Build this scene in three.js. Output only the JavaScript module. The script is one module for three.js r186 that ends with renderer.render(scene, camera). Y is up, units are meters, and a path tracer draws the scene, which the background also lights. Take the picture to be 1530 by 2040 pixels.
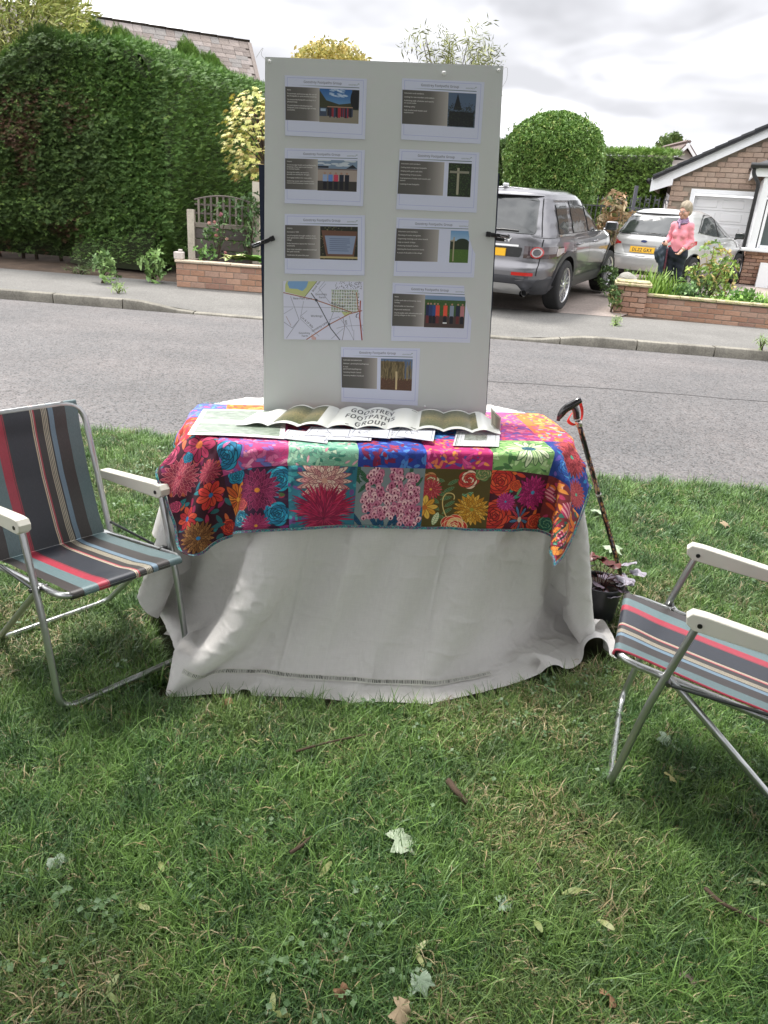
import * as THREE from 'three';
import { mergeGeometries, mergeVertices, toCreasedNormals } from 'three/addons/utils/BufferGeometryUtils.js';
import { RoundedBoxGeometry } from 'three/addons/geometries/RoundedBoxGeometry.js';
import { MarchingCubes } from 'three/addons/objects/MarchingCubes.js';
import { TessellateModifier } from 'three/addons/modifiers/TessellateModifier.js';

// ---------------------------------------------------------------- camera, sky, sun, exposure
const scene = new THREE.Scene();
const camera = new THREE.PerspectiveCamera(70, 0.75, 0.05, 400);
camera.rotation.order = 'YXZ';
camera.position.set(0, 1.42, 0);
camera.rotation.set(THREE.MathUtils.degToRad(-22.5), 0, THREE.MathUtils.degToRad(4.0));
camera.updateMatrixWorld(true);

const renderer = new THREE.WebGLRenderer({ antialias: true });
renderer.toneMapping = THREE.LinearToneMapping;
renderer.toneMappingExposure = 2.05;
renderer.shadowMap.enabled = true;

const SKY_ZENITH = 2.15, SUN_INTENSITY = 2.4;
const SUN_DIR = new THREE.Vector3(-0.24, 0.9, -0.34).normalize();

// ---------------------------------------------------------------- small helpers
function rng(seed) { let a = seed >>> 0; return () => { a = (a + 0x6D2B79F5) | 0; let t = Math.imul(a ^ (a >>> 15), 1 | a); t = (t + Math.imul(t ^ (t >>> 7), 61 | t)) ^ t; return ((t ^ (t >>> 14)) >>> 0) / 4294967296; }; }
const clamp = (x, a = 0, b = 1) => Math.min(b, Math.max(a, x));
const lerp = (a, b, t) => a + (b - a) * t;
const sstep = (a, b, x) => { const t = clamp((x - a) / (b - a)); return t * t * (3 - 2 * t); };
const V = (x, y, z) => new THREE.Vector3(x, y, z);
const R = THREE.MathUtils.degToRad;
function hash2(ix, iy, s) { let h = Math.imul(ix | 0, 374761393) ^ Math.imul(iy | 0, 668265263) ^ Math.imul(s | 0, 1274126177); h = Math.imul(h ^ (h >>> 13), 1103515245); return ((h ^ (h >>> 16)) >>> 0) / 4294967296; }
function vnoise(x, y, s = 0, per = 0) {
  const x0 = Math.floor(x), y0 = Math.floor(y), fx = x - x0, fy = y - y0;
  const w = (v) => per ? ((v % per) + per) % per : v;
  const u = fx * fx * (3 - 2 * fx), v = fy * fy * (3 - 2 * fy);
  return lerp(lerp(hash2(w(x0), w(y0), s), hash2(w(x0 + 1), w(y0), s), u), lerp(hash2(w(x0), w(y0 + 1), s), hash2(w(x0 + 1), w(y0 + 1), s), u), v);
}
function fbm(x, y, oct = 4, s = 0, per = 0) { let a = 0, g = 0.5, n = 0; for (let i = 0; i < oct; i++) { a += g * vnoise(x, y, s + i * 17, per); n += g; g *= 0.5; x *= 2; y *= 2; per *= 2; } return a / n; }
// a world point seen through photo pixel (of the 1530 x 2040 original) at distance D in front of the lens
function at(px, py, D) {
  const f = 1457, v = V((px - 765) / f, -(py - 1020) / f, -1).applyQuaternion(camera.quaternion);
  return v.multiplyScalar(D / -v.z).add(camera.position);
}
function atY(px, py, y) {
  const f = 1457, v = V((px - 765) / f, -(py - 1020) / f, -1).applyQuaternion(camera.quaternion);
  return v.multiplyScalar((y - camera.position.y) / v.y).add(camera.position);
}

// ---------------------------------------------------------------- names, things, parts
const taken = new Map();
function numbered(name) { const n = taken.get(name) || 0; taken.set(name, n + 1); return n ? `${name}_${String(n).padStart(3, '0')}` : name; }
function tag(o, label, category, group) { o.userData.label = label; o.userData.category = category; if (group) o.userData.group = group; return o; }
function thing(name, label, category, pos = [0, 0, 0], turn = 0, group) {
  const o = new THREE.Group(); o.name = numbered(name); o.position.set(...pos); o.rotation.y = turn; scene.add(o);
  return tag(o, label, category, group);
}
function mesh(name, geo, mat, parent, top) {
  const m = new THREE.Mesh(Array.isArray(geo) ? merge(geo) : geo, mat);
  m.name = top ? numbered(name) : name; m.castShadow = m.receiveShadow = true; (parent || scene).add(m); return m;
}
function solo(name, label, category, geo, mat, group) { return tag(mesh(name, geo, mat, scene, true), label, category, group); }
function struct(name, geo, mat) { const m = mesh(name, geo, mat, scene, true); m.userData.kind = 'structure'; return m; }
function stuff(o) { o.userData.kind = 'stuff'; return o; }
function copyOf(src, name, label, pos, turn) {
  const c = src.clone(); c.name = numbered(name); c.userData = { ...src.userData, label }; if (pos) c.position.set(...pos); if (turn !== undefined) c.rotation.y = turn; scene.add(c); return c;
}
function merge(list) {
  list = list.map((g) => { const q = g.index ? g.toNonIndexed() : g; for (const k of Object.keys(q.attributes)) if (!['position', 'normal', 'uv', 'color'].includes(k)) q.deleteAttribute(k); return q; });
  const all = ['position', 'normal', 'uv', 'color'].filter((k) => list.some((g) => g.attributes[k]));
  for (const g of list) for (const k of all) if (!g.attributes[k]) {
    if (k === 'normal') { g.computeVertexNormals(); continue; }
    const n = g.attributes.position.count, s = k === 'uv' ? 2 : 3; g.setAttribute(k, new THREE.BufferAttribute(new Float32Array(n * s).fill(k === 'color' ? 1 : 0), s));
  }
  return mergeGeometries(list);
}
// geometry builders
function box(w, h, d, x = 0, y = 0, z = 0, ry = 0, rx = 0, rz = 0) { const g = new THREE.BoxGeometry(w, h, d); g.rotateZ(rz); g.rotateX(rx); g.rotateY(ry); g.translate(x, y, z); return g; }
function rbox(w, h, d, r, x = 0, y = 0, z = 0, seg = 2) { const g = new RoundedBoxGeometry(w, h, d, seg, r); g.translate(x, y, z); return g; }
// a block with bevelled long edges, about 28 triangles
function chamferBox(w, h, d, c) {
  const s = new THREE.Shape(); const a = w / 2 - c, b = h / 2 - c;
  s.moveTo(-a, -b); s.lineTo(a, -b); s.lineTo(a, b); s.lineTo(-a, b); s.closePath();
  const g = new THREE.ExtrudeGeometry(s, { depth: d - 2 * c, bevelEnabled: true, bevelThickness: c, bevelSize: c, bevelSegments: 1, steps: 1 });
  g.translate(0, 0, -d / 2 + c); return g;
}
function cyl(r0, r1, h, x = 0, y = 0, z = 0, n = 16, open = false) { const g = new THREE.CylinderGeometry(r1, r0, h, n, 1, open); g.translate(x, y, z); return g; }
function tube(points, r, seg = 24, n = 8, closed = false, tension = 0.5) {
  const c = new THREE.CatmullRomCurve3(points.map((p) => (p.isVector3 ? p : V(...p))), closed, 'centripetal', tension);
  return new THREE.TubeGeometry(c, seg, r, n, closed);
}
// a path of straight runs with rounded bends of radius b
function bentTube(points, r, b, n = 10, closed = false) {
  const P = points.map((p) => (p.isVector3 ? p.clone() : V(...p))), path = new THREE.CurvePath(); let from = P[0];
  for (let i = 1; i < P.length - 1; i++) {
    const d0 = P[i].clone().sub(P[i - 1]), d1 = P[i + 1].clone().sub(P[i]); const k = Math.min(b, d0.length() * 0.49, d1.length() * 0.49);
    const a = P[i].clone().addScaledVector(d0.normalize(), -k), c = P[i].clone().addScaledVector(d1.normalize(), k);
    if (a.distanceTo(from) > 1e-4) path.add(new THREE.LineCurve3(from, a)); path.add(new THREE.QuadraticBezierCurve3(a, P[i], c)); from = c;
  }
  path.add(new THREE.LineCurve3(from, P[P.length - 1]));
  const pts = []; for (const c of path.curves) { const m = c.isLineCurve3 ? 2 : 7; for (let i = 0; i < m; i++) pts.push(c.getPoint(i / m)); } pts.push(P[P.length - 1]);
  return sweep(pts, r, n);
}
// round bar through a polyline, with caps; r may be a number or a function of 0..1
function sweep(pts, r, n = 8) {
  const rad = typeof r === 'function' ? r : () => r, m = pts.length, pos = [], uv = [], idx = []; let nrm = null, len = 0;
  for (let i = 0; i < m; i++) {
    const t = pts[Math.min(i + 1, m - 1)].clone().sub(pts[Math.max(i - 1, 0)]).normalize();
    if (!nrm) { nrm = Math.abs(t.y) < 0.9 ? V(0, 1, 0) : V(1, 0, 0); } nrm = nrm.clone().addScaledVector(t, -nrm.dot(t)).normalize();
    const bi = t.clone().cross(nrm); if (i) len += pts[i].distanceTo(pts[i - 1]); const q = rad(i / (m - 1));
    for (let k = 0; k <= n; k++) { const a = k / n * Math.PI * 2, c = Math.cos(a) * q, s = Math.sin(a) * q; pos.push(pts[i].x + nrm.x * c + bi.x * s, pts[i].y + nrm.y * c + bi.y * s, pts[i].z + nrm.z * c + bi.z * s); uv.push(k / n, len); }
  }
  for (let i = 0; i < m - 1; i++) for (let k = 0; k < n; k++) { const a = i * (n + 1) + k, b = a + n + 1; idx.push(a, a + 1, b, b, a + 1, b + 1); }
  for (const e of [0, m - 1]) { const c = pos.length / 3; pos.push(pts[e].x, pts[e].y, pts[e].z); uv.push(0.5, 0); for (let k = 0; k < n; k++) { const a = e * (n + 1) + k; e ? idx.push(c, a, a + 1) : idx.push(c, a + 1, a); } }
  const g = new THREE.BufferGeometry(); g.setAttribute('position', new THREE.Float32BufferAttribute(pos, 3)); g.setAttribute('uv', new THREE.Float32BufferAttribute(uv, 2)); g.setIndex(idx); g.computeVertexNormals(); return g;
}
// a grid surface: fn(i/nu, j/nv) -> Vector3
function gridSurf(nu, nv, fn, uvf) {
  const pos = [], uv = [], idx = [];
  for (let j = 0; j <= nv; j++) for (let i = 0; i <= nu; i++) { const u = i / nu, v = j / nv, p = fn(u, v); pos.push(p.x, p.y, p.z); const q = uvf ? uvf(u, v, p) : [u, v]; uv.push(q[0], q[1]); }
  for (let j = 0; j < nv; j++) for (let i = 0; i < nu; i++) { const a = j * (nu + 1) + i, b = a + 1, c = a + nu + 1, d = c + 1; idx.push(a, b, d, a, d, c); }
  const g = new THREE.BufferGeometry(); g.setAttribute('position', new THREE.Float32BufferAttribute(pos, 3)); g.setAttribute('uv', new THREE.Float32BufferAttribute(uv, 2)); g.setIndex(idx); g.computeVertexNormals(); return g;
}
function shapeOf(pts) { const s = new THREE.Shape(); pts.forEach((p, i) => (i ? s.lineTo(p[0], p[1]) : s.moveTo(p[0], p[1]))); s.closePath(); return s; }
function prism(pts, depth, bevel = 0) { const g = new THREE.ExtrudeGeometry(shapeOf(pts), { depth, bevelEnabled: bevel > 0, bevelThickness: bevel, bevelSize: bevel, bevelSegments: 1 }); return g; }
function place(g, p, ry = 0) { g.rotateY(ry); g.translate(p.x, p.y, p.z); return g; }
function uvXZ(g, k = 1) { const p = g.attributes.position, u = new Float32Array(p.count * 2); for (let i = 0; i < p.count; i++) { u[2 * i] = p.getX(i) * k; u[2 * i + 1] = p.getZ(i) * k; } g.setAttribute('uv', new THREE.BufferAttribute(u, 2)); return g; }
// box-projected uv in metres
function uvBox(g, k = 1) {
  if (g.index) g = g.toNonIndexed(); g.computeVertexNormals(); const p = g.attributes.position, n = g.attributes.normal, u = new Float32Array(p.count * 2);
  for (let i = 0; i < p.count; i++) { const x = Math.abs(n.getX(i)), y = Math.abs(n.getY(i)), z = Math.abs(n.getZ(i)); let a, b; if (y >= x && y >= z) { a = p.getX(i); b = p.getZ(i); } else if (x > z) { a = p.getZ(i); b = p.getY(i); } else { a = p.getX(i); b = p.getY(i); } u[2 * i] = a * k; u[2 * i + 1] = b * k; }
  g.setAttribute('uv', new THREE.BufferAttribute(u, 2)); return g;
}
// textures
const toS = (c) => Math.round(255 * clamp(c <= 0.0031308 ? 12.92 * c : 1.055 * Math.pow(c, 1 / 2.4) - 0.055));
function colorTex(w, h, fn, repeat = 1) {          // fn(u, v) -> linear [r, g, b] (tiles if fn does)
  const d = new Uint8Array(w * h * 4); let k = 0;
  for (let y = 0; y < h; y++) for (let x = 0; x < w; x++) { const c = fn(x / w, y / h); d[k++] = toS(c[0]); d[k++] = toS(c[1]); d[k++] = toS(c[2]); d[k++] = 255; }
  const t = new THREE.DataTexture(d, w, h); t.colorSpace = THREE.SRGBColorSpace; t.wrapS = t.wrapT = THREE.RepeatWrapping; t.magFilter = t.minFilter = THREE.LinearFilter; t.repeat.set(repeat, repeat); t.needsUpdate = true; return t;
}
function grayTex(w, h, fn, repeat = 1) {
  const d = new Uint8Array(w * h * 4); let k = 0;
  for (let y = 0; y < h; y++) for (let x = 0; x < w; x++) { const c = Math.round(255 * clamp(fn(x / w, y / h))); d[k++] = c; d[k++] = c; d[k++] = c; d[k++] = 255; }
  const t = new THREE.DataTexture(d, w, h); t.wrapS = t.wrapT = THREE.RepeatWrapping; t.magFilter = t.minFilter = THREE.LinearFilter; t.repeat.set(repeat, repeat); t.needsUpdate = true; return t;
}
const rgb = (r, g, b) => new THREE.Color().setRGB(r, g, b);
function mat(r, g, b, rough = 0.8, o = {}) { return new THREE.MeshStandardMaterial({ color: rgb(r, g, b), roughness: rough, ...o }); }
function phys(r, g, b, rough, o = {}) { return new THREE.MeshPhysicalMaterial({ color: rgb(r, g, b), roughness: rough, ...o }); }
function canvas(w, h, draw) { const c = document.createElement('canvas'); c.width = w; c.height = h; draw(c.getContext('2d'), w, h); const t = new THREE.CanvasTexture(c); t.colorSpace = THREE.SRGBColorSpace; t.magFilter = THREE.LinearFilter; t.anisotropy = 8; return t; }
// leaf sprays: merges n little leaves into one geometry; leaf = flat folded quad
function leafGeo(len, wid, fold = 0.25, droop = 0.1) {
  const g = new THREE.BufferGeometry();
  const p = [0, 0, 0, -wid / 2, wid * fold, len * 0.45, wid / 2, wid * fold, len * 0.45, 0, 0, len * 0.5, 0, -droop * len, len];
  g.setAttribute('position', new THREE.Float32BufferAttribute(p, 3)); g.setAttribute('uv', new THREE.Float32BufferAttribute([0.5, 0, 0, 0.5, 1, 0.5, 0.5, 0.5, 0.5, 1], 2));
  g.setIndex([0, 3, 1, 0, 2, 3, 1, 3, 4, 3, 2, 4]); g.computeVertexNormals(); return g;
}
const M4 = new THREE.Matrix4(), Q = new THREE.Quaternion(), E3 = new THREE.Euler();
function tr(g, x, y, z, rx, ry, rz, s = 1) { const c = g.clone(); E3.set(rx, ry, rz, 'YXZ'); Q.setFromEuler(E3); M4.compose(V(x, y, z), Q, V(s, s, s)); c.applyMatrix4(M4); return c; }
function instanced(name, geo, m, list, parent, colors) {   // list of [Vector3, Quaternion, scale]
  const im = new THREE.InstancedMesh(geo, m, list.length); const S = V(1, 1, 1);
  list.forEach(([p, q, s], i) => { S.setScalar(s); if (s.isVector3) S.copy(s); M4.compose(p, q, S); im.setMatrixAt(i, M4); if (colors) im.setColorAt(i, colors[i]); });
  im.name = name; im.castShadow = im.receiveShadow = true; (parent || scene).add(im); return stuff(im);
}

// ---------------------------------------------------------------- sky texture (overcast, broken cloud) and sun
{
  const w = 2048, h = 1024, d = new Float32Array(w * h * 4); let k = 0;
  for (let y = 0; y < h; y++) for (let x = 0; x < w; x++) {
    const el = (y / h - 0.5) * Math.PI, az = (x / w) * Math.PI * 2, se = Math.sin(el);
    let c;
    if (el <= 0) { c = [0.30, 0.31, 0.28]; } else {
      const r = Math.cos(el) / (se + 0.16), cx = Math.cos(az) * r * 1.35 + 7.3, cy = Math.sin(az) * r * 1.35 + 2.1;
      const wx = fbm(cx * 0.8 + 5, cy * 0.8, 3, 3) * 1.4, wy = fbm(cx * 0.8, cy * 0.8 + 9, 3, 5) * 1.4;
      const n = fbm(cx * 0.75 + wx, cy * 0.75 + wy, 6, 11), n2 = fbm(cx * 0.3 + 3, cy * 0.3 + 1, 3, 31);
      const dark = sstep(0.40, 0.62, n * 0.75 + n2 * 0.35) * (0.75 + 0.5 * fbm(cx * 3.1, cy * 3.1, 4, 51));
      const base = SKY_ZENITH * (1 + 2.0 * Math.pow(se, 0.9)) / 3 * 0.94;
      const s = base * lerp(1.12, 0.46, dark * sstep(0.0, 0.14, se));
      c = [s * lerp(1.0, 0.965, dark), s * lerp(0.998, 0.975, dark), s * lerp(1.01, 1.03, dark)];
    }
    d[k++] = c[0]; d[k++] = c[1]; d[k++] = c[2]; d[k++] = 1;
  }
  const t = new THREE.DataTexture(d, w, h, THREE.RGBAFormat, THREE.FloatType);
  t.mapping = THREE.EquirectangularReflectionMapping; t.colorSpace = THREE.LinearSRGBColorSpace; t.magFilter = t.minFilter = THREE.LinearFilter; t.wrapS = THREE.RepeatWrapping; t.needsUpdate = true;
  scene.background = t; scene.environment = t;
}
const sun = new THREE.DirectionalLight(new THREE.Color(1, 0.96, 0.9), SUN_INTENSITY);
sun.position.copy(SUN_DIR).multiplyScalar(40).add(V(0, 0, -8)); sun.target.position.set(0, 0, -8); sun.castShadow = true; sun.shadow.radius = 22;
sun.shadow.mapSize.set(4096, 4096); Object.assign(sun.shadow.camera, { left: -25, right: 25, top: 25, bottom: -25, near: 1, far: 90 });
scene.add(sun, sun.target);
// ---------------------------------------------------------------- ground heights: lawn 0, road slightly cambered, far side rising gently
const kerbZ = (x) => -(9.23 - 0.073 * x);                 // face of the far kerb
const roadEdgeZ = (x) => -4.27 + 0.075 * x + 0.05 * Math.sin(x * 1.9) + 0.03 * Math.sin(x * 5.1 + 1);
const plotZ = (x) => kerbZ(x) - 1.95;                     // back of the pavement
function yardY(x, z) { const d = plotZ(x) - z; return 0.185 + Math.max(0, d) * 0.0435; }
function roadY(x, z) { const t = (z - kerbZ(x)) / (roadEdgeZ(x) - kerbZ(x)); return lerp(0.03, -0.045, clamp(t)) + 0.05 * 4 * t * (1 - t) * (t > 0 && t < 1 ? 1 : 0); }

// wide ground sheet, below everything, to the horizon
{
  const g = new THREE.PlaneGeometry(600, 600, 1, 1); g.rotateX(-Math.PI / 2); g.translate(0, -0.35, -150);
  struct('ground', uvXZ(g), mat(0.07, 0.075, 0.04, 0.95));
}
// lawn soil sheet under the grass
const lawnTex = colorTex(512, 512, (u, v) => {
  const a = fbm(u * 12, v * 12, 5, 2, 12), b = fbm(u * 48, v * 48, 3, 9, 48), c = sstep(0.35, 0.7, a);
  const k = 0.5 + 0.9 * b; return [lerp(0.034, 0.060, c) * k, lerp(0.046, 0.056, c) * k, lerp(0.016, 0.026, c) * k];
}, 0.5);
{
  const g = gridSurf(90, 60, (u, v) => { const x = lerp(-14, 14, u), z = lerp(8, roadEdgeZ(x) - 0.06, v); const q = sstep(0.35, 0, Math.abs(z - roadEdgeZ(x))); return V(x, -0.012 - 0.05 * q + 0.012 * (fbm(x * 1.4 + 20, z * 1.4 + 20, 3, 8) - 0.5), z); }, (u, v, p) => [p.x, p.z]);
  struct('lawn', g, new THREE.MeshStandardMaterial({ map: lawnTex, roughness: 1, bumpMap: lawnTex, bumpScale: 0.01 }));
}
// road: worn chippings in grey-pink asphalt
const asphaltC = colorTex(1024, 1024, (u, v) => {
  const a = fbm(u * 5, v * 5, 4, 2, 5), chip = hash2(Math.floor(u * 512), Math.floor(v * 512), 5), c2 = vnoise(u * 340, v * 340, 7, 340), c3 = vnoise(u * 110, v * 110, 17, 110);
  const k = (0.84 + 0.32 * a) * (0.40 + 0.46 * chip + 0.42 * c2 + 0.30 * c3); const warm = (vnoise(u * 300, v * 300, 3, 300) - 0.5) * 0.10 + (a - 0.5) * 0.06;
  const gap = c2 < 0.24 ? 0.5 : 1; return [0.13 * k * gap * (1 + warm), 0.124 * k * gap, 0.124 * k * gap * (1 - warm * 0.5)];
});
const asphaltB = grayTex(1024, 1024, (u, v) => 0.55 * vnoise(u * 340, v * 340, 7, 340) + 0.3 * vnoise(u * 170, v * 170, 4, 170) + 0.15 * hash2(Math.floor(u * 512), Math.floor(v * 512), 5));
{
  const g = gridSurf(120, 40, (u, v) => { const x = lerp(-40, 40, u), z = lerp(Math.abs(x) > 14 ? kerbZ(x) + 5 : roadEdgeZ(x) + 0.25, kerbZ(x), v); return V(x, roadY(x, z), z); }, (u, v, p) => [p.x / 3.1, p.z / 3.1]);
  { const p = g.attributes.position, col = new Float32Array(p.count * 3); for (let i = 0; i < p.count; i++) { const x = p.getX(i), z = p.getZ(i), k = 0.84 + 0.32 * fbm(x * 0.22 + 5, (z - 0.073 * x) * 1.5 + 3, 3, 91) - 0.07 * sstep(0.3, 0.6, fbm(x * 0.5, z * 2.6, 2, 93)); col[3 * i] = k; col[3 * i + 1] = k * 0.99; col[3 * i + 2] = k * 0.985; } g.setAttribute('color', new THREE.BufferAttribute(col, 3)); }
  struct('road', g, new THREE.MeshStandardMaterial({ vertexColors: true, map: asphaltC, bumpMap: asphaltB, bumpScale: 0.008, roughness: 0.78 }));
  // a sealed trench seam running along the road
  const s = gridSurf(60, 1, (u, v) => { const x = lerp(-1, 14, u), z = -6.62 + 0.02 * x + 0.03 * Math.sin(x * 2.3) + 0.012 * Math.sin(x * 9) + (v - 0.5) * 0.016; return V(x, roadY(x, z) + 0.004, z); }, (u, v, p) => [p.x, p.z]);
  struct('road_seam', s, mat(0.095, 0.09, 0.09, 0.9));
}
// pavement (tarmac footway) behind the kerb
const paveC = colorTex(512, 512, (u, v) => {
  const a = fbm(u * 4, v * 4, 4, 22, 4), c2 = vnoise(u * 200, v * 200, 7, 200), c = hash2(Math.floor(u * 256), Math.floor(v * 256), 8), k = (0.72 + 0.5 * a) * (0.6 + 0.4 * c2 + 0.35 * c);
  return [0.155 * k, 0.15 * k, 0.14 * k];
}, 0.5);
const drops = [[-2.55, 1.55]];                               // the lowered kerb at the driveways
function kerbTop(x) { let t = 0.115; for (const [a, b] of drops) t -= 0.09 * sstep(a - 0.85, a - 0.05, x) * (1 - sstep(b + 0.05, b + 0.85, x)); return roadY(x, kerbZ(x)) + t; }
function paveY(x, z) { const d = clamp((kerbZ(x) - 0.125 - z) / 1.83); return lerp(kerbTop(x) - 0.004, 0.185, sstep(0, 1, Math.pow(d, 0.7))); }
{
  const g = gridSurf(160, 24, (u, v) => { const x = lerp(-40, 40, u), z = lerp(kerbZ(x) - 0.124, plotZ(x) - 0.1, v); return V(x, paveY(x, z), z); }, (u, v, p) => [p.x, p.z]);
  struct('pavement', g, new THREE.MeshStandardMaterial({ map: paveC, bumpMap: asphaltB, bumpScale: 0.003, roughness: 0.9 }));
  // far plot: bare earth and drive behind the pavement
  const e = gridSurf(120, 60, (u, v) => { const x = lerp(-45, 45, u), z = lerp(plotZ(x) - 0.08, -70, Math.pow(v, 2)); return V(x, yardY(x, Math.max(z, -30)) - 0.012, z); }, (u, v, p) => [p.x, p.z]);
  const soilT = colorTex(512, 512, (u, v) => { const a = fbm(u * 10, v * 10, 5, 4, 10), b = hash2(Math.floor(u * 256), Math.floor(v * 256), 3), k = (0.5 + a) * (0.7 + 0.6 * b); return [0.085 * k, 0.058 * k, 0.040 * k]; }, 0.6);
  struct('garden_soil', e, new THREE.MeshStandardMaterial({ map: soilT, roughness: 1 }));
  // driveway: pale pinkish concrete slab between the planter and the brick pillar, widening towards the garage
  const dr = [[-1.9, plotZ(-1.9) + 0.02], [3.18, plotZ(3.18) + 0.02], [4.3, -12.6], [9.5, -14.2], [9.6, -18.4], [-1.9, -18.4]];
  const dg = new THREE.ShapeGeometry(shapeOf(dr.map(([x, z]) => [x, -z]))); const dm = new TessellateModifier(0.6, 6).modify(dg.toNonIndexed());
  const p = dm.attributes.position; for (let i = 0; i < p.count; i++) { const x = p.getX(i), z = -p.getY(i); p.setXYZ(i, x, yardY(x, z) + 0.004, z); } uvXZ(dm); dm.computeVertexNormals();
  const dT = colorTex(512, 512, (u, v) => { const a = fbm(u * 4, v * 4, 5, 14, 4), b = vnoise(u * 128, v * 128, 3, 128), k = (0.7 + 0.55 * a) * (0.8 + 0.35 * b); return [0.29 * k, 0.243 * k, 0.217 * k]; }, 0.4);
  struct('driveway', dm, new THREE.MeshStandardMaterial({ map: dT, roughness: 0.9 }));
}
// kerb: each stone a part
{
  const kerb = new THREE.Group(); kerb.name = 'kerb'; kerb.userData.kind = 'structure'; scene.add(kerb);
  const T = colorTex(256, 256, (u, v) => { const a = fbm(u * 6, v * 6, 5, 41, 6), b = vnoise(u * 90, v * 90, 5, 90), k = (0.55 + 0.8 * a) * (0.75 + 0.4 * b); return [0.20 * k, 0.187 * k, 0.16 * k]; }, 1);
  const mats = [0.9, 1.0, 1.1].map((k) => new THREE.MeshStandardMaterial({ map: T, color: rgb(k, k, k * 0.98), roughness: 0.92, bumpMap: T, bumpScale: 0.006 }));
  const r = rng(4); let x = -16.3;
  while (x < 14) {
    const L = 0.905, a = x + 0.005, b = x + L, y0 = -0.2, prof = (xx) => [kerbTop(xx), kerbZ(xx)];
    const g = gridSurf(4, 7, (u, v) => {
      const xx = lerp(a, b, u), [t, z] = prof(xx), P = [[y0, 0], [lerp(y0, t, 0.8), 0], [t - 0.022, 0], [t - 0.006, -0.008], [t, -0.024], [t, -0.118], [t - 0.012, -0.125], [y0, -0.125]][Math.round(v * 7)];
      return V(xx, P[0], z + P[1]);
    }, (u, v, p) => [p.x, p.y + p.z]);
    const caps = [a, b].map((xx, i) => { const [t, z] = prof(xx), s = new THREE.BufferGeometry(), q = [[y0, 0], [t - 0.022, 0], [t, -0.024], [t, -0.118], [y0, -0.125]]; s.setAttribute('position', new THREE.Float32BufferAttribute(q.flatMap((e) => [xx, e[0], z + e[1]]), 3)); s.setAttribute('uv', new THREE.Float32BufferAttribute(q.flatMap((e) => [e[1], e[0]]), 2)); s.setIndex(i ? [0, 1, 2, 0, 2, 3, 0, 3, 4] : [0, 2, 1, 0, 3, 2, 0, 4, 3]); s.computeVertexNormals(); return s; });
    const m = mesh('kerb_stone', [toCreasedNormals(g, 0.6), ...caps], mats[Math.floor(r() * 3)], kerb);
    m.position.y = (r() - 0.5) * 0.006; m.position.z = (r() - 0.5) * 0.008; x += 0.915;
  }
}
// ---------------------------------------------------------------- the broad sycamore that the table stands under (trunk behind the camera, boughs overhead; its lobed leaves lie on the grass)
const lobedLeaf = (() => { const n = 5, out = []; const lobes = [[0, 1], [0.9, 0.86], [-0.9, 0.86], [1.95, 0.55], [-1.95, 0.55]].sort((a, b) => a[0] - b[0]); const pts = [[0, -0.12]]; lobes.forEach(([a, l], i) => { const prev = i ? (lobes[i - 1][0] + a) / 2 : a - 0.5; pts.push([Math.sin(prev) * 0.38, Math.cos(prev) * 0.38]); for (const q of [-0.22, -0.1, 0, 0.1, 0.22]) { const ll = l * (1 - Math.abs(q) * 1.5) * (q === 0 ? 1 : Math.abs(q) < 0.15 ? 1.03 : 1); pts.push([Math.sin(a + q) * ll, Math.cos(a + q) * ll]); } }); pts.push([Math.sin(2.6) * 0.3, Math.cos(2.6) * 0.3]);
  return (curl = 0.15, seed = 1, web = 0.38) => { const pos = [0, 0, 0], uv = [0.5, 0.4], idx = []; pts.forEach(([x, z], i) => { const r0 = Math.hypot(x, z), wk = r0 > 0.3 && r0 < 0.45 ? web / 0.38 : 1; x *= wk; z *= wk; const r = r0 * wk; pos.push(x, -curl * r * r + 0.06 * Math.sin(i * 2.3 + seed) * r + 0.05 * Math.cos(Math.atan2(x, z) * 3 + seed) * r, z); uv.push(0.5 + x * 0.5, 0.4 + z * 0.5); if (i) idx.push(0, i, i + 1); }); idx.push(0, pts.length, 1); const g = new THREE.BufferGeometry(); g.setAttribute('position', new THREE.Float32BufferAttribute(pos, 3)); g.setAttribute('uv', new THREE.Float32BufferAttribute(uv, 2)); g.setIndex(idx); g.computeVertexNormals(); return g; }; })();
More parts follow.
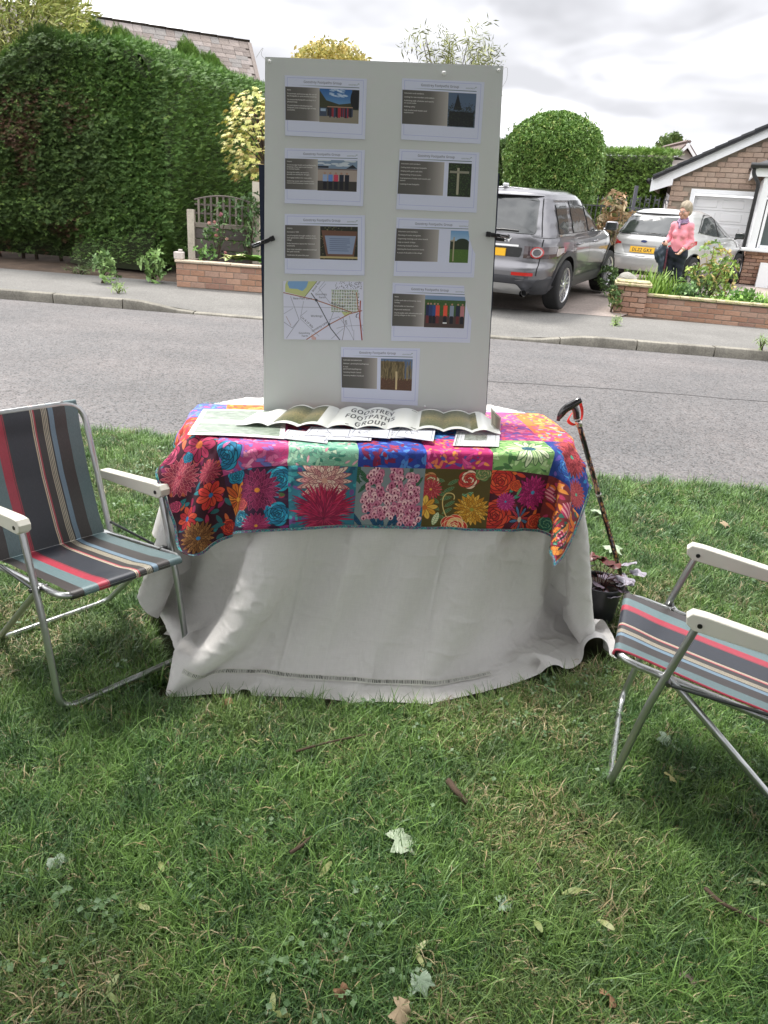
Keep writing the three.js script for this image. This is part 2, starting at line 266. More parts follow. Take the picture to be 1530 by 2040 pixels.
{
  const t = thing('sycamore_tree', 'broad sycamore whose leafy boughs overhang the table from behind the viewpoint', 'tree', [1.2, 0, 3.4]), r = rng(303);
  mesh('trunk', sweep(new THREE.CatmullRomCurve3([V(0, -0.2, 0), V(0.05, 1.5, 0), V(-0.05, 4, 0.1), V(0, 8, 0)]).getPoints(16), (q) => lerp(0.36, 0.14, q), 14), mat(0.10, 0.085, 0.07, 0.95), t);
  const gs = []; for (let i = 0; i < 7; i++) gs.push(tr(lobedLeaf(0.2, i), (r() - 0.5) * 4.4, (r() - 0.5) * 2.2, (r() - 0.5) * 4.4, 0.3 + (r() - 0.5) * 0.9, r() * 6.28, (r() - 0.5) * 0.7)); const cl = merge(gs);
  const list = [], cols = [], br = [];
  for (let i = 0; i < 13000; i++) { const a = r() * 6.283, q = Math.sqrt(r()), x = Math.cos(a) * q * 9.5, z = Math.sin(a) * q * 6.6 - 0.2, h = 1 - q * q, y = lerp(3.15 + 0.5 * q * q + 0.5 * vnoise(x * 0.8, z * 0.8, 3), 4.4 + h * 5.5, Math.pow(r(), 1.3)); if (z < -6.2 + 0.5 * vnoise(x, z, 9)) continue; list.push([V(x, y, z), new THREE.Quaternion().setFromEuler(new THREE.Euler((r() - 0.5) * 0.6, r() * 6.28, (r() - 0.5) * 0.6)), 0.085 * (0.8 + 0.5 * r())]); const k = 0.8 + 0.4 * r(); cols.push(rgb(0.10 * k, 0.15 * k, 0.06 * k)); if (i % 190 === 0) br.push(sweep(new THREE.CatmullRomCurve3([V(0, 2.8 + (y - 3) * 0.4, 0), V(x * 0.5, lerp(3.4, y, 0.7), z * 0.5), V(x, y, z)]).getPoints(8), (k2) => lerp(0.09, 0.012, k2), 6)); }
  instanced('crown', cl, new THREE.MeshPhysicalMaterial({ color: rgb(1, 1, 1), roughness: 0.6, side: THREE.DoubleSide}), list, t, cols);
  mesh('boughs', br, mat(0.10, 0.085, 0.07, 0.95), t);
}
// ---------------------------------------------------------------- brick, tile and timber helpers
const brickTex = colorTex(256, 256, (u, v) => { const a = fbm(u * 8, v * 8, 4, 61, 8), b = vnoise(u * 90, v * 90, 3, 90), k = (0.72 + 0.5 * a) * (0.8 + 0.35 * b); return [k, k, k]; });
const bumpT = grayTex(256, 256, (u, v) => 0.6 * fbm(u * 16, v * 16, 4, 3, 16) + 0.4 * vnoise(u * 110, v * 110, 5, 110));
const tintMats = (list, rough = 0.92, bs = 0.006) => list.map((c) => new THREE.MeshStandardMaterial({ map: brickTex, color: rgb(...c), roughness: rough, bumpMap: bumpT, bumpScale: bs }));
const wallBrick = tintMats([[0.36, 0.205, 0.135], [0.40, 0.235, 0.16], [0.33, 0.185, 0.125], [0.42, 0.26, 0.185], [0.30, 0.175, 0.13], [0.37, 0.24, 0.18]]);
const gableBrick = tintMats([[0.35, 0.255, 0.195], [0.33, 0.24, 0.19], [0.37, 0.275, 0.215], [0.31, 0.225, 0.175], [0.35, 0.265, 0.21], [0.38, 0.28, 0.22]]);
const mortarM = new THREE.MeshStandardMaterial({ map: brickTex, color: rgb(0.27, 0.225, 0.18), roughness: 1 });
const uvd = (g) => uvBox(g, 2.2);
const brickGeo = new Map();
function brick(w, h, d) { const k = `${w.toFixed(3)},${h.toFixed(3)},${d}`; if (!brickGeo.has(k)) brickGeo.set(k, uvd(chamferBox(w, h, d, 0.004))); return brickGeo.get(k); }
// running-bond skin: bricks as children of parent, in its own x-y plane facing +z; inside(x0,x1,y) says if a brick may stand there
function bond(parent, { x0, x1, y0, courses, bw = 0.215, bh = 0.065, j = 0.01, d = 0.102, mats, inside = () => true, seed, z = 0, vary = 0, limit = 300 }) {
  const r = rng(seed); let n = 0; const rest = [];
  for (let c = 0; c < courses; c++) {
    const y = y0 + c * (bh + j) + bh / 2; let x = x0 - (c % 2 ? (bw + j) / 2 : 0);
    while (x < x1 - 0.02) {
      let w = bw * (vary ? lerp(1 - vary, 1 + vary, Math.round(r() * 4) / 4) : 1), a = Math.max(x, x0), b = Math.min(x + w, x1); x += w + j;
      if (b - a < 0.03 || !inside(a, b, y)) continue;
      const g = brick(Math.round((b - a) * 200) / 200 || 0.05, bh, d), m = mats[Math.floor(r() * mats.length)];
      if (n++ < limit) { const e = mesh('brick', g, m, parent); e.position.set((a + b) / 2, y, z + (r() - 0.5) * 0.005); e.rotation.z = (r() - 0.5) * 0.006; } else { const q = g.clone(); q.translate((a + b) / 2, y, z + (r() - 0.5) * 0.005); rest.push(q); }
    }
  }
  if (rest.length) stuff(mesh('brickwork', rest, mats[0], parent));
}
const yardAt = (x, z) => yardY(x, z);
const wood = (a, b, c) => new THREE.MeshStandardMaterial({ map: colorTex(128, 512, (u, v) => { const k = 0.7 + 0.35 * fbm(u * 4, v * 44, 4, 5, 0) + 0.25 * (fbm(u * 2 + 5, v * 3, 3, 8) - 0.3); return [a * k, b * k, c * k]; }), roughness: 0.9 });

// ---------------------------------------------------------------- planter wall on the left
{
  const L = V(-3.22, 0.185, -10.95), Rr = V(-1.2, 0.185, -10.90), len = L.distanceTo(Rr), yaw = -Math.atan2(Rr.z - L.z, Rr.x - L.x);
  const t = thing('planter_wall', 'low brick planter wall with stone coping in front of the trellis fence', 'brick wall', L.toArray(), yaw);
  mesh('mortar_core', [box(len - 0.01, 0.345, 0.088, len / 2, 0.165, -0.052), box(0.088, 0.345, 0.9, 0.05, 0.165, -0.55)], mortarM, t);
  bond(t, { x0: 0, x1: len, y0: 0.0, courses: 4, bw: 0.20, bh: 0.074, j: 0.009, mats: wallBrick, seed: 12, z: -0.052 });
  const side = new THREE.Group(); side.name = 'return_wall'; side.rotation.y = -Math.PI / 2; t.add(side); bond(side, { x0: -0.95, x1: -0.1, y0: 0, courses: 4, bw: 0.20, bh: 0.074, j: 0.009, mats: wallBrick, seed: 13, z: -0.052 });
  const cm = new THREE.MeshStandardMaterial({ map: brickTex, color: rgb(0.50, 0.42, 0.32), roughness: 0.95, bumpMap: bumpT, bumpScale: 0.008 });
  for (let i = 0; i < 5; i++) { const w = len / 5; const e = mesh('coping_stone', uvd(chamferBox(w - 0.006, 0.034, 0.17, 0.008)), cm, t); e.position.set(w * (i + 0.5) - 0.015, 0.352 + (i % 2) * 0.002, -0.06); }
  const soil = new THREE.PlaneGeometry(len - 0.1, 0.9, 8, 4); soil.rotateX(-Math.PI / 2); soil.translate(len / 2 + 0.05, 0.32, -0.56); mesh('planter_soil', soil, mat(0.03, 0.022, 0.016, 1), t);
  const b = at(361, 523, 11.15), bt = thing('concrete_block', 'small pale concrete block on the left end of the planter wall', 'block', [b.x, 0.185 + 0.372, -11.06]);
  mesh('block', [rbox(0.13, 0.10, 0.12, 0.012, 0, 0.05, 0), rbox(0.05, 0.035, 0.06, 0.01, 0.02, 0.117, 0)], new THREE.MeshStandardMaterial({ map: brickTex, color: rgb(0.55, 0.50, 0.46), roughness: 0.9 }), bt);
}
// ---------------------------------------------------------------- fence: concrete posts, boards, arched trellis
{
  const D = 11.9, A = at(384, 525, D), B = at(511, 525, D); const W = B.x - A.x, y0 = 0.22, toY = (py, px = 440) => at(px, py, D).y - y0;
  const t = thing('trellis_fence', 'weathered timber fence with arched trellis top between two concrete posts', 'fence', [A.x, y0, -D]);
  const conc = new THREE.MeshStandardMaterial({ map: brickTex, color: rgb(0.50, 0.45, 0.37), roughness: 0.9, bumpMap: bumpT, bumpScale: 0.004 });
  mesh('post', uvd(box(0.105, toY(417, 384), 0.10, 0, toY(417, 384) / 2, 0)), conc, t); mesh('post', uvd(box(0.105, toY(362, 511), 0.10, W, toY(362, 511) / 2, 0)), conc, t);
  const wd = wood(0.12, 0.10, 0.088), wd2 = wood(0.10, 0.085, 0.078), wl = wood(0.21, 0.18, 0.15);
  [[526, 501], [500, 479], [478, 457]].forEach(([a, b], i) => { const yb = toY(a), yt = toY(b); mesh('board', uvd(chamferBox(W - 0.11, yt - yb - 0.006, 0.022, 0.004)), i % 2 ? wd : wd2, t).position.set(W / 2, (yb + yt) / 2, 0.004 * (i % 2)); });
  mesh('rail', uvd(chamferBox(W - 0.105, toY(446) - toY(456), 0.05, 0.006)), wl, t).position.set(W / 2, (toY(446) + toY(456)) / 2, 0);
  for (const py of [427.6, 410]) mesh('trellis_rail', uvd(chamferBox(W - 0.11, 0.028, 0.018, 0.003)), wd, t).position.set(W / 2, toY(py), -0.012);
  const arc = (x) => lerp(toY(404, 400), toY(393, 455), Math.sin(clamp(x / W) * Math.PI * 0.9 + 0.15));
  for (let i = 0; i < 9; i++) { const x = 0.12 + i * (W - 0.22) / 8.2, yt = arc(x), yb = toY(446); mesh('trellis_slat', uvd(chamferBox(0.032, yt - yb, 0.016, 0.003)), i % 3 ? wd : wl, t).position.set(x, (yt + yb) / 2, 0.006); }
  mesh('arched_cap', sweep(Array.from({ length: 18 }, (_, i) => { const x = 0.06 + (W - 0.12) * i / 17; return V(x, arc(x) + 0.008, 0); }), 0.014, 6), wd, t);
}
// ---------------------------------------------------------------- right garden wall with pillar
{
  const L = V(3.62, 0.175, -11.30), Rr = V(7.9, 0.165, -10.15), len = L.distanceTo(Rr), yaw = -Math.atan2(Rr.z - L.z, Rr.x - L.x);
  const t = thing('garden_wall', 'low brick garden wall with pale coping and a taller end pillar', 'brick wall', L.toArray(), yaw);
  mesh('mortar_core', [box(len, 0.30, 0.088, len / 2, 0.14, -0.052), box(0.39, 0.45, 0.39, -0.19, 0.21, -0.14)], mortarM, t);
  bond(t, { x0: 0.005, x1: len, y0: -0.01, courses: 4, bh: 0.065, mats: wallBrick, seed: 22, z: -0.052 });
  const cm = new THREE.MeshStandardMaterial({ map: colorTex(256, 128, (u, v) => { const a = fbm(u * 9, v * 6, 4, 4), m = sstep(0.52, 0.62, fbm(u * 14 + 3, v * 9, 4, 9)); return [lerp(0.44, 0.24, m) * (0.7 + 0.6 * a), lerp(0.37, 0.25, m) * (0.7 + 0.6 * a), lerp(0.24, 0.10, m) * (0.7 + 0.6 * a)]; }), roughness: 0.95, bumpMap: bumpT, bumpScale: 0.01 });
  for (let i = 0; i < 9; i++) { const w = len / 9; mesh('coping_stone', uvBox(chamferBox(w - 0.006, 0.038, 0.165, 0.008), 1.3), cm, t).position.set(w * (i + 0.5), 0.318 + (i % 2) * 0.002, -0.055); }
  const px = new THREE.Group(); px.name = 'pillar'; px.position.set(-0.19, 0, -0.14); t.add(px);
  for (const [k, a] of [[0, 0], [1, -Math.PI / 2], [2, Math.PI / 2]]) { const f = new THREE.Group(); f.rotation.y = a; const q = new THREE.Group(); bond(q, { x0: -0.215, x1: 0.215, y0: -0.02, courses: 6, mats: wallBrick, seed: 30 + k, d: 0.05, bw: 0.205, inside: () => true }); for (const m of [...q.children]) { m.position.z += 0.195; m.position.applyAxisAngle(V(0, 1, 0), a); m.rotation.y = a; if (k) m.scale.x = 0.93; px.add(m); } }
  mesh('pillar_cap', [uvBox(chamferBox(0.53, 0.045, 0.53, 0.012), 1.3).translate(0, 0.447, 0), uvBox(chamferBox(0.47, 0.03, 0.47, 0.012), 1.3).translate(0, 0.482, 0)], cm, px);
  const rs = at(1248, 556, 11.75); const g = new THREE.IcosahedronGeometry(0.12, 3), p = g.attributes.position; for (let i = 0; i < p.count; i++) { const k = 0.8 + 0.5 * fbm(p.getX(i) * 9 + 4, p.getY(i) * 9 + p.getZ(i) * 7, 3, 4); p.setXYZ(i, p.getX(i) * k * 1.2, p.getY(i) * k * 0.8, p.getZ(i) * k); } g.computeVertexNormals();
  solo('garden_stone', 'rough grey stone behind the brick pillar', 'stone', g, new THREE.MeshStandardMaterial({ color: rgb(0.3, 0.29, 0.26), roughness: 0.95, bumpMap: bumpT, bumpScale: 0.01 })).position.set(rs.x, rs.y, rs.z);
}
// ---------------------------------------------------------------- bungalow on the right
{
  const D = 18.3, E = at(1318, 470, D), gy = yardAt(6, -D), HY = -R(21), hx = V(Math.cos(HY), 0, -Math.sin(HY)), hn = V(Math.sin(HY), 0, Math.cos(HY));
  const onWall = (px, py, out = 0) => { const d = at(px, py, 1).sub(camera.position), o = E.clone().addScaledVector(hn, out), k = o.clone().sub(camera.position).dot(hn) / d.dot(hn), p = camera.position.clone().addScaledVector(d, k); return [p.sub(E).dot(hx), p.y + E.y - gy]; };
  const P = (px, py) => onWall(px, py, 0);
  const t = thing('brick_bungalow', 'brick bungalow with dark tiled roof, white garage door and bay window', 'house', [E.x, gy, E.z], HY);
  const eave = P(1318, 352)[1], slope = 0.515, gx0 = P(1369, 440)[0], gx1 = gx0 + 2.35, gt = P(1420, 386)[1], W = 7.6, apex = eave + slope * W / 2;
  const roofY = (x) => eave + slope * Math.min(x, W - x);
  const wall = mesh('gable_wall', (() => { const s = shapeOf([[0, -0.4], [gx0, -0.4], [gx0, gt], [gx1, gt], [gx1, -0.4], [W, -0.4], [W, eave], [W / 2, apex], [0, eave]]); const g = new THREE.ExtrudeGeometry(s, { depth: 0.25, bevelEnabled: false }); g.translate(0, 0, -0.268); return uvBox(g, 1); })(), mortarM, t);
  bond(wall, { x0: 0, x1: 3.9, y0: 0.02, courses: 37, bw: 0.255, bh: 0.096, j: 0.009, d: 0.05, vary: 0.42, mats: gableBrick, seed: 51, z: -0.012, inside: (a, b, y) => y + 0.06 < roofY(a) - 0.02 && !(b > gx0 - 0.07 && a < gx1 + 0.07 && y < gt + 0.13) && !(a > gx0 && a < gx1 && y < gt + 0.1), limit: 300 });
  mesh('side_wall', uvBox(box(0.25, eave + 0.4, 8, 0.125, eave / 2 - 0.2, -4.28), 1), gableBrick[0], t);
  // roof: two slopes with verge tiles
  const rt = tintMats([[0.045, 0.046, 0.052], [0.055, 0.055, 0.060], [0.038, 0.040, 0.046]], 0.8, 0.01), sl = Math.hypot(1, slope), ang = Math.atan(slope), Lr = (W / 2 + 0.42) * sl;
  const roof = new THREE.Group(); roof.name = 'roof'; t.add(roof);
  for (const m of [1, -1]) { const g = box(Lr, 0.05, 8.6, 0, 0, 0); g.rotateZ(ang * m); const mid = (W / 2 - 0.42) / 2 - 0.0; g.translate(m > 0 ? mid - 0.0 : W - mid, eave + slope * mid + 0.16, -4.1); mesh('roof_slope', uvBox(g, 1), rt[0], roof); }
  for (let i = 0; i < 17; i++) { const w = 0.265, d0 = -0.42 + i * 0.235, g = chamferBox(w, 0.055, 0.34, 0.008); const e = mesh('tile', uvd(g), rt[i % 3], roof); e.rotation.z = ang - 0.05; e.position.set(d0 + 0.12, eave + slope * (d0 + 0.12) + 0.205, 0.06); }
  for (let i = 0; i < 16; i++) for (let k = 1; k < 5; k++) { const d0 = -0.42 + i * 0.235, e = mesh('tile', uvd(chamferBox(0.265, 0.04, 0.32, 0.008)), rt[(i + k) % 3], roof); e.rotation.z = ang - 0.05; e.position.set(d0 + 0.12, eave + slope * (d0 + 0.12) + 0.205, 0.06 - k * 0.33); }
  const white = phys(0.74, 0.75, 0.77, 0.4);
  const barge = (() => { const x0 = -0.44, x1 = W / 2, b = 0.19; const s = shapeOf([[x0, eave + slope * x0 + 0.13], [x0, eave + slope * x0 - 0.10], [0.02, eave - 0.16], [0.02, eave - 0.045], [x1, eave + slope * x1 - 0.045], [x1, eave + slope * x1 + 0.13]]); const g = new THREE.ExtrudeGeometry(s, { depth: 0.03, bevelEnabled: false }); g.translate(0, 0, 0.085); return g; })();
  mesh('barge_board', barge, white, t);
  mesh('barge_board', barge.clone().scale(-1, 1, 1).translate(W, 0, 0), white, t);
  mesh('soffit_box', [box(0.44, 0.03, 0.5, -0.21, eave - 0.16 + 0.0, -0.17), box(0.03, 0.22, 8.2, -0.43, eave - 0.19 + 0.06, -4.03)], white, t);
  mesh('gutter', [sweep([V(-0.50, eave - 0.10, 0.1), V(-0.50, eave - 0.11, -8)], 0.055, 10)], phys(0.02, 0.02, 0.022, 0.4), t);
  // garage door with frame and raised panels
  const door = mesh('garage_door', box(gx1 - gx0 - 0.10, gt + 0.36, 0.04, (gx0 + gx1) / 2, (gt - 0.05) / 2 - 0.2, -0.16), phys(0.70, 0.70, 0.71, 0.35), t);
  mesh('door_frame', [box(0.085, gt + 0.4, 0.11, gx0 - 0.0, gt / 2 - 0.2, -0.035), box(0.085, gt + 0.4, 0.11, gx1, gt / 2 - 0.2, -0.035), box(gx1 - gx0 + 0.085, 0.095, 0.112, (gx0 + gx1) / 2, gt + 0.035, -0.034)], white, t);
  const rowsN = 6, rh = (gt - 0.05) / rowsN; for (let j = 0; j < rowsN; j++) for (let i = 0; i < 4; i++) { const cw = (gx1 - gx0 - 0.1) / 4; const g = chamferBox(cw - 0.11, rh - 0.10, 0.022, 0.01); mesh('door_panel', g, door.material, door).position.set(gx0 + 0.05 + cw * (i + 0.5), gt - 0.06 - rh * (j + 0.5), -0.139); }
  for (let j = 1; j < rowsN; j++) mesh('panel_joint', box(gx1 - gx0 - 0.1, 0.008, 0.004, (gx0 + gx1) / 2, gt - 0.06 - rh * j, -0.139), mat(0.3, 0.3, 0.31, 0.6), door);
  // bay window on a brick base, standing forward of the wall
  const z2 = 1.5, Bp = (px, py) => onWall(px, py, z2), bx = Bp(1488, 500)[0], sillY = Bp(1492, 497)[1], topY = Bp(1508, 352)[1], bg = yardAt(7, -16.6) - gy;
  const bay = new THREE.Group(); bay.name = 'bay_window'; t.add(bay); bay.position.set(bx, 0, z2);
  const base = mesh('base_wall', uvBox(box(3.2, sillY - bg + 0.15, z2, 1.6 + 0.01, (sillY + bg) / 2 - 0.08, -z2 / 2 - 0.06), 1), mortarM, bay);
  bond(base, { x0: 0, x1: 2.0, y0: bg + 0.01, courses: Math.floor((sillY - bg) / 0.072), bh: 0.062, mats: wallBrick, seed: 61, d: 0.06, z: -0.045, limit: 140 });
  const sg = new THREE.Group(); sg.name = 'base_side'; sg.rotation.y = -Math.PI / 2; bay.add(sg); bond(sg, { x0: -z2 + 0.05, x1: -0.02, y0: bg + 0.01, courses: Math.floor((sillY - bg) / 0.072), bh: 0.062, mats: wallBrick, seed: 62, d: 0.06, z: -0.02, limit: 150 });
  mesh('sill', chamferBox(3.4, 0.07, 0.24, 0.015), white, bay).position.set(1.58, sillY + 0.0, -0.02);
  mesh('corner_post', [box(0.13, topY - sillY, 0.13, 0.075, (topY + sillY) / 2, -0.07)], white, bay);
  mesh('side_frame', [box(0.06, topY - sillY, z2 - 0.16, 0.05, (topY + sillY) / 2, -z2 / 2 - 0.07)], white, bay);
  const h = topY - sillY; mesh('window_frame', [box(0.05, h - 0.04, 0.07, 0.19, sillY + h / 2, -0.05), box(2.6, 0.06, 0.07, 1.5, sillY + 0.07, -0.05), box(2.6, 0.06, 0.07, 1.5, sillY + h * 0.72, -0.052), box(2.6, 0.06, 0.07, 1.5, topY - 0.06, -0.05), box(0.06, h, 0.072, 1.2, sillY + h / 2, -0.053)], white, bay);
  mesh('pane', box(2.6, h - 0.08, 0.01, 1.5, sillY + h / 2, -0.08), phys(0.10, 0.12, 0.12, 0.05, { clearcoat: 1 }), bay);
  mesh('net_curtain', gridSurf(60, 2, (u, v) => V(lerp(0.3, 2.7, u), lerp(sillY + 0.3, topY, v), -0.30 + 0.03 * Math.sin(u * 60))), mat(0.5, 0.5, 0.48, 0.95, { side: THREE.DoubleSide }), bay);
  mesh('fascia', box(3.6, 0.19, 0.03, 1.55, topY + 0.10, 0.02), white, bay); mesh('fascia', box(0.03, 0.19, z2, -0.22, topY + 0.10, -z2 / 2), white, bay);
  const br = new THREE.BufferGeometry(); { const y = topY + 0.205, y2 = topY + 0.75; br.setAttribute('position', new THREE.Float32BufferAttribute([-0.28, y, 0.08, 3.4, y, 0.08, 3.4, y2, -z2, 0.9, y2, -z2, -0.28, y, -z2], 3)); br.setIndex([0, 1, 2, 0, 2, 3, 0, 3, 4]); br.computeVertexNormals(); }
  rt[1].side = THREE.DoubleSide; mesh('bay_roof', uvBox(br, 1), rt[1], bay);
  const pipe = phys(0.012, 0.012, 0.013, 0.35), dx = -0.10;
  mesh('downpipe', [bentTube([V(dx - 0.12, topY + 0.17, 0.03), V(dx - 0.12, topY + 0.05, 0.03), V(dx + 0.02, topY - 0.12, 0.03), V(dx + 0.02, bg, 0.03)], 0.036, 0.06, 12)], pipe, bay);
  mesh('hopper', [box(0.14, 0.09, 0.12, dx - 0.12, topY + 0.19, 0.04)], pipe, bay); mesh('gutter', [sweep([V(-0.3, topY + 0.2, 0.10), V(3.3, topY + 0.21, 0.10)], 0.05, 10)], pipe, bay);
  mesh('plinth', box(0.24, 0.9, 0.2, 0.42, bg + 0.0, 0.12), white, bay);
}
// ---------------------------------------------------------------- house behind the hedge: stone-slate roof
{
  const yaw = R(20), P0 = at(165, 38, 22.0), P1 = at(496, 78, 23.9); const ry = (P0.y + P1.y) / 2, dir = P1.clone().sub(P0).setY(0), len = dir.length(), th = -Math.atan2(dir.z, dir.x);
  const t = thing('slate_roofed_house', 'house behind the tall hedge showing a brown stone slate roof', 'house', [P1.x, 0, P1.z], th);
  const pit = R(47), run = 3.4, sl = run / Math.cos(pit), drop = run * Math.tan(pit), L = 12;
  mesh('wall', [uvBox(box(L - 0.6, ry - drop + 0.2, run * 2 - 0.8, -L / 2, (ry - drop) / 2, 0), 1), uvBox(prism([[-run + 0.4, ry - drop], [run - 0.4, ry - drop], [0, ry - 0.35]], 0.25).rotateY(Math.PI / 2).translate(-0.62, 0, 0), 1)], gableBrick[1], t);
  const rt = tintMats([[0.22, 0.185, 0.165], [0.26, 0.22, 0.20], [0.19, 0.16, 0.145], [0.28, 0.245, 0.23], [0.215, 0.20, 0.19]], 0.95, 0.012), roof = mesh('roof', [box(L, 0.06, sl, 0, 0, 0).rotateX(pit).translate(-L / 2, ry - drop / 2 - 0.09, run / 2), box(L, 0.06, sl, 0, 0, 0).rotateX(-pit).translate(-L / 2, ry - drop / 2 - 0.09, -run / 2)], mat(0.12, 0.10, 0.09, 1), t);
  const r = rng(91); let n = 0; const geos = [0.23, 0.28, 0.34].map((w) => uvd(chamferBox(w - 0.01, 0.026, 0.26, 0.005))), rest = [];
  for (let j = 0; j < 21; j++) { const d = 0.10 + j * 0.155; let x = (j % 2) * 0.12 + 0.02; while (x < L - 0.2) { const k = Math.floor(r() * 3), w = [0.23, 0.28, 0.34][k]; const vis = j < 12 && x < 6.4; const px = -x - w / 2, py = ry - d * Math.sin(pit) - 0.03, pz = d * Math.cos(pit); x += w; if (px - w / 2 < -L) break;
      if (vis && n < 290) { n++; const e = mesh('slate', geos[k], rt[Math.floor(r() * 5)], roof); e.position.set(px, py, pz); e.rotation.x = pit - 0.035 + (r() - 0.5) * 0.02; } else { const g = geos[k].clone(); g.rotateX(pit - 0.035); g.translate(px, py, pz); rest.push(g); } } }
  stuff(mesh('slating', rest, rt[0], roof));
  for (let i = 0; i < 26; i++) { const e = mesh('ridge_tile', (() => { const g = new THREE.CylinderGeometry(0.13, 0.14, 0.45, 12, 1, false, Math.PI, Math.PI); g.rotateZ(Math.PI / 2); g.rotateX(Math.PI); return g; })(), rt[(i * 3) % 5], roof); e.rotation.x = -Math.PI / 2; e.position.set(-0.2 - i * 0.455, ry - 0.08, 0); e.material.side = THREE.DoubleSide; }
  mesh('verge', box(0.10, 0.14, sl, 0, 0, 0).rotateX(pit).translate(0.0, ry - drop / 2 - 0.06, run / 2), rt[1], t);
}
// ---------------------------------------------------------------- iron railings on a low wall behind the cars
{
  const D = 18.2, A = at(1185, 450, D), B = at(1318, 450, D), gy = yardAt(4.5, -D), W = B.x - A.x;
  const yb = A.y - gy, yt = at(1250, 388, D).y - gy;
  const t = thing('iron_railings', 'wrought iron railings with scrollwork on a low wall beside the bungalow', 'railings', [A.x, gy, -D]);
  const lw = mesh('low_wall', uvBox(box(W + 1.2, yb - 0.02, 0.22, W / 2 - 0.6, yb / 2 - 0.02, -0.02), 1), new THREE.MeshStandardMaterial({ map: brickTex, color: rgb(0.36, 0.31, 0.26), roughness: 0.95 }), t);
  const im = phys(0.10, 0.10, 0.12, 0.4, { metalness: 0.4 }), n = 17;
  for (let i = 0; i <= n; i++) { const x = -0.35 + (W + 0.3) * i / n, tall = x > W * 0.52 ? 0.12 + 0.03 * Math.sin(i) : 0.0; mesh('bar', sweep([V(x, yb - 0.06, 0), V(x, yt + tall - 0.12, 0)], 0.011, 6), im, t); if (x > W * 0.5 && i % 2) { mesh('scroll', sweep(Array.from({ length: 26 }, (_, k) => { const a = k / 25 * 9.2, q = 0.028 + 0.004 * a * 0.6; return V(x + 0.06 + Math.cos(a) * q, yt - 0.10 + Math.sin(a) * q, 0); }), 0.007, 5), im, t); mesh('scroll', sweep(Array.from({ length: 26 }, (_, k) => { const a = k / 25 * 9.2, q = 0.03 + 0.004 * a * 0.5; return V(x + 0.06 - Math.cos(a) * q, yt - 0.28 - Math.sin(a) * q, 0); }), 0.007, 5), im, t); } else if (x <= W * 0.5) { const f = new THREE.ConeGeometry(0.018, 0.09, 6); f.translate(x, yt - 0.09, 0); mesh('finial', f, im, t); } }
  for (const y of [yb + 0.06, lerp(yb, yt, 0.62)]) mesh('rail', box(W + 0.4, 0.022, 0.022, W / 2 - 0.18, y, 0), im, t);
  mesh('gate_post', box(0.07, yt - yb + 0.36, 0.07, W * 0.52, (yt + yb) / 2 + 0.02, 0.01), im, t);
}
// ---------------------------------------------------------------- distant house gable seen over the bungalow roof
{
  const p = at(1360, 310, 42), t = thing('distant_house', 'small far white gabled house peeping over the bungalow roof', 'house', [p.x + 0.05, 0, p.z]);
  const w = 0.62, e = p.y - 0.2, a = at(1366, 290, 42).y;
  mesh('wall', [box(w * 2, e, 5, 0, e / 2, -2.5), prism([[-w, e], [w, e], [0, a - 0.1]], 0.2).translate(0, 0, -0.2)], mat(0.62, 0.60, 0.58, 0.8), t);
  const sl = Math.atan2(a - e, w), q = Math.hypot(w + 0.3, a - e + 0.1); for (const m of [1, -1]) mesh('roof', box(q + 0.1, 0.12, 5.6, 0, 0, 0).rotateZ(-sl * m).translate(m * w * 0.54, (a + e) / 2 + 0.06, -2.45), mat(0.16, 0.12, 0.11, 0.9), t);
  mesh('barge_board', [box(q, 0.13, 0.05, 0, 0, 0).rotateZ(-sl).translate(w * 0.54, (a + e) / 2 - 0.05, 0.36), box(q, 0.13, 0.05, 0, 0, 0).rotateZ(sl).translate(-w * 0.54, (a + e) / 2 - 0.05, 0.364)], mat(0.75, 0.75, 0.76, 0.6), t);
}
// ---------------------------------------------------------------- foliage
const leafM = (o = {}) => new THREE.MeshPhysicalMaterial({ color: rgb(1, 1, 1), roughness: 0.62, side: THREE.DoubleSide, ...o });
const foliageM = leafM({ color: rgb(1.9, 1.9, 1.75) });
const qUp = (n, r, tilt = 0.5) => { const q = new THREE.Quaternion().setFromUnitVectors(V(0, 0, 1), n); q.multiply(new THREE.Quaternion().setFromEuler(new THREE.Euler((r() - 0.5) * tilt, (r() - 0.5) * tilt, r() * 6.283))); return q; };
// feathery conifer spray along +z, flat in x
function conifer(L, seed, n = 15) { const r = rng(seed), gs = []; for (let i = 0; i < n; i++) { const t = i / (n - 1), side = i % 2 ? 1 : -1, l = L * (0.22 + 0.3 * (1 - t)) * (0.8 + 0.4 * r()); gs.push(tr(leafGeo(l, l * 0.15, 0.1, 0.12), 0, (r() - 0.5) * 0.01, L * t * 0.75, (r() - 0.5) * 0.5, side * (0.95 - 0.55 * t) + (r() - 0.5) * 0.25, 0)); } gs.push(tr(leafGeo(L * 0.4, L * 0.06), 0, 0, L * 0.65, 0, 0, 0)); return merge(gs); }
function broadCluster(n, len, wid, spread, seed) { const r = rng(seed), gs = []; for (let i = 0; i < n; i++) { const a = r() * 6.283; gs.push(tr(leafGeo(len * (0.7 + 0.6 * r()), wid * (0.7 + 0.6 * r()), 0.2, 0.15), (r() - 0.5) * spread, (r() - 0.5) * spread, (r() - 0.5) * spread * 0.7, -0.35 + (r() - 0.5) * 1.3, a, (r() - 0.5) * 0.8)); } return merge(gs); }
const mixC = (a, b, t, k = 1) => rgb(lerp(a[0], b[0], t) * k, lerp(a[1], b[1], t) * k, lerp(a[2], b[2], t) * k);

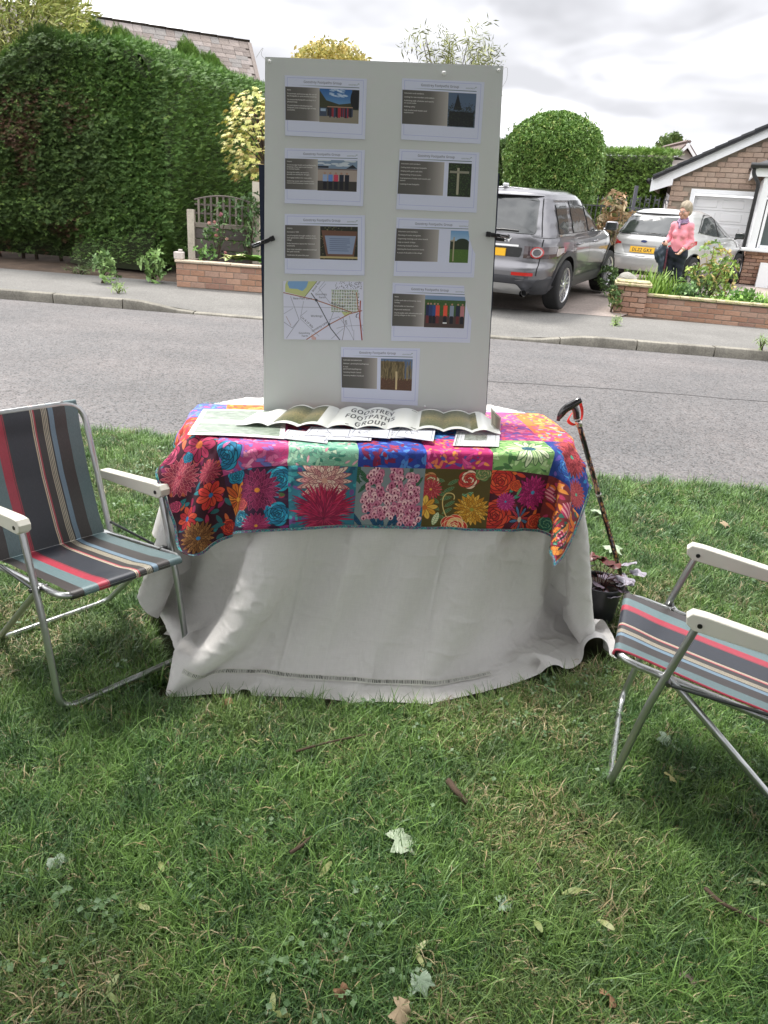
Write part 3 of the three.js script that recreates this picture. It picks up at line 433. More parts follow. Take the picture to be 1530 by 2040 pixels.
// a hedge: a solid dark twiggy core and a shell of sprays.  surf(u, v) -> {p, n}; count sprays
function hedge(t, core, surf, count, seed, geos, size, colour, depth = 0.16, flow) {
  mesh('woody_core', core, mat(0.04, 0.05, 0.024, 1), t);
  const r = rng(seed), lists = geos.map(() => [[], []]);
  for (let i = 0; i < count; i++) {
    const u = r(), v = r(), s = surf(u, v, r); if (!s) continue; const k = i % geos.length, q = s.p.clone().addScaledVector(s.n, (r() - 0.75) * depth + (s.out || 0));
    const d = s.n.clone().multiplyScalar(0.55 + 0.5 * r()).add(flow ? flow(u, v, r) : V((r() - 0.5) * 1.4, (r() - 0.45) * 1.2, (r() - 0.5) * 0.6)).normalize();
    const up = V(0, 1, 0).addScaledVector(s.n, 0.4), x = up.clone().cross(d).normalize(), y = d.clone().cross(x), m = new THREE.Matrix4().makeBasis(x, y, d), qq = new THREE.Quaternion().setFromRotationMatrix(m).multiply(new THREE.Quaternion().setFromAxisAngle(V(0, 0, 1), (r() - 0.5) * 1.6));
    lists[k][0].push([q, qq, size * (0.6 + 0.8 * r()) * (s.k || 1)]); lists[k][1].push(colour(u, v, r, q, s));
  }
  geos.forEach((g, k) => instanced('foliage', g, foliageM, lists[k][0], t, lists[k][1]));
}
const sprays = [conifer(1, 1), conifer(1, 2), conifer(1, 3)];
// ---- tall overgrown hedge on the left: front face along the pavement
{
  const t = thing('overgrown_hedge', 'tall dark conifer hedge at the left, shaggy and browning in patches', 'hedge', [0, 0, 0]);
  const yB = 0.22, top = (x) => 3.20 + 0.12 * sstep(-6.2, -4.8, x) * sstep(-3.9, -4.6, x) + 0.16 * Math.sin(x * 2.1) + 0.08 * Math.sin(x * 5.3), face = (x) => -12.35 + 0.20 * (x + 4) * -1 * -1 * 0.5 + 0.0 * x;
  const zf = (x, y) => face(x) + 0.28 * Math.sin(clamp((y - yB) / 3.2) * 3.0) + 0.16 * (fbm(x * 1.5 + 9, y * 1.5, 3, 3) - 0.5) * 2 - 0.35 * sstep(0.75, 0.25, y - yB + 0.0);
  const core = gridSurf(50, 40, (u, v) => { const x = lerp(-11, -3.75, u); if (v < 0.7) { const y = lerp(yB + 0.1, top(x) - 0.2, v / 0.7); return V(x, y, zf(x, y) - 0.16); } return V(x, top(x) - 0.2, zf(x, top(x)) - 0.16 - (v - 0.7) / 0.3 * 1.9); });
  const end = box(0.1, 3.1, 1.6, -3.85, 1.75, -13.4);
  const surf = (u, v, r) => { const x = lerp(-9.5, -3.62, u); if (v < 0.80) { const y = lerp(yB + 0.12, top(x), Math.pow(v / 0.80, 0.9)), fx = sstep(-3.95, -3.62, x); if (y < 0.55 && r() < 0.55) return null; return { p: V(x, y, zf(x, y) + 0.02), n: V(0.12 + fx, 0.05, 1).normalize(), face: 1, y }; } const w = (v - 0.80) / 0.20; return { p: V(x, top(x) + 0.03, zf(x, top(x)) - w * 1.5), n: V(0, 1, 0.35).normalize(), face: 0, k: 1.25, y: top(x) }; };
  const colour = (u, v, r, p, s) => {
    const brown = sstep(0.40, 0.56, fbm(p.x * 1.3 + 30, p.y * 1.3 + 3, 3, 6)) * sstep(3.0, 2.2, p.y) * sstep(-4.2, -5.0, p.x), k = (0.7 + 0.6 * r()) * (0.7 + 0.6 * fbm(p.x * 2.6, p.y * 2.6 + 40, 3, 12));
    const g = mixC([0.024, 0.046, 0.013], [0.06, 0.105, 0.027], r(), k); if (r() < 0.12) return mixC([0.055, 0.095, 0.022], [0.11, 0.16, 0.04], r(), k); g.lerp(mixC([0.042, 0.088, 0.024], [0.082, 0.15, 0.042], r(), k), 0.8 * sstep(-4.9, -3.9, p.x)); return r() < brown * 0.75 ? mixC([0.05, 0.03, 0.018], [0.085, 0.04, 0.028], r(), k) : g;
  };
  hedge(t, [core, end], surf, 56000, 5, sprays, 0.09, colour, 0.15, (u, v, r) => V(0.55 + (r() - 0.5) * 1.3, (r() - 0.62) * 0.9, (r() - 0.5) * 0.4));
  // bare lower stems
  const r = rng(8), st = []; for (let i = 0; i < 16; i++) { const x = lerp(-8.8, -3.8, i / 15) + (r() - 0.5) * 0.2, z = zf(x, 0.4) - 0.22; st.push(sweep([V(x, 0.15, z), V(x + (r() - 0.5) * 0.1, 0.5, z), V(x + (r() - 0.5) * 0.3, 1.1, z - 0.1)], (q) => lerp(0.035, 0.022, q), 6)); } mesh('stems', st, mat(0.05, 0.035, 0.025, 1), t);
}
// ---- clipped hedge running back from the pavement, bright flat top
{
  const t = thing('clipped_hedge', 'neatly clipped green conifer hedge running back beside the drive, with a flat sunlit top', 'hedge', [0, 0, 0]);
  const A = V(-4.02, 0, -12.2), B = V(-2.62, 0, -16.6), ax = B.clone().sub(A), L = ax.length(); ax.normalize(); const nx = V(-ax.z, 0, ax.x), H = 3.42, yB = 0.25;   // nx points to the drive
  const bul = (y) => 0.50 * Math.sin(clamp((y - yB) / (H - yB)) * 2.5 + 0.25) - 0.2 * sstep(H - 0.35, H, y);
  const P = (u, y) => A.clone().addScaledVector(ax, u * L).addScaledVector(nx, bul(y) * lerp(1, 0.5, u) + 0.08 * (fbm(u * 9, y * 2, 2, 6) - 0.5)).setY(y);
  const core = [gridSurf(40, 30, (u, v) => { const k = v < 0.75 ? P(u, lerp(yB, H - 0.12, v / 0.75)) : P(u, H - 0.12).addScaledVector(nx, -(v - 0.75) / 0.25 * 1.8); return k.addScaledVector(nx, -0.12); }), gridSurf(8, 8, (u, v) => P(0, lerp(yB, H - 0.12, v)).addScaledVector(nx, -0.15 - 1.5 * u))];
  const surf = (u, v, r) => {
    if (u < 0.13) { const y = lerp(yB + 0.1, H, v), w = r() * 1.5, p = P(0, y).addScaledVector(nx, -w); return { p: p.addScaledVector(ax, -0.22 * Math.sin(Math.min(1, w * 1.3) * 1.57)), n: V(0.25, 0.05, 1).normalize(), f: 0, y }; }
    const uu = (u - 0.13) / 0.87; if (v < 0.72) { const y = lerp(yB + 0.1, H, v / 0.72); return { p: P(uu, y), n: nx.clone().add(V(0, 0.15, 0.15)).normalize(), f: 1, y }; }
    const w = (v - 0.72) / 0.28; return { p: P(uu, H).addScaledVector(nx, -w * 1.7).setY(H + 0.03 * r()), n: V(0.1, 1, 0.1).normalize(), f: 2, y: H };
  };
  const colour = (u, v, r, p, s) => { const k = 0.75 + 0.5 * r(); return r() < 0.35 ? mixC([0.075, 0.14, 0.032], [0.12, 0.20, 0.048], r(), k) : mixC([0.042, 0.088, 0.024], [0.085, 0.155, 0.042], r(), k); };
  hedge(t, core, surf, 52000, 15, sprays, 0.066, colour, 0.10, (u, v, r) => V(0.3 + (r() - 0.5) * 1.2, (r() - 0.3) * 0.9, (r() - 0.5) * 1.2));
}
// ---- unclipped growth rising behind the clipped hedge
{
  const t = thing('conifer_regrowth', 'row of unclipped conifer shoots rising behind the clipped hedge below the slate roof', 'hedge', [0, 0, 0]);
  const surf = (u, v, r) => { const a = at(lerp(170, 470, u), 0, 15.2), h = lerp(3.95, 3.5, u) + 0.14 * Math.sin(u * 11) + 0.08 * Math.sin(u * 31); const y = lerp(2.8, h, Math.pow(v, 0.6)); return { p: V(a.x, y, -15.2 + 0.5 * (1 - v) + (r() - 0.5) * 0.4), n: V((r() - 0.5) * 0.6, 0.9, 0.5).normalize(), y, k: 1.1 }; };
  const core = gridSurf(30, 6, (u, v) => { const a = at(lerp(170, 465, u), 0, 15.3); return V(a.x, lerp(2.2, lerp(3.7, 3.28, u) + 0.12 * Math.sin(u * 11), v), -15.35 + 0.4 * (1 - v)); });
  hedge(t, core, surf, 9000, 25, sprays, 0.14, (u, v, r) => mixC([0.05, 0.10, 0.022], [0.11, 0.17, 0.045], r(), 0.75 + 0.5 * r()), 0.12, (u, v, r) => V((r() - 0.5) * 1.4, 0.5 + r() * 0.8, 0.3));
}
// ---- small orange terracotta ridge glimpsed on the hedge is left to the roof; plants at the hedge foot
function shrub(name, label, cat, base, { w, h, d, n, geo, size, cols, seed, stems = 5, core = 0.0 }) {
  const t = thing(name, label, cat, base.toArray()), r = rng(seed), list = [], cl = [];
  const lobes = Array.from({ length: 9 }, () => [V((r() - 0.5) * w * 0.75, h * (0.3 + 0.6 * r()), (r() - 0.5) * d * 0.75), 0.22 + 0.2 * r()]);
  for (let i = 0; i < n; i++) { const [c, q] = lobes[i % 9], a = r() * 6.283, z = r() * 2 - 1, s = Math.sqrt(1 - z * z), k = Math.cbrt(0.25 + 0.75 * r()), nn = V(Math.cos(a) * s, z, Math.sin(a) * s), p = c.clone().add(V(nn.x * q * w * k, nn.y * q * h * k, nn.z * q * d * k)); if (p.y < 0.02) p.y = 0.02 + r() * 0.1; list.push([p, qUp(nn.clone().add(V(0, 0.5, 0.3)).normalize(), r, 1.2), size * (0.6 + 0.8 * r())]); const c2 = cols[Math.floor(r() * cols.length)], b = 0.75 + 0.5 * r(); cl.push(rgb(c2[0] * b, c2[1] * b, c2[2] * b)); }
  instanced('foliage', geo, foliageM, list, t, cl);
  const st = []; for (let i = 0; i < stems; i++) { const l = lobes[i % 9][0]; st.push(sweep(new THREE.CatmullRomCurve3([V((r() - 0.5) * 0.1 * w, 0, (r() - 0.5) * 0.1 * d), V(l.x * 0.35, l.y * 0.5, l.z * 0.35), l]).getPoints(8), (q) => lerp(0.014, 0.005, q) * Math.max(1, h), 5)); } mesh('stems', st, mat(0.06, 0.045, 0.03, 0.95), t); return t;
}
const bl = broadCluster(5, 0.9, 0.5, 0.9, 3), bl2 = broadCluster(6, 0.75, 0.42, 1.0, 6), thin = broadCluster(7, 0.9, 0.16, 0.9, 9);
{
  const g1 = atY(205, 562, 0.19), g2 = atY(305, 562, 0.19), g3 = atY(160, 545, 0.19);
  shrub('hedge_shrub', 'small light green shrub at the hedge foot, further left', 'shrub', V(g1.x, 0.17, g1.z), { w: 0.42, h: 0.42, d: 0.3, n: 70, geo: bl, size: 0.075, cols: [[0.07, 0.12, 0.035], [0.10, 0.16, 0.05], [0.05, 0.09, 0.03]], seed: 3 });
  shrub('hedge_shrub', 'small light green shrub at the hedge foot, beside the planter wall', 'shrub', V(g2.x, 0.17, g2.z), { w: 0.34, h: 0.42, d: 0.3, n: 80, geo: bl, size: 0.075, cols: [[0.10, 0.17, 0.05], [0.13, 0.20, 0.07], [0.07, 0.12, 0.04]], seed: 4 });
  shrub('weed', 'low dark weed on the soil at the hedge foot', 'plant', V(g3.x, 0.17, g3.z), { w: 0.5, h: 0.2, d: 0.25, n: 40, geo: thin, size: 0.07, cols: [[0.05, 0.08, 0.03], [0.07, 0.10, 0.035]], seed: 6 });
}
// ---- golden maple at the left of the board: leaves you can pick out one by one
{
  const c = at(503, 262, 12.6), t = thing('golden_maple', 'small golden-leaved maple tree between hedge and board', 'tree', [c.x + 0.25, 0.22, c.z]);
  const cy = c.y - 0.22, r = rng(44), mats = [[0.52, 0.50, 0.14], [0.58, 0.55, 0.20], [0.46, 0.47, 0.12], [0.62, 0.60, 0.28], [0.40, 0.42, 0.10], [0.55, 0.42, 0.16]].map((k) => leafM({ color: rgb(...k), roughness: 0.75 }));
  const lobe = (() => { const gs = []; for (let i = 0; i < 5; i++) gs.push(tr(leafGeo([0.72, 0.92, 1, 0.92, 0.72][i], 0.42, 0.12, 0.1), 0, 0, 0, 0, (i - 2) * 0.72, 0)); return mergeVertices(merge(gs)); })();
  const br = []; const tk = [V(-0.02, 0, 0), V(0.03, cy * 0.5, 0.02), V(0, cy * 0.95, 0)];
  mesh('trunk', sweep(new THREE.CatmullRomCurve3(tk).getPoints(12), (q) => lerp(0.05, 0.025, q), 8), mat(0.10, 0.075, 0.055, 0.95), t);
  const rest = [], restC = []; let n = 0;
  for (let i = 0; i < 1150; i++) {
    const tier = r(), y = cy + lerp(-0.52, 0.62, tier), rad = 0.80 * Math.sqrt(Math.max(0.05, 1 - Math.pow((y - cy) / 0.78, 2))) * (0.72 + 0.38 * fbm(tier * 5, i * 0.37, 2, 4)), a = r() * 6.283, q = Math.sqrt(r()) * 0.55 + 0.45;
    const p = V(Math.cos(a) * rad * q, y - 0.18 * q * q + 0.06 * Math.sin(a * 7), Math.sin(a) * rad * q);
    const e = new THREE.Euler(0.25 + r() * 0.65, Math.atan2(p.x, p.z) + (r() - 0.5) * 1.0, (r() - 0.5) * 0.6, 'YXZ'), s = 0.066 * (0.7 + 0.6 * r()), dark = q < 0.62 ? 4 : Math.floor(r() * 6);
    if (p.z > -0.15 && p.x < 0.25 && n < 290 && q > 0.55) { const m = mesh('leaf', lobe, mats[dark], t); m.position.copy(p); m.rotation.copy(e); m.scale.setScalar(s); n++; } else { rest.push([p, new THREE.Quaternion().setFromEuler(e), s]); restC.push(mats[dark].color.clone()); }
    if (i % 26 === 0) br.push(sweep(new THREE.CatmullRomCurve3([V(0, cy * 0.75, 0), V(p.x * 0.45, lerp(cy * 0.8, p.y, 0.6), p.z * 0.45), p]).getPoints(8), (k) => lerp(0.016, 0.004, k), 5));
  }
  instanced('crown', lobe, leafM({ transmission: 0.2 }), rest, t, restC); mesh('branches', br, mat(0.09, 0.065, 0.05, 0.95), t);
}
// generic tree crown made of leaf clusters on twigs
function tree(name, label, base, trunkH, cy, rad, { n, geo, size, cols, seed, fill = 0.55, trunkR = 0.09, twigs = 14, holes = 0, flatBottom = -1, tilt = 1.0, lump = 0.25, droop = 0, tr: trans = 0 }) {
  const t = thing(name, label, 'tree', base.toArray()), r = rng(seed), list = [], cl = [];
  mesh('trunk', sweep(new THREE.CatmullRomCurve3([V(0, -0.1, 0), V(0.04, trunkH * 0.5, 0.02), V(0, trunkH, 0)]).getPoints(10), (q) => lerp(trunkR, trunkR * 0.6, q), 8), mat(0.075, 0.06, 0.045, 0.95), t);
  for (let i = 0; i < n; i++) { const a = r() * 6.283, z = lerp(flatBottom, 1, r()), s = Math.sqrt(1 - z * z), nn = V(Math.cos(a) * s, z, Math.sin(a) * s), lum = 1 - lump + 2 * lump * fbm(nn.x * 2.4 + 7, nn.y * 2.4 + nn.z * 3.1 + 5, 3, seed), k = lerp(fill, 1, Math.sqrt(r())) * lum; if (holes && fbm(nn.x * 3 + k * 2, nn.y * 3 + nn.z * 2 + 4, 2, seed + 3) < holes) continue; const p = V(nn.x * rad.x * k, cy + nn.y * rad.y * k - droop * k * k * s, nn.z * rad.z * k); list.push([p, qUp(nn.clone().add(V(0, 0.35 - droop, 0)).normalize(), r, tilt), size * (0.6 + 0.8 * r())]); const c = cols[Math.floor(r() * cols.length)], b = 0.7 + 0.6 * r(); cl.push(rgb(c[0] * b, c[1] * b, c[2] * b)); }
  instanced('crown', geo, trans ? leafM({ transmission: trans }) : foliageM, list, t, cl);
  const br = []; for (let i = 0; i < twigs; i++) { const p = list[Math.floor(i / twigs * list.length)][0]; br.push(sweep(new THREE.CatmullRomCurve3([V(0, trunkH * 0.8, 0), V(p.x * 0.4, lerp(trunkH * 0.85, p.y, 0.5), p.z * 0.4), p]).getPoints(8), (q) => lerp(trunkR * 0.4, 0.006, q), 5)); } if (br.length) mesh('branches', br, mat(0.075, 0.06, 0.045, 0.95), t); return t;
}
{
  const g = at(664, 190, 19), t0 = at(664, 86, 19).y; tree('golden_tree', 'golden yellow treetop just showing above the left half of the board', V(g.x, 0.5, g.z), 1.8, t0 - 0.5 - 0.95, V(1.05, 0.98, 0.9), { n: 2600, geo: bl2, size: 0.11, cols: [[0.26, 0.22, 0.075], [0.30, 0.24, 0.09], [0.22, 0.21, 0.07], [0.31, 0.28, 0.14]], seed: 71, lump: 0.22 });
  const b = at(893, 200, 15.5), bt = at(893, 44, 15.5).y; tree('airy_tree', 'sparse feathery treetop showing above the right half of the board', V(b.x, 0.4, b.z), 2.2, bt - 0.4 - 0.95, V(0.85, 0.98, 0.7), { n: 760, geo: thin, size: 0.12, cols: [[0.10, 0.11, 0.055], [0.16, 0.17, 0.07], [0.07, 0.075, 0.04]], seed: 72, fill: 0.25, twigs: 46, trunkR: 0.05, holes: 0.42, lump: 0.4 });
  const w = at(45, 60, 14.6), wt = at(60, -30, 14.6).y; tree('willow_tree', 'yellow-green drooping willow at the top left corner above the hedge', V(w.x - 0.2, 0.3, w.z), 3.2, wt - 0.75, V(1.45, 1.0, 1.0), { n: 1900, geo: broadCluster(8, 1.0, 0.15, 1.0, 19), size: 0.17, cols: [[0.17, 0.19, 0.055], [0.22, 0.23, 0.075], [0.13, 0.16, 0.045], [0.25, 0.24, 0.10]], seed: 73, droop: 0.35, twigs: 26, lump: 0.35 });
  // round clipped topiary tree
  const c = at(1106, 300, 15.6), ct = at(1105, 222, 15.6).y, gy = yardY(c.x, -15.6); const bot = at(1100, 398, 15.6).y - gy, top = ct - gy, rx = (at(1207, 330, 15.6).x - at(1010, 310, 15.6).x) / 2;
  const tp = thing('topiary_tree', 'evergreen tree clipped into a round dome behind the grey car', 'tree', [c.x, gy, c.z]), r = rng(81), list = [], cl = [];
  for (const [x, a] of [[-0.3, -0.14], [-0.05, 0.02], [0.22, 0.13]]) mesh('trunk', sweep([V(x * 0.7, -0.05, 0), V(x, bot * 0.6, 0.03), V(x + a, bot + 0.3, 0)], (q) => lerp(0.055, 0.04, q), 8), mat(0.11, 0.085, 0.06, 0.95), tp);
  const prof = (k) => { const y = lerp(bot, top, k); return [rx * (k < 0.42 ? 0.88 + 0.12 * Math.sin(k / 0.42 * 1.57) : Math.pow(Math.max(0, 1 - Math.pow((k - 0.42) / 0.58, 2.35)), 0.5)), y]; };
  mesh('crown_core', new THREE.LatheGeometry(Array.from({ length: 18 }, (_, i) => { const [q, y] = prof(i / 17); return new THREE.Vector2(Math.max(0, q - 0.13), lerp(y, (bot + top) / 2, 0.1)); }), 30), mat(0.05, 0.075, 0.028, 1), tp);
  for (let i = 0; i < 21000; i++) { const under = r() < 0.12, a = r() * 6.283, k = under ? 0 : r(), [q0, y] = prof(k), lm = 1 + 0.09 * (fbm(a * 2.2, k * 5, 3, 5) - 0.5) * 2, q = q0 * lm * (under ? Math.sqrt(r()) : 1), n = under ? V(0, -1, 0) : V(Math.cos(a), k > 0.42 ? (k - 0.42) * 1.6 : -0.15, Math.sin(a)).normalize(); const dp = -0.10 * r() + (r() < 0.03 && k > 0.5 ? 0.13 * r() : 0); list.push([V(Math.cos(a) * q, y, Math.sin(a) * q).addScaledVector(n, dp), qUp(n.clone().add(V(0, 0.4, 0)).normalize(), r, 1.3), 0.051 * (0.6 + 0.8 * r())]); cl.push(r() < 0.1 ? mixC([0.17, 0.19, 0.07], [0.13, 0.20, 0.05], r()) : mixC([0.05, 0.095, 0.024], [0.10, 0.165, 0.046], r(), 0.8 + 0.4 * r())); }
  instanced('crown', bl, leafM({ roughness: 0.42, color: rgb(2.1, 2.1, 1.9) }), list, tp, cl);
}
// ---- bright clipped hedge at the back, and the darker hedge behind the topiary
{
  const t = thing('back_hedge', 'bright green clipped hedge at the back between topiary and bungalow', 'hedge', [0, 0, 0]);
  const A = at(1150, 0, 23), B = at(1400, 0, 21.2), H = at(1200, 304, 23).y; A.y = B.y = 0; const ax = B.clone().sub(A), n = V(-ax.z, 0, ax.x).normalize();
  const P = (u, y) => A.clone().addScaledVector(ax, u).setY(y); if (n.z < 0) n.negate();
  const core = gridSurf(20, 12, (u, v) => (v < 0.7 ? P(u, lerp(0.4, H - 0.1, v / 0.7)) : P(u, H - 0.1).addScaledVector(n, -(v - 0.7) * 4)).addScaledVector(n, -0.12));
  hedge(t, core, (u, v, r) => (v < 0.75 ? { p: P(u, lerp(0.5, H, v / 0.75)), n, f: 1 } : { p: P(u, H).addScaledVector(n, -(v - 0.75) * 4), n: V(0, 1, 0.2).normalize(), f: 2 }), 11000, 35, sprays, 0.12, (u, v, r, p, s) => mixC([0.075, 0.14, 0.03], [0.14, 0.21, 0.05], r(), 0.8 + 0.4 * r()), 0.1);
  const t2 = thing('dark_hedge', 'dark hedge behind the topiary tree at the right edge of the board', 'hedge', [0, 0, 0]);
  const A2 = at(850, 0, 19.5), B2 = at(1160, 0, 19.0), H2 = at(1003, 285, 19.4).y; A2.y = B2.y = 0; const a2 = B2.clone().sub(A2), P2 = (u, y) => A2.clone().addScaledVector(a2, u).setY(y), nz = V(0, 0, 1);
  const core2 = gridSurf(20, 12, (u, v) => (v < 0.7 ? P2(u, lerp(0.4, H2 - 0.1, v / 0.7)) : P2(u, H2 - 0.1).add(V(0, 0, -(v - 0.7) * 4))).add(V(0, 0, -0.14)));
  hedge(t2, core2, (u, v, r) => (v < 0.75 ? { p: P2(u, lerp(0.5, H2, v / 0.75) + 0.06 * Math.sin(u * 30)), n: nz, f: 1 } : { p: P2(u, H2 + 0.06 * Math.sin(u * 30)).add(V(0, 0, -(v - 0.75) * 3)), n: V(0, 1, 0.2).normalize(), f: 2 }), 9000, 36, [bl2, ...sprays.slice(0, 2)], 0.10, (u, v, r, p, s) => mixC([0.03, 0.06, 0.018], [0.065, 0.11, 0.03], r(), 0.8 + 0.4 * r()), 0.16);
}
// ---- shrub with russet young leaves by the railings
{
  const c = at(1240, 400, 17.6), gy = yardY(c.x, -17.6); shrub('russet_shrub', 'shrub with drooping russet and pale leaves beside the iron railings', 'shrub', V(c.x, gy, c.z), { w: 1.0, h: c.y - gy + 0.08, d: 0.6, n: 150, geo: broadCluster(5, 1.0, 0.22, 0.6, 29), size: 0.21, cols: [[0.17, 0.105, 0.06], [0.22, 0.15, 0.09], [0.11, 0.08, 0.045], [0.07, 0.09, 0.035], [0.20, 0.16, 0.10]], seed: 41 });
  const d = at(1352, 296, 46); tree('distant_tree', 'far dark tree beside the distant white gable', V(d.x - 0.4, 0, d.z), 2.6, d.y - 0.4, V(0.75, 0.95, 0.8), { n: 1000, geo: bl2, size: 0.26, cols: [[0.05, 0.08, 0.025], [0.08, 0.115, 0.035]], seed: 77, lump: 0.35 });
}
// ---- planter: rose with pink blooms, hostas, climber on the right post
{
  const b = at(432, 520, 11.55), y0 = 0.50; const rose = shrub('pink_rose', 'rose bush with pink blooms climbing in front of the trellis fence', 'rose bush', V(b.x, y0, -11.62), { w: 0.42, h: 0.78, d: 0.25, n: 95, geo: bl, size: 0.062, cols: [[0.045, 0.085, 0.03], [0.065, 0.11, 0.035], [0.035, 0.065, 0.025]], seed: 51, stems: 7 });
  const bloom = merge(Array.from({ length: 9 }, (_, i) => tr(leafGeo(1, 0.9, 0.4, -0.25), 0, 0, 0, -0.5 - (i % 3) * 0.35, i * 2.4, 0, 0.6 + (i % 3) * 0.16)));
  const pm = [[0.72, 0.42, 0.42], [0.76, 0.54, 0.50], [0.66, 0.36, 0.42]].map((c) => leafM({ color: rgb(...c) }));
  [[429, 445], [418, 447], [433, 460], [431, 472], [452, 479], [441, 431], [450, 506]].forEach(([x, y], i) => { const p = at(x, y, 11.5); const m = mesh('rose_bloom', bloom, pm[i % 3], rose); m.position.set(p.x - b.x, p.y - y0, -11.5 + 11.62); m.rotation.set(0.9, i, 0.2); m.scale.setScalar(0.062 + 0.014 * (i % 2)); });
  const c = at(500, 455, 11.72); shrub('climbing_plant', 'dark leafy climber on the right fence post beside the board', 'climber', V(c.x - 0.02, y0, -11.75), { w: 0.36, h: 1.05, d: 0.2, n: 110, geo: bl, size: 0.066, cols: [[0.04, 0.08, 0.03], [0.06, 0.10, 0.035], [0.03, 0.055, 0.02]], seed: 52 });
  const hosta = (name, label, px, py, n, len, cols, edge, seed) => { const p = at(px, py, 11.35), t = thing(name, label, 'hosta', [p.x, 0.53, p.z + 0.08]), r = rng(seed);
    const T = colorTex(64, 64, (u, v) => { const w = Math.abs(u - 0.5) * 2, e = sstep(0.45, 0.62, w + 0.2 * (vnoise(u * 8, v * 8, 3) - 0.5)); const k = 0.85 + 0.25 * Math.abs(Math.sin(u * 40)); return [lerp(cols[0], edge[0], e) * k, lerp(cols[1], edge[1], e) * k, lerp(cols[2], edge[2], e) * k]; }); const m = leafM({ map: T, roughness: 0.5 });
    for (let i = 0; i < n; i++) { const a = i * 2.4 + r(), L = len * (0.7 + 0.5 * r()), el = 0.35 + 0.9 * r(); const g = gridSurf(6, 8, (u, v) => { const w = Math.sin(Math.pow(v, 0.75) * Math.PI) * 0.34 * L, x = (u - 0.5) * 2 * w, bend = el - v * 1.5; return V(x, L * 0.55 * Math.sin(el) * v - 0.35 * L * v * v * (1.2 - el * 0.6) + Math.abs(x) * 0.25 + 0.05, L * v * Math.cos(el * 0.6)); }); g.rotateY(a); mesh('leaf', g, m, t); } };
  hosta('variegated_hosta', 'hosta with cream-edged green leaves in the planter', 470, 518, 16, 0.22, [0.16, 0.24, 0.06], [0.52, 0.52, 0.24], 61);
  hosta('green_hosta', 'hosta with plain broad green leaves in the planter, next to the board', 508, 522, 13, 0.27, [0.13, 0.26, 0.05], [0.15, 0.29, 0.06], 62);
  const f = at(411, 508, 11.5); shrub('planter_fern', 'small bright green leafy plant at the left of the planter', 'plant', V(f.x, 0.49, -11.4), { w: 0.26, h: 0.22, d: 0.2, n: 26, geo: bl, size: 0.06, cols: [[0.10, 0.19, 0.05], [0.07, 0.14, 0.04]], seed: 63 });
}
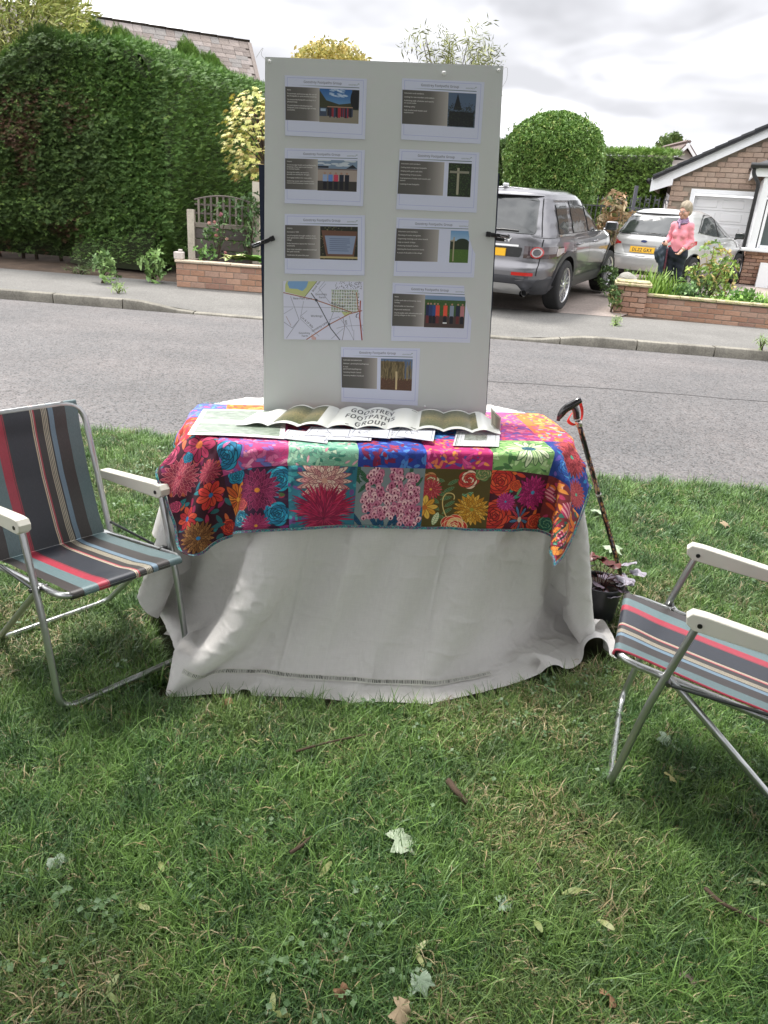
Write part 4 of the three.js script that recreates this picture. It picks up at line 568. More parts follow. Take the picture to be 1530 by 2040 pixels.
// ---- right garden bed
{
  const gy = 0.22; const strap = (name, label, p, n, h, w, cols, seed, spread) => { const t = thing(name, label, 'plant', p.toArray()), r = rng(seed), byCol = cols.map(() => []);
    for (let i = 0; i < n; i++) { const a = r() * 6.283, L = h * (0.65 + 0.5 * r()), q = Math.sqrt(r()), bx = Math.cos(a) * q * spread.x, bz = Math.sin(a) * q * spread.z, lean = 0.12 + 0.35 * r(), tw = r() * 6.28; const g = gridSurf(1, 6, (u, v) => V((u - 0.5) * w * Math.sin(Math.pow(1 - v * 0.98, 0.6) * 1.57) * 1.0, L * v * (1 - 0.12 * v * lean * 3), L * lean * v * v)); g.rotateY(tw); g.translate(bx, 0, bz); byCol[Math.floor(r() * cols.length)].push(g); }
    byCol.forEach((l, i) => l.length && mesh('leaf_blades', l, leafM({ color: rgb(...cols[i]), transmission: 0.2 }), t)); return t; };
  const s1 = at(1300, 590, 12.0); strap('crocosmia', 'clump of upright bright green strap leaves behind the brick pillar', V(s1.x, gy, -12.1), 190, 0.62, 0.028, [[0.22, 0.36, 0.05], [0.16, 0.28, 0.045], [0.28, 0.42, 0.07]], 71, { x: 0.42, z: 0.3 });
  const s2 = at(1520, 600, 11.6); strap('daylily', 'arching bright green strap leaves at the right picture edge behind the garden wall', V(s2.x + 0.1, gy, -11.6), 90, 0.42, 0.026, [[0.18, 0.32, 0.05], [0.24, 0.38, 0.06]], 72, { x: 0.35, z: 0.25 });
  const rb = at(1405, 585, 11.9); const rose = shrub('garden_rose', 'tall rose bush with yellow-green and red-tinged leaves behind the garden wall', 'rose bush', V(rb.x, gy, -11.9), { w: 0.62, h: 0.90, d: 0.5, n: 260, geo: bl, size: 0.07, cols: [[0.16, 0.22, 0.055], [0.20, 0.25, 0.07], [0.11, 0.17, 0.045], [0.26, 0.20, 0.08], [0.08, 0.14, 0.04]], seed: 73, stems: 9 });
  const rr = rng(5), rt = []; for (let i = 0; i < 7; i++) { const p = V((rr() - 0.3) * 0.6, 0.78 + rr() * 0.2, (rr() - 0.5) * 0.3); rt.push(sweep([V(p.x * 0.5, 0.5, p.z * 0.5), p], 0.004, 4)); } mesh('new_shoots', rt, mat(0.18, 0.08, 0.04, 0.9), rose);
  const lv = at(1378, 562, 11.95); shrub('leafy_shrub', 'grey-green leafy shrub in front of the woman', 'shrub', V(lv.x, gy, -12.0), { w: 0.45, h: 0.40, d: 0.5, n: 210, geo: bl2, size: 0.085, cols: [[0.07, 0.13, 0.05], [0.11, 0.18, 0.07], [0.05, 0.09, 0.035]], seed: 74 });
  const p1 = at(1325, 605, 11.75); shrub('ground_plant', 'low mid-green foliage between the pillar and the leafy shrub', 'plant', V(p1.x, gy, -11.7), { w: 0.85, h: 0.26, d: 0.4, n: 170, geo: bl, size: 0.075, cols: [[0.10, 0.18, 0.05], [0.14, 0.23, 0.06], [0.07, 0.13, 0.04]], seed: 75 });
  const p2 = at(1478, 592, 11.5); shrub('ground_plant', 'low leafy perennials right of the garden rose', 'plant', V(p2.x, gy, -11.5), { w: 0.7, h: 0.38, d: 0.4, n: 190, geo: bl2, size: 0.08, cols: [[0.06, 0.12, 0.04], [0.11, 0.20, 0.05], [0.16, 0.26, 0.06]], seed: 76 });
  const iv = at(1218, 612, 11.3); shrub('wall_weed', 'ivy and weeds growing against the left side of the brick pillar', 'plant', V(iv.x + 0.02, 0.19, -11.35), { w: 0.26, h: 0.36, d: 0.35, n: 60, geo: bl, size: 0.07, cols: [[0.05, 0.09, 0.03], [0.09, 0.14, 0.045], [0.13, 0.12, 0.05]], seed: 78 });
  const iw = at(1240, 545, 13.2); shrub('wall_weed', 'dark shrub in the shade between the two cars', 'plant', V(iw.x - 0.15, 0.3, -13.0), { w: 0.5, h: 0.4, d: 0.35, n: 80, geo: bl, size: 0.09, cols: [[0.04, 0.07, 0.03], [0.06, 0.10, 0.035]], seed: 79 });
  // bright mown grass behind the bed
  const g = new THREE.PlaneGeometry(4.6, 2.0, 10, 4); g.rotateX(-Math.PI / 2); g.rotateY(-R(15)); const q = at(1490, 585, 12.9); g.translate(q.x + 0.9, 0, -12.7); const pp = g.attributes.position; for (let i = 0; i < pp.count; i++) pp.setY(i, yardY(pp.getX(i), pp.getZ(i)) + 0.012);
  struct('garden_lawn', uvXZ(g), new THREE.MeshStandardMaterial({ map: colorTex(256, 256, (u, v) => { const k = 0.6 + 0.4 * fbm(u * 12, v * 12, 3, 3, 12) + 0.4 * hash2(u * 256, v * 256, 3); return [0.15 * k, 0.26 * k, 0.04 * k]; }, 1.5), roughness: 1 }));
  // weeds in the kerb joints
  [[236, 588, 0.14, 'small weed sprouting behind the kerb on the left pavement'], [1225, 655, 0.12, 'small weed in the kerb joint below the brick pillar'], [1515, 700, 0.22, 'tuft of weeds at the kerb by the right picture edge']].forEach(([x, y, w, l], i) => { const p = atY(x, y, 0.13); shrub('kerb_weed', l, 'weed', V(p.x, paveY(p.x, p.z) - 0.005, p.z), { w, h: w * 0.9, d: w, n: 22, geo: thin, size: 0.05, cols: [[0.10, 0.17, 0.05], [0.14, 0.20, 0.06]], seed: 90 + i, stems: 3 }); });
}
// ---------------------------------------------------------------- the table: frame, white cloth and patchwork cloth (both draped by a small cloth solver)
const TABLE = { x: -0.03, z: -2.475, yaw: 0.16, top: 0.73, hw: 0.645, hd: 0.33, r: 0.27 };
const tableM = new THREE.Matrix4().makeRotationY(TABLE.yaw).setPosition(TABLE.x, 0, TABLE.z), tableInv = tableM.clone().invert();
const toTable = (p) => p.clone().applyMatrix4(tableInv), fromTable = (p) => p.clone().applyMatrix4(tableM);
function drape({ w, d, cx, cz, nx, nz, top, grow, pins, steps, ground, outside, seed, stretch = 1 }) {
  const n = nx * nz, P = new Float32Array(n * 3), O = new Float32Array(n * 3), S0 = new Float32Array(n * 2), hold = 0.97, r = rng(seed), sx = w / (nx - 1), sz = d / (nz - 1);
  for (let j = 0; j < nz; j++) for (let i = 0; i < nx; i++) { const k = (j * nx + i) * 3; P[k] = cx - w / 2 + i * sx; P[k + 1] = top + 0.012 + (r() - 0.5) * 0.004; P[k + 2] = cz - d / 2 + j * sz; }
  O.set(P); const A = [], B = [], L = [], K = [];
  const add = (i, j, a, b, k) => { if (a < nx && a >= 0 && b < nz) { A.push(j * nx + i); B.push(b * nx + a); L.push(Math.hypot((a - i) * sx, (b - j) * sz)); K.push(k); } };
  for (let j = 0; j < nz; j++) for (let i = 0; i < nx; i++) { add(i, j, i + 1, j, 1); add(i, j, i, j + 1, 1); add(i, j, i + 1, j + 1, 0.55); add(i, j, i - 1, j + 1, 0.55); add(i, j, i + 2, j, 0.24); add(i, j, i, j + 2, 0.24); add(i, j, i + 4, j, 0.05); add(i, j, i, j + 4, 0.05); }
  const m = A.length, hw = TABLE.hw + grow - TABLE.r, hd = TABLE.hd + grow - TABLE.r, rr = TABLE.r;
  const pinList = pins.map((p) => ({ k: Math.round(p.v * (nz - 1)) * nx + Math.round(p.u * (nx - 1)), p: p.p, from: p.from || 0, until: p.until || 1e9 }));
  for (let s = 0; s < steps; s++) {
    const damp = s < steps * 0.25 ? 0.93 : 0.965, g = 9.8 * (1 / 60) ** 2 * 0.5;
    for (let k = 0; k < n; k++) { const q = k * 3; for (let c = 0; c < 3; c++) { const v = (P[q + c] - O[q + c]) * damp; O[q + c] = P[q + c]; P[q + c] += clamp(v, -0.02, 0.02); } P[q + 1] -= g; }
    for (let it = 0; it < 14; it++) {
      for (let e = 0; e < m; e++) {
        const a = A[e] * 3, b = B[e] * 3, dx = P[b] - P[a], dy = P[b + 1] - P[a + 1], dz = P[b + 2] - P[a + 2], len = Math.sqrt(dx * dx + dy * dy + dz * dz) + 1e-9;
        let k = K[e]; if (k < 0.3 && len > L[e]) continue; const f = 0.5 * k * (len - L[e]) / len;
        P[a] += dx * f; P[a + 1] += dy * f; P[a + 2] += dz * f; P[b] -= dx * f; P[b + 1] -= dy * f; P[b + 2] -= dz * f;
      }
      for (const pin of pinList) if (s >= pin.from && s < pin.until) { const q = pin.k * 3, t = clamp((s - pin.from) / 120); for (let c = 0; c < 3; c++) P[q + c] += (pin.p[c] - P[q + c]) * 0.6 * t; }
      if (it % 2 === 1) for (let k = 0; k < n; k++) {
        const q = k * 3; let x = P[q], y = P[q + 1], z = P[q + 2];
        // rounded slab: 2D rounded rectangle with an edge radius
        const er = 0.014, qx = Math.abs(x) - hw, qz = Math.abs(z) - hd, ox = Math.max(qx, 0), oz = Math.max(qz, 0), ol = Math.hypot(ox, oz);
        const d2 = ol + Math.min(Math.max(qx, qz), 0) - rr + er, dy = y - (top - er);
        if (d2 < er && dy < er) {
          let push = 0, nX = 0, nY = 0;
          if (dy > 0 && d2 > 0) { const l = Math.hypot(d2, dy); if (l < er) { push = er - l; nX = d2 / l; nY = dy / l; } }
          else if (d2 <= 0 && dy > -0.1) { push = er - dy; nY = 1; } else if (dy <= 0) { push = er - d2; nX = 1; } else { push = er - dy; nY = 1; }
          if (push > 0) {
            let gx, gz; if (qx > 0 && qz > 0) { gx = ox / ol * Math.sign(x); gz = oz / ol * Math.sign(z); } else if (qx > qz) { gx = Math.sign(x); gz = 0; } else { gx = 0; gz = Math.sign(z); }
            P[q] += nX * push * gx; P[q + 1] += nY * push; P[q + 2] += nX * push * gz;
            const fr = nY > 0.5 ? hold : 0.4; O[q] = lerp(O[q], P[q], fr); O[q + 2] = lerp(O[q + 2], P[q + 2], fr); O[q + 1] = lerp(O[q + 1], P[q + 1], 0.3);
            if (nY > 0.9 && it === 13) { S0[k * 2] = S0[k * 2] || P[q]; S0[k * 2 + 1] = S0[k * 2 + 1] || P[q + 2]; }
            if (nY > 0.9 && S0[k * 2]) { P[q] = lerp(P[q], S0[k * 2], hold); P[q + 2] = lerp(P[q + 2], S0[k * 2 + 1], hold); }
          }
        }
        if (outside) outside(P, q);
        if (P[q + 1] < ground) { P[q + 1] = ground; O[q] = lerp(O[q], P[q], 0.8); O[q + 1] = ground; O[q + 2] = lerp(O[q + 2], P[q + 2], 0.8); }
      }
    }
  }
  // smooth sampler: bicubic Catmull-Rom through the particles
  const cr = (a, b, c, e, t) => b + 0.5 * t * (c - a + t * (2 * a - 5 * b + 4 * c - e + t * (3 * (b - c) + e - a)));
  const get = (i, j, c) => P[(clamp(j, 0, nz - 1) * nx + clamp(i, 0, nx - 1)) * 3 + c];
  const sample = (u, v) => { const x = clamp(u) * (nx - 1), y = clamp(v) * (nz - 1), i = Math.min(Math.floor(x), nx - 2), j = Math.min(Math.floor(y), nz - 2), fx = x - i, fy = y - j, o = [0, 0, 0];
    for (let c = 0; c < 3; c++) { const rows = []; for (let q = -1; q <= 2; q++) rows.push(cr(get(i - 1, j + q, c), get(i, j + q, c), get(i + 1, j + q, c), get(i + 2, j + q, c), fx)); o[c] = cr(...rows, fy); } return V(...o); };
  return { P, nx, nz, sample };
}
const frontPins = [];
{ // where the hem was pulled out on the grass
  const W = (px, py, y) => { const q = toTable(atY(px, py, y)); return [q.x, q.y, q.z]; };
  frontPins.push({ u: 0.248, v: 1, p: W(328, 1388, 0.015) }, { u: 0.37, v: 1, p: W(500, 1388, 0.012) }, { u: 0.51, v: 1, p: W(700, 1402, 0.012) }, { u: 0.62, v: 1, p: W(850, 1405, 0.012) }, { u: 0.712, v: 1, p: W(965, 1378, 0.015) });
  frontPins.push({ u: 0.80, v: 0.965, p: W(1085, 1315, 0.02) }, { u: 0.97, v: 0.97, p: W(1200, 1292, 0.02) });
  frontPins.push({ u: 0.15, v: 0.99, p: [-0.57, 0.02, 0.40] }, { u: 0.06, v: 0.95, p: [-0.60, 0.04, 0.16] });
}
const white = drape({ w: 2.14, d: 1.62, cx: 0.0, cz: 0.275, nx: 84, nz: 70, top: TABLE.top, grow: 0.004, pins: frontPins, steps: 420, ground: 0.012, seed: 3 });
// how far the white cloth reaches out round the table, by bearing and height, so that the patchwork lies over it
const REACH = { na: 120, nh: 30, d: new Float32Array(120 * 30) };
const bearing = (x, z) => (Math.atan2(z / TABLE.hd, x / TABLE.hw) / (2 * Math.PI) + 1) % 1, ell = (x, z) => Math.hypot(z / TABLE.hd, x / TABLE.hw);
for (let a = 0; a <= 400; a++) for (let b = 0; b <= 400; b++) { const p = white.sample(a / 400, b / 400), i = Math.floor(bearing(p.x, p.z) * REACH.na) % REACH.na, j = Math.floor(p.y / TABLE.top * REACH.nh); if (j >= 0 && j < REACH.nh && p.y < TABLE.top - 0.02) REACH.d[i * REACH.nh + j] = Math.max(REACH.d[i * REACH.nh + j], ell(p.x, p.z)); }
function reachAt(x, z, y) { const i = bearing(x, z) * REACH.na - 0.5, j = clamp(y / TABLE.top * REACH.nh - 0.5, 0, REACH.nh - 1); let m = 0; const i0 = Math.floor(i); for (const a of [i0, i0 + 1]) for (const b of [Math.floor(j), Math.min(Math.floor(j) + 1, REACH.nh - 1)]) m = Math.max(m, REACH.d[((a + REACH.na) % REACH.na) * REACH.nh + b]); return m; }
const patchSheet = { w: 1.50, d: 0.74, cx: -0.008, cz: 0.195 };
const patch = drape({ ...patchSheet, nx: 88, nz: 45, top: TABLE.top + 0.006, grow: 0.012, pins: [{ u: 1, v: 1, p: toTable(at(1100, 1136, 2.02)).toArray(), from: 60 }, { u: 0, v: 1, p: toTable(at(366, 1102, 1.98)).toArray(), from: 60 }], steps: 320, ground: 0.02, seed: 8,
  outside: (P, q) => { if (P[q + 1] > TABLE.top - 0.025) return; const k = ell(P[q], P[q + 2]), m = reachAt(P[q], P[q + 2], P[q + 1]) + 0.012; if (k < m) { P[q] *= m / k; P[q + 2] *= m / k; } } });
{
  const t = thing('folding_table', 'round-ended folding table under the white cloth and patchwork', 'table', [TABLE.x, 0, TABLE.z], TABLE.yaw);
  const s = new THREE.Shape(), a = TABLE.hw - 0.012, b = TABLE.hd - 0.012, q = TABLE.r - 0.012;
  s.moveTo(-a + q, -b); s.lineTo(a - q, -b); s.absarc(a - q, -b + q, q, -Math.PI / 2, 0); s.lineTo(a, b - q); s.absarc(a - q, b - q, q, 0, Math.PI / 2); s.lineTo(-a + q, b); s.absarc(-a + q, b - q, q, Math.PI / 2, Math.PI); s.lineTo(-a, -b + q); s.absarc(-a + q, -b + q, q, Math.PI, Math.PI * 1.5);
  const g = new THREE.ExtrudeGeometry(s, { depth: 0.02, bevelEnabled: false, curveSegments: 12 }); g.rotateX(Math.PI / 2); g.translate(0, TABLE.top - 0.004, 0);
  mesh('tabletop', g, mat(0.3, 0.2, 0.12, 0.5), t);
  for (const [x, z] of [[-0.44, -0.2], [-0.44, 0.2], [0.44, -0.2], [0.44, 0.2]]) mesh('leg', cyl(0.015, 0.015, TABLE.top - 0.03, x, (TABLE.top - 0.03) / 2, z, 10), mat(0.05, 0.05, 0.055, 0.4), t);
}
// white linen
const linenB = grayTex(512, 512, (u, v) => 0.5 + 0.25 * Math.sin(u * 512 * 1.57) * 0.6 + 0.25 * Math.sin(v * 512 * 1.57) * 0.6 + 0.25 * (vnoise(u * 30, v * 256, 4, 256) - 0.5) + 0.25 * (vnoise(u * 256, v * 30, 5, 256) - 0.5));
const linenC = colorTex(512, 512, (u, v) => { const k = 0.93 + 0.05 * (vnoise(u * 16, v * 240, 6, 240) + vnoise(u * 240, v * 16, 7, 240) - 1) + 0.03 * (fbm(u * 6, v * 6, 3, 3, 6) - 0.5); return [0.82 * k, 0.795 * k, 0.775 * k]; });
const linen = new THREE.MeshPhysicalMaterial({ map: linenC, bumpMap: linenB, bumpScale: 0.0012, roughness: 0.9, sheen: 0.3, sheenRoughness: 0.6, sheenColor: rgb(0.8, 0.8, 0.8) });
linenC.repeat.set(4, 4); linenB.repeat.set(7, 7);
{
  // fine creases added along the surface normal where the cloth hangs
  const crease = (u, v) => {
    const a = sstep(0.44, 0.62, v) * sstep(1.0, 0.93, v); if (a <= 0) return 0;
    let h = 0; const rid = (x, w) => Math.exp(-(x * x) / (w * w));
    const n1 = fbm(u * 26 + 3, v * 15, 3, 71), n2 = fbm(u * 9, v * 22 + 5, 3, 77);
    h += 0.0016 * (1 - Math.abs(fbm(u * 60 + 8, v * 42, 2, 85) * 2 - 1)) ** 7 + 0.0065 * (1 - Math.abs(n1 * 2 - 1)) ** 5 * sstep(0.35, 0.6, fbm(u * 7, v * 7, 2, 81)); h += 0.0035 * (1 - Math.abs(n2 * 2 - 1)) ** 6;
    h += 0.0045 * rid(u - 0.395 + 0.0012 * Math.sin(v * 20), 0.0022) + 0.0045 * rid(u - 0.605, 0.0022);       // ironed-in fold lines
    h += 0.008 * rid(u - 0.46 + 0.02 * (v - 0.7), 0.006) * sstep(0.6, 0.7, v) * sstep(0.95, 0.85, v) + 0.003 * rid(u - 0.53, 0.003);
    return a * h;
  };
  const NX = 480, NZ = 360, sm = (u, v) => { const p = white.sample(u, v), e = 0.002, n = white.sample(u + e, v).sub(white.sample(u - e, v)).cross(white.sample(u, v + e).sub(white.sample(u, v - e))).normalize(); return p.addScaledVector(n, -crease(u, v)); };
  const g = gridSurf(NX, NZ, (u, v) => fromTable(sm(u, v)), (u, v) => [u * 2.14, v * 1.62]); g.index.array.reverse(); g.computeVertexNormals();
  const cl = solo('tablecloth', 'long plain white linen cloth hanging to the grass over the table', 'tablecloth', g, linen);
  // openwork hem band: dark gaps crossed by bars of thread
  const hemT = canvas(2048, 64, (c, w, h) => { c.fillStyle = '#d9d7d0'; c.fillRect(0, 0, w, h); const r = rng(7); for (let x = 0; x < w;) { const e = Math.min(1, x / 260, (w - x) / 330), k = (1.6 + r() * 5.5) * (0.35 + 0.65 * e) * (fbm(x * 0.011, 0.3, 3, 5) > 0.42 ? 1 : 0.5); c.fillStyle = ['#23261f', '#3a3d36', '#1b1d19'][Math.floor(r() * 3)]; c.fillRect(x, 13 + r() * 3, k, h - 28 + r() * 4); x += k + 2.2 + r() * 2.6; } for (const y of [9, h - 13]) { c.fillStyle = '#8a8b82'; c.fillRect(0, y, w, 2); } });
  const hg = gridSurf(240, 2, (u, v) => { const uu = lerp(0.25, 0.725, u), vv = lerp(0.946, 0.957, v) - 0.004 * Math.sin(uu * 9), p = sm(uu, vv), e = 0.002, n = white.sample(uu + e, vv).sub(white.sample(uu - e, vv)).cross(white.sample(uu, vv + e).sub(white.sample(uu, vv - e))).normalize(); return fromTable(p.addScaledVector(n, -0.004)); });
  mesh('openwork_hem', hg, new THREE.MeshStandardMaterial({ map: hemT, roughness: 0.9, side: THREE.DoubleSide }), cl);
}
// ---------------------------------------------------------------- patchwork cloth: painted floral prints, each square its own piece
const PW = 7, PH = 4, CELL = 288;
function flowerTools(c, r) {
  const petal = (L, w, tip = 0.5) => { c.beginPath(); c.moveTo(0, 0); c.bezierCurveTo(w, -L * 0.25, w * (0.6 + tip), -L * 0.85, 0, -L); c.bezierCurveTo(-w * (0.6 + tip), -L * 0.85, -w, -L * 0.25, 0, 0); c.closePath(); };
  return {
    dahlia(x, y, R0, cols, edge, heart, rows = 5) { for (let k = 0; k < rows; k++) { const q = R0 * (1 - k / rows * 0.85), n = Math.round(20 - k * 2.2); for (let i = 0; i < n; i++) { c.save(); c.translate(x, y); c.rotate((i + (k % 2) * 0.5 + r() * 0.15) / n * Math.PI * 2); petal(q, q * 2.6 / n); c.fillStyle = cols[(i + k) % cols.length]; c.fill(); c.strokeStyle = edge; c.lineWidth = R0 * 0.022; c.stroke(); c.beginPath(); c.moveTo(0, -q * 0.3); c.lineTo(0, -q * 0.85); c.lineWidth = R0 * 0.012; c.stroke(); c.restore(); } } c.fillStyle = heart; c.beginPath(); c.arc(x, y, R0 * 0.11, 0, 7); c.fill(); },
    daisy(x, y, R0, n, cols, edge, heart, hr = 0.22, wide = 1.7) { for (let i = 0; i < n; i++) { c.save(); c.translate(x, y); c.rotate(i / n * Math.PI * 2 + r() * 0.1); petal(R0 * (0.9 + r() * 0.15), R0 * wide / n, 0.8); c.fillStyle = cols[i % cols.length]; c.fill(); c.strokeStyle = edge; c.lineWidth = R0 * 0.035; c.stroke(); c.beginPath(); c.moveTo(0, -R0 * 0.25); c.lineTo(0, -R0 * 0.75); c.lineWidth = R0 * 0.02; c.stroke(); c.restore(); } c.fillStyle = heart; c.beginPath(); c.arc(x, y, R0 * hr, 0, 7); c.fill(); },
    spiky(x, y, R0, cols, edge, a0 = 0, a1 = Math.PI * 2, n = 46) { for (let k = 0; k < 4; k++) for (let i = 0; i < n; i++) { const q = R0 * (1 - k * 0.22) * (0.75 + r() * 0.35); c.save(); c.translate(x, y); c.rotate(a0 + (a1 - a0) * (i + r()) / n); petal(q, q * 0.075, -0.2); c.fillStyle = cols[Math.floor(r() * cols.length)]; c.fill(); c.strokeStyle = edge; c.lineWidth = 0.8; c.stroke(); c.restore(); } },
    rose(x, y, R0, cols, edge) { for (let k = 0; k < 6; k++) { const q = R0 * (1 - k * 0.16), n = 5; for (let i = 0; i < n; i++) { const a = (i + k * 0.4) / n * 6.283; c.beginPath(); c.arc(x + Math.cos(a) * q * 0.45, y + Math.sin(a) * q * 0.45, q * 0.56, 0, 7); c.fillStyle = cols[(k + i) % cols.length]; c.fill(); c.strokeStyle = edge; c.lineWidth = R0 * 0.04; c.stroke(); } } },
    leaf(x, y, L, w, ang, col, vein) { c.save(); c.translate(x, y); c.rotate(ang); petal(L, w, 0.1); c.fillStyle = col; c.fill(); c.strokeStyle = vein; c.lineWidth = 1.2; c.stroke(); c.beginPath(); c.moveTo(0, 0); c.lineTo(0, -L * 0.95); for (let i = 1; i < 6; i++) { const yy = -L * i / 7; c.moveTo(0, yy); c.lineTo(w * 0.7, yy - L * 0.09); c.moveTo(0, yy); c.lineTo(-w * 0.7, yy - L * 0.09); } c.stroke(); c.restore(); },
    speckle(n, cols, s) { for (let i = 0; i < n; i++) { c.fillStyle = cols[Math.floor(r() * cols.length)]; c.beginPath(); c.ellipse(r() * CELL, r() * CELL, s * (0.4 + r()), s * (0.3 + r() * 0.5), r() * 3, 0, 7); c.fill(); } },
    wash(cols, n, s) { for (let i = 0; i < n; i++) { c.fillStyle = cols[Math.floor(r() * cols.length)]; c.save(); c.translate(r() * CELL, r() * CELL); c.rotate(r() * 6.3); petal(s * (0.6 + r()), s * 0.28); c.fill(); c.strokeStyle = 'rgba(60,20,60,0.35)'; c.lineWidth = 1; c.stroke(); c.restore(); } },
  };
}
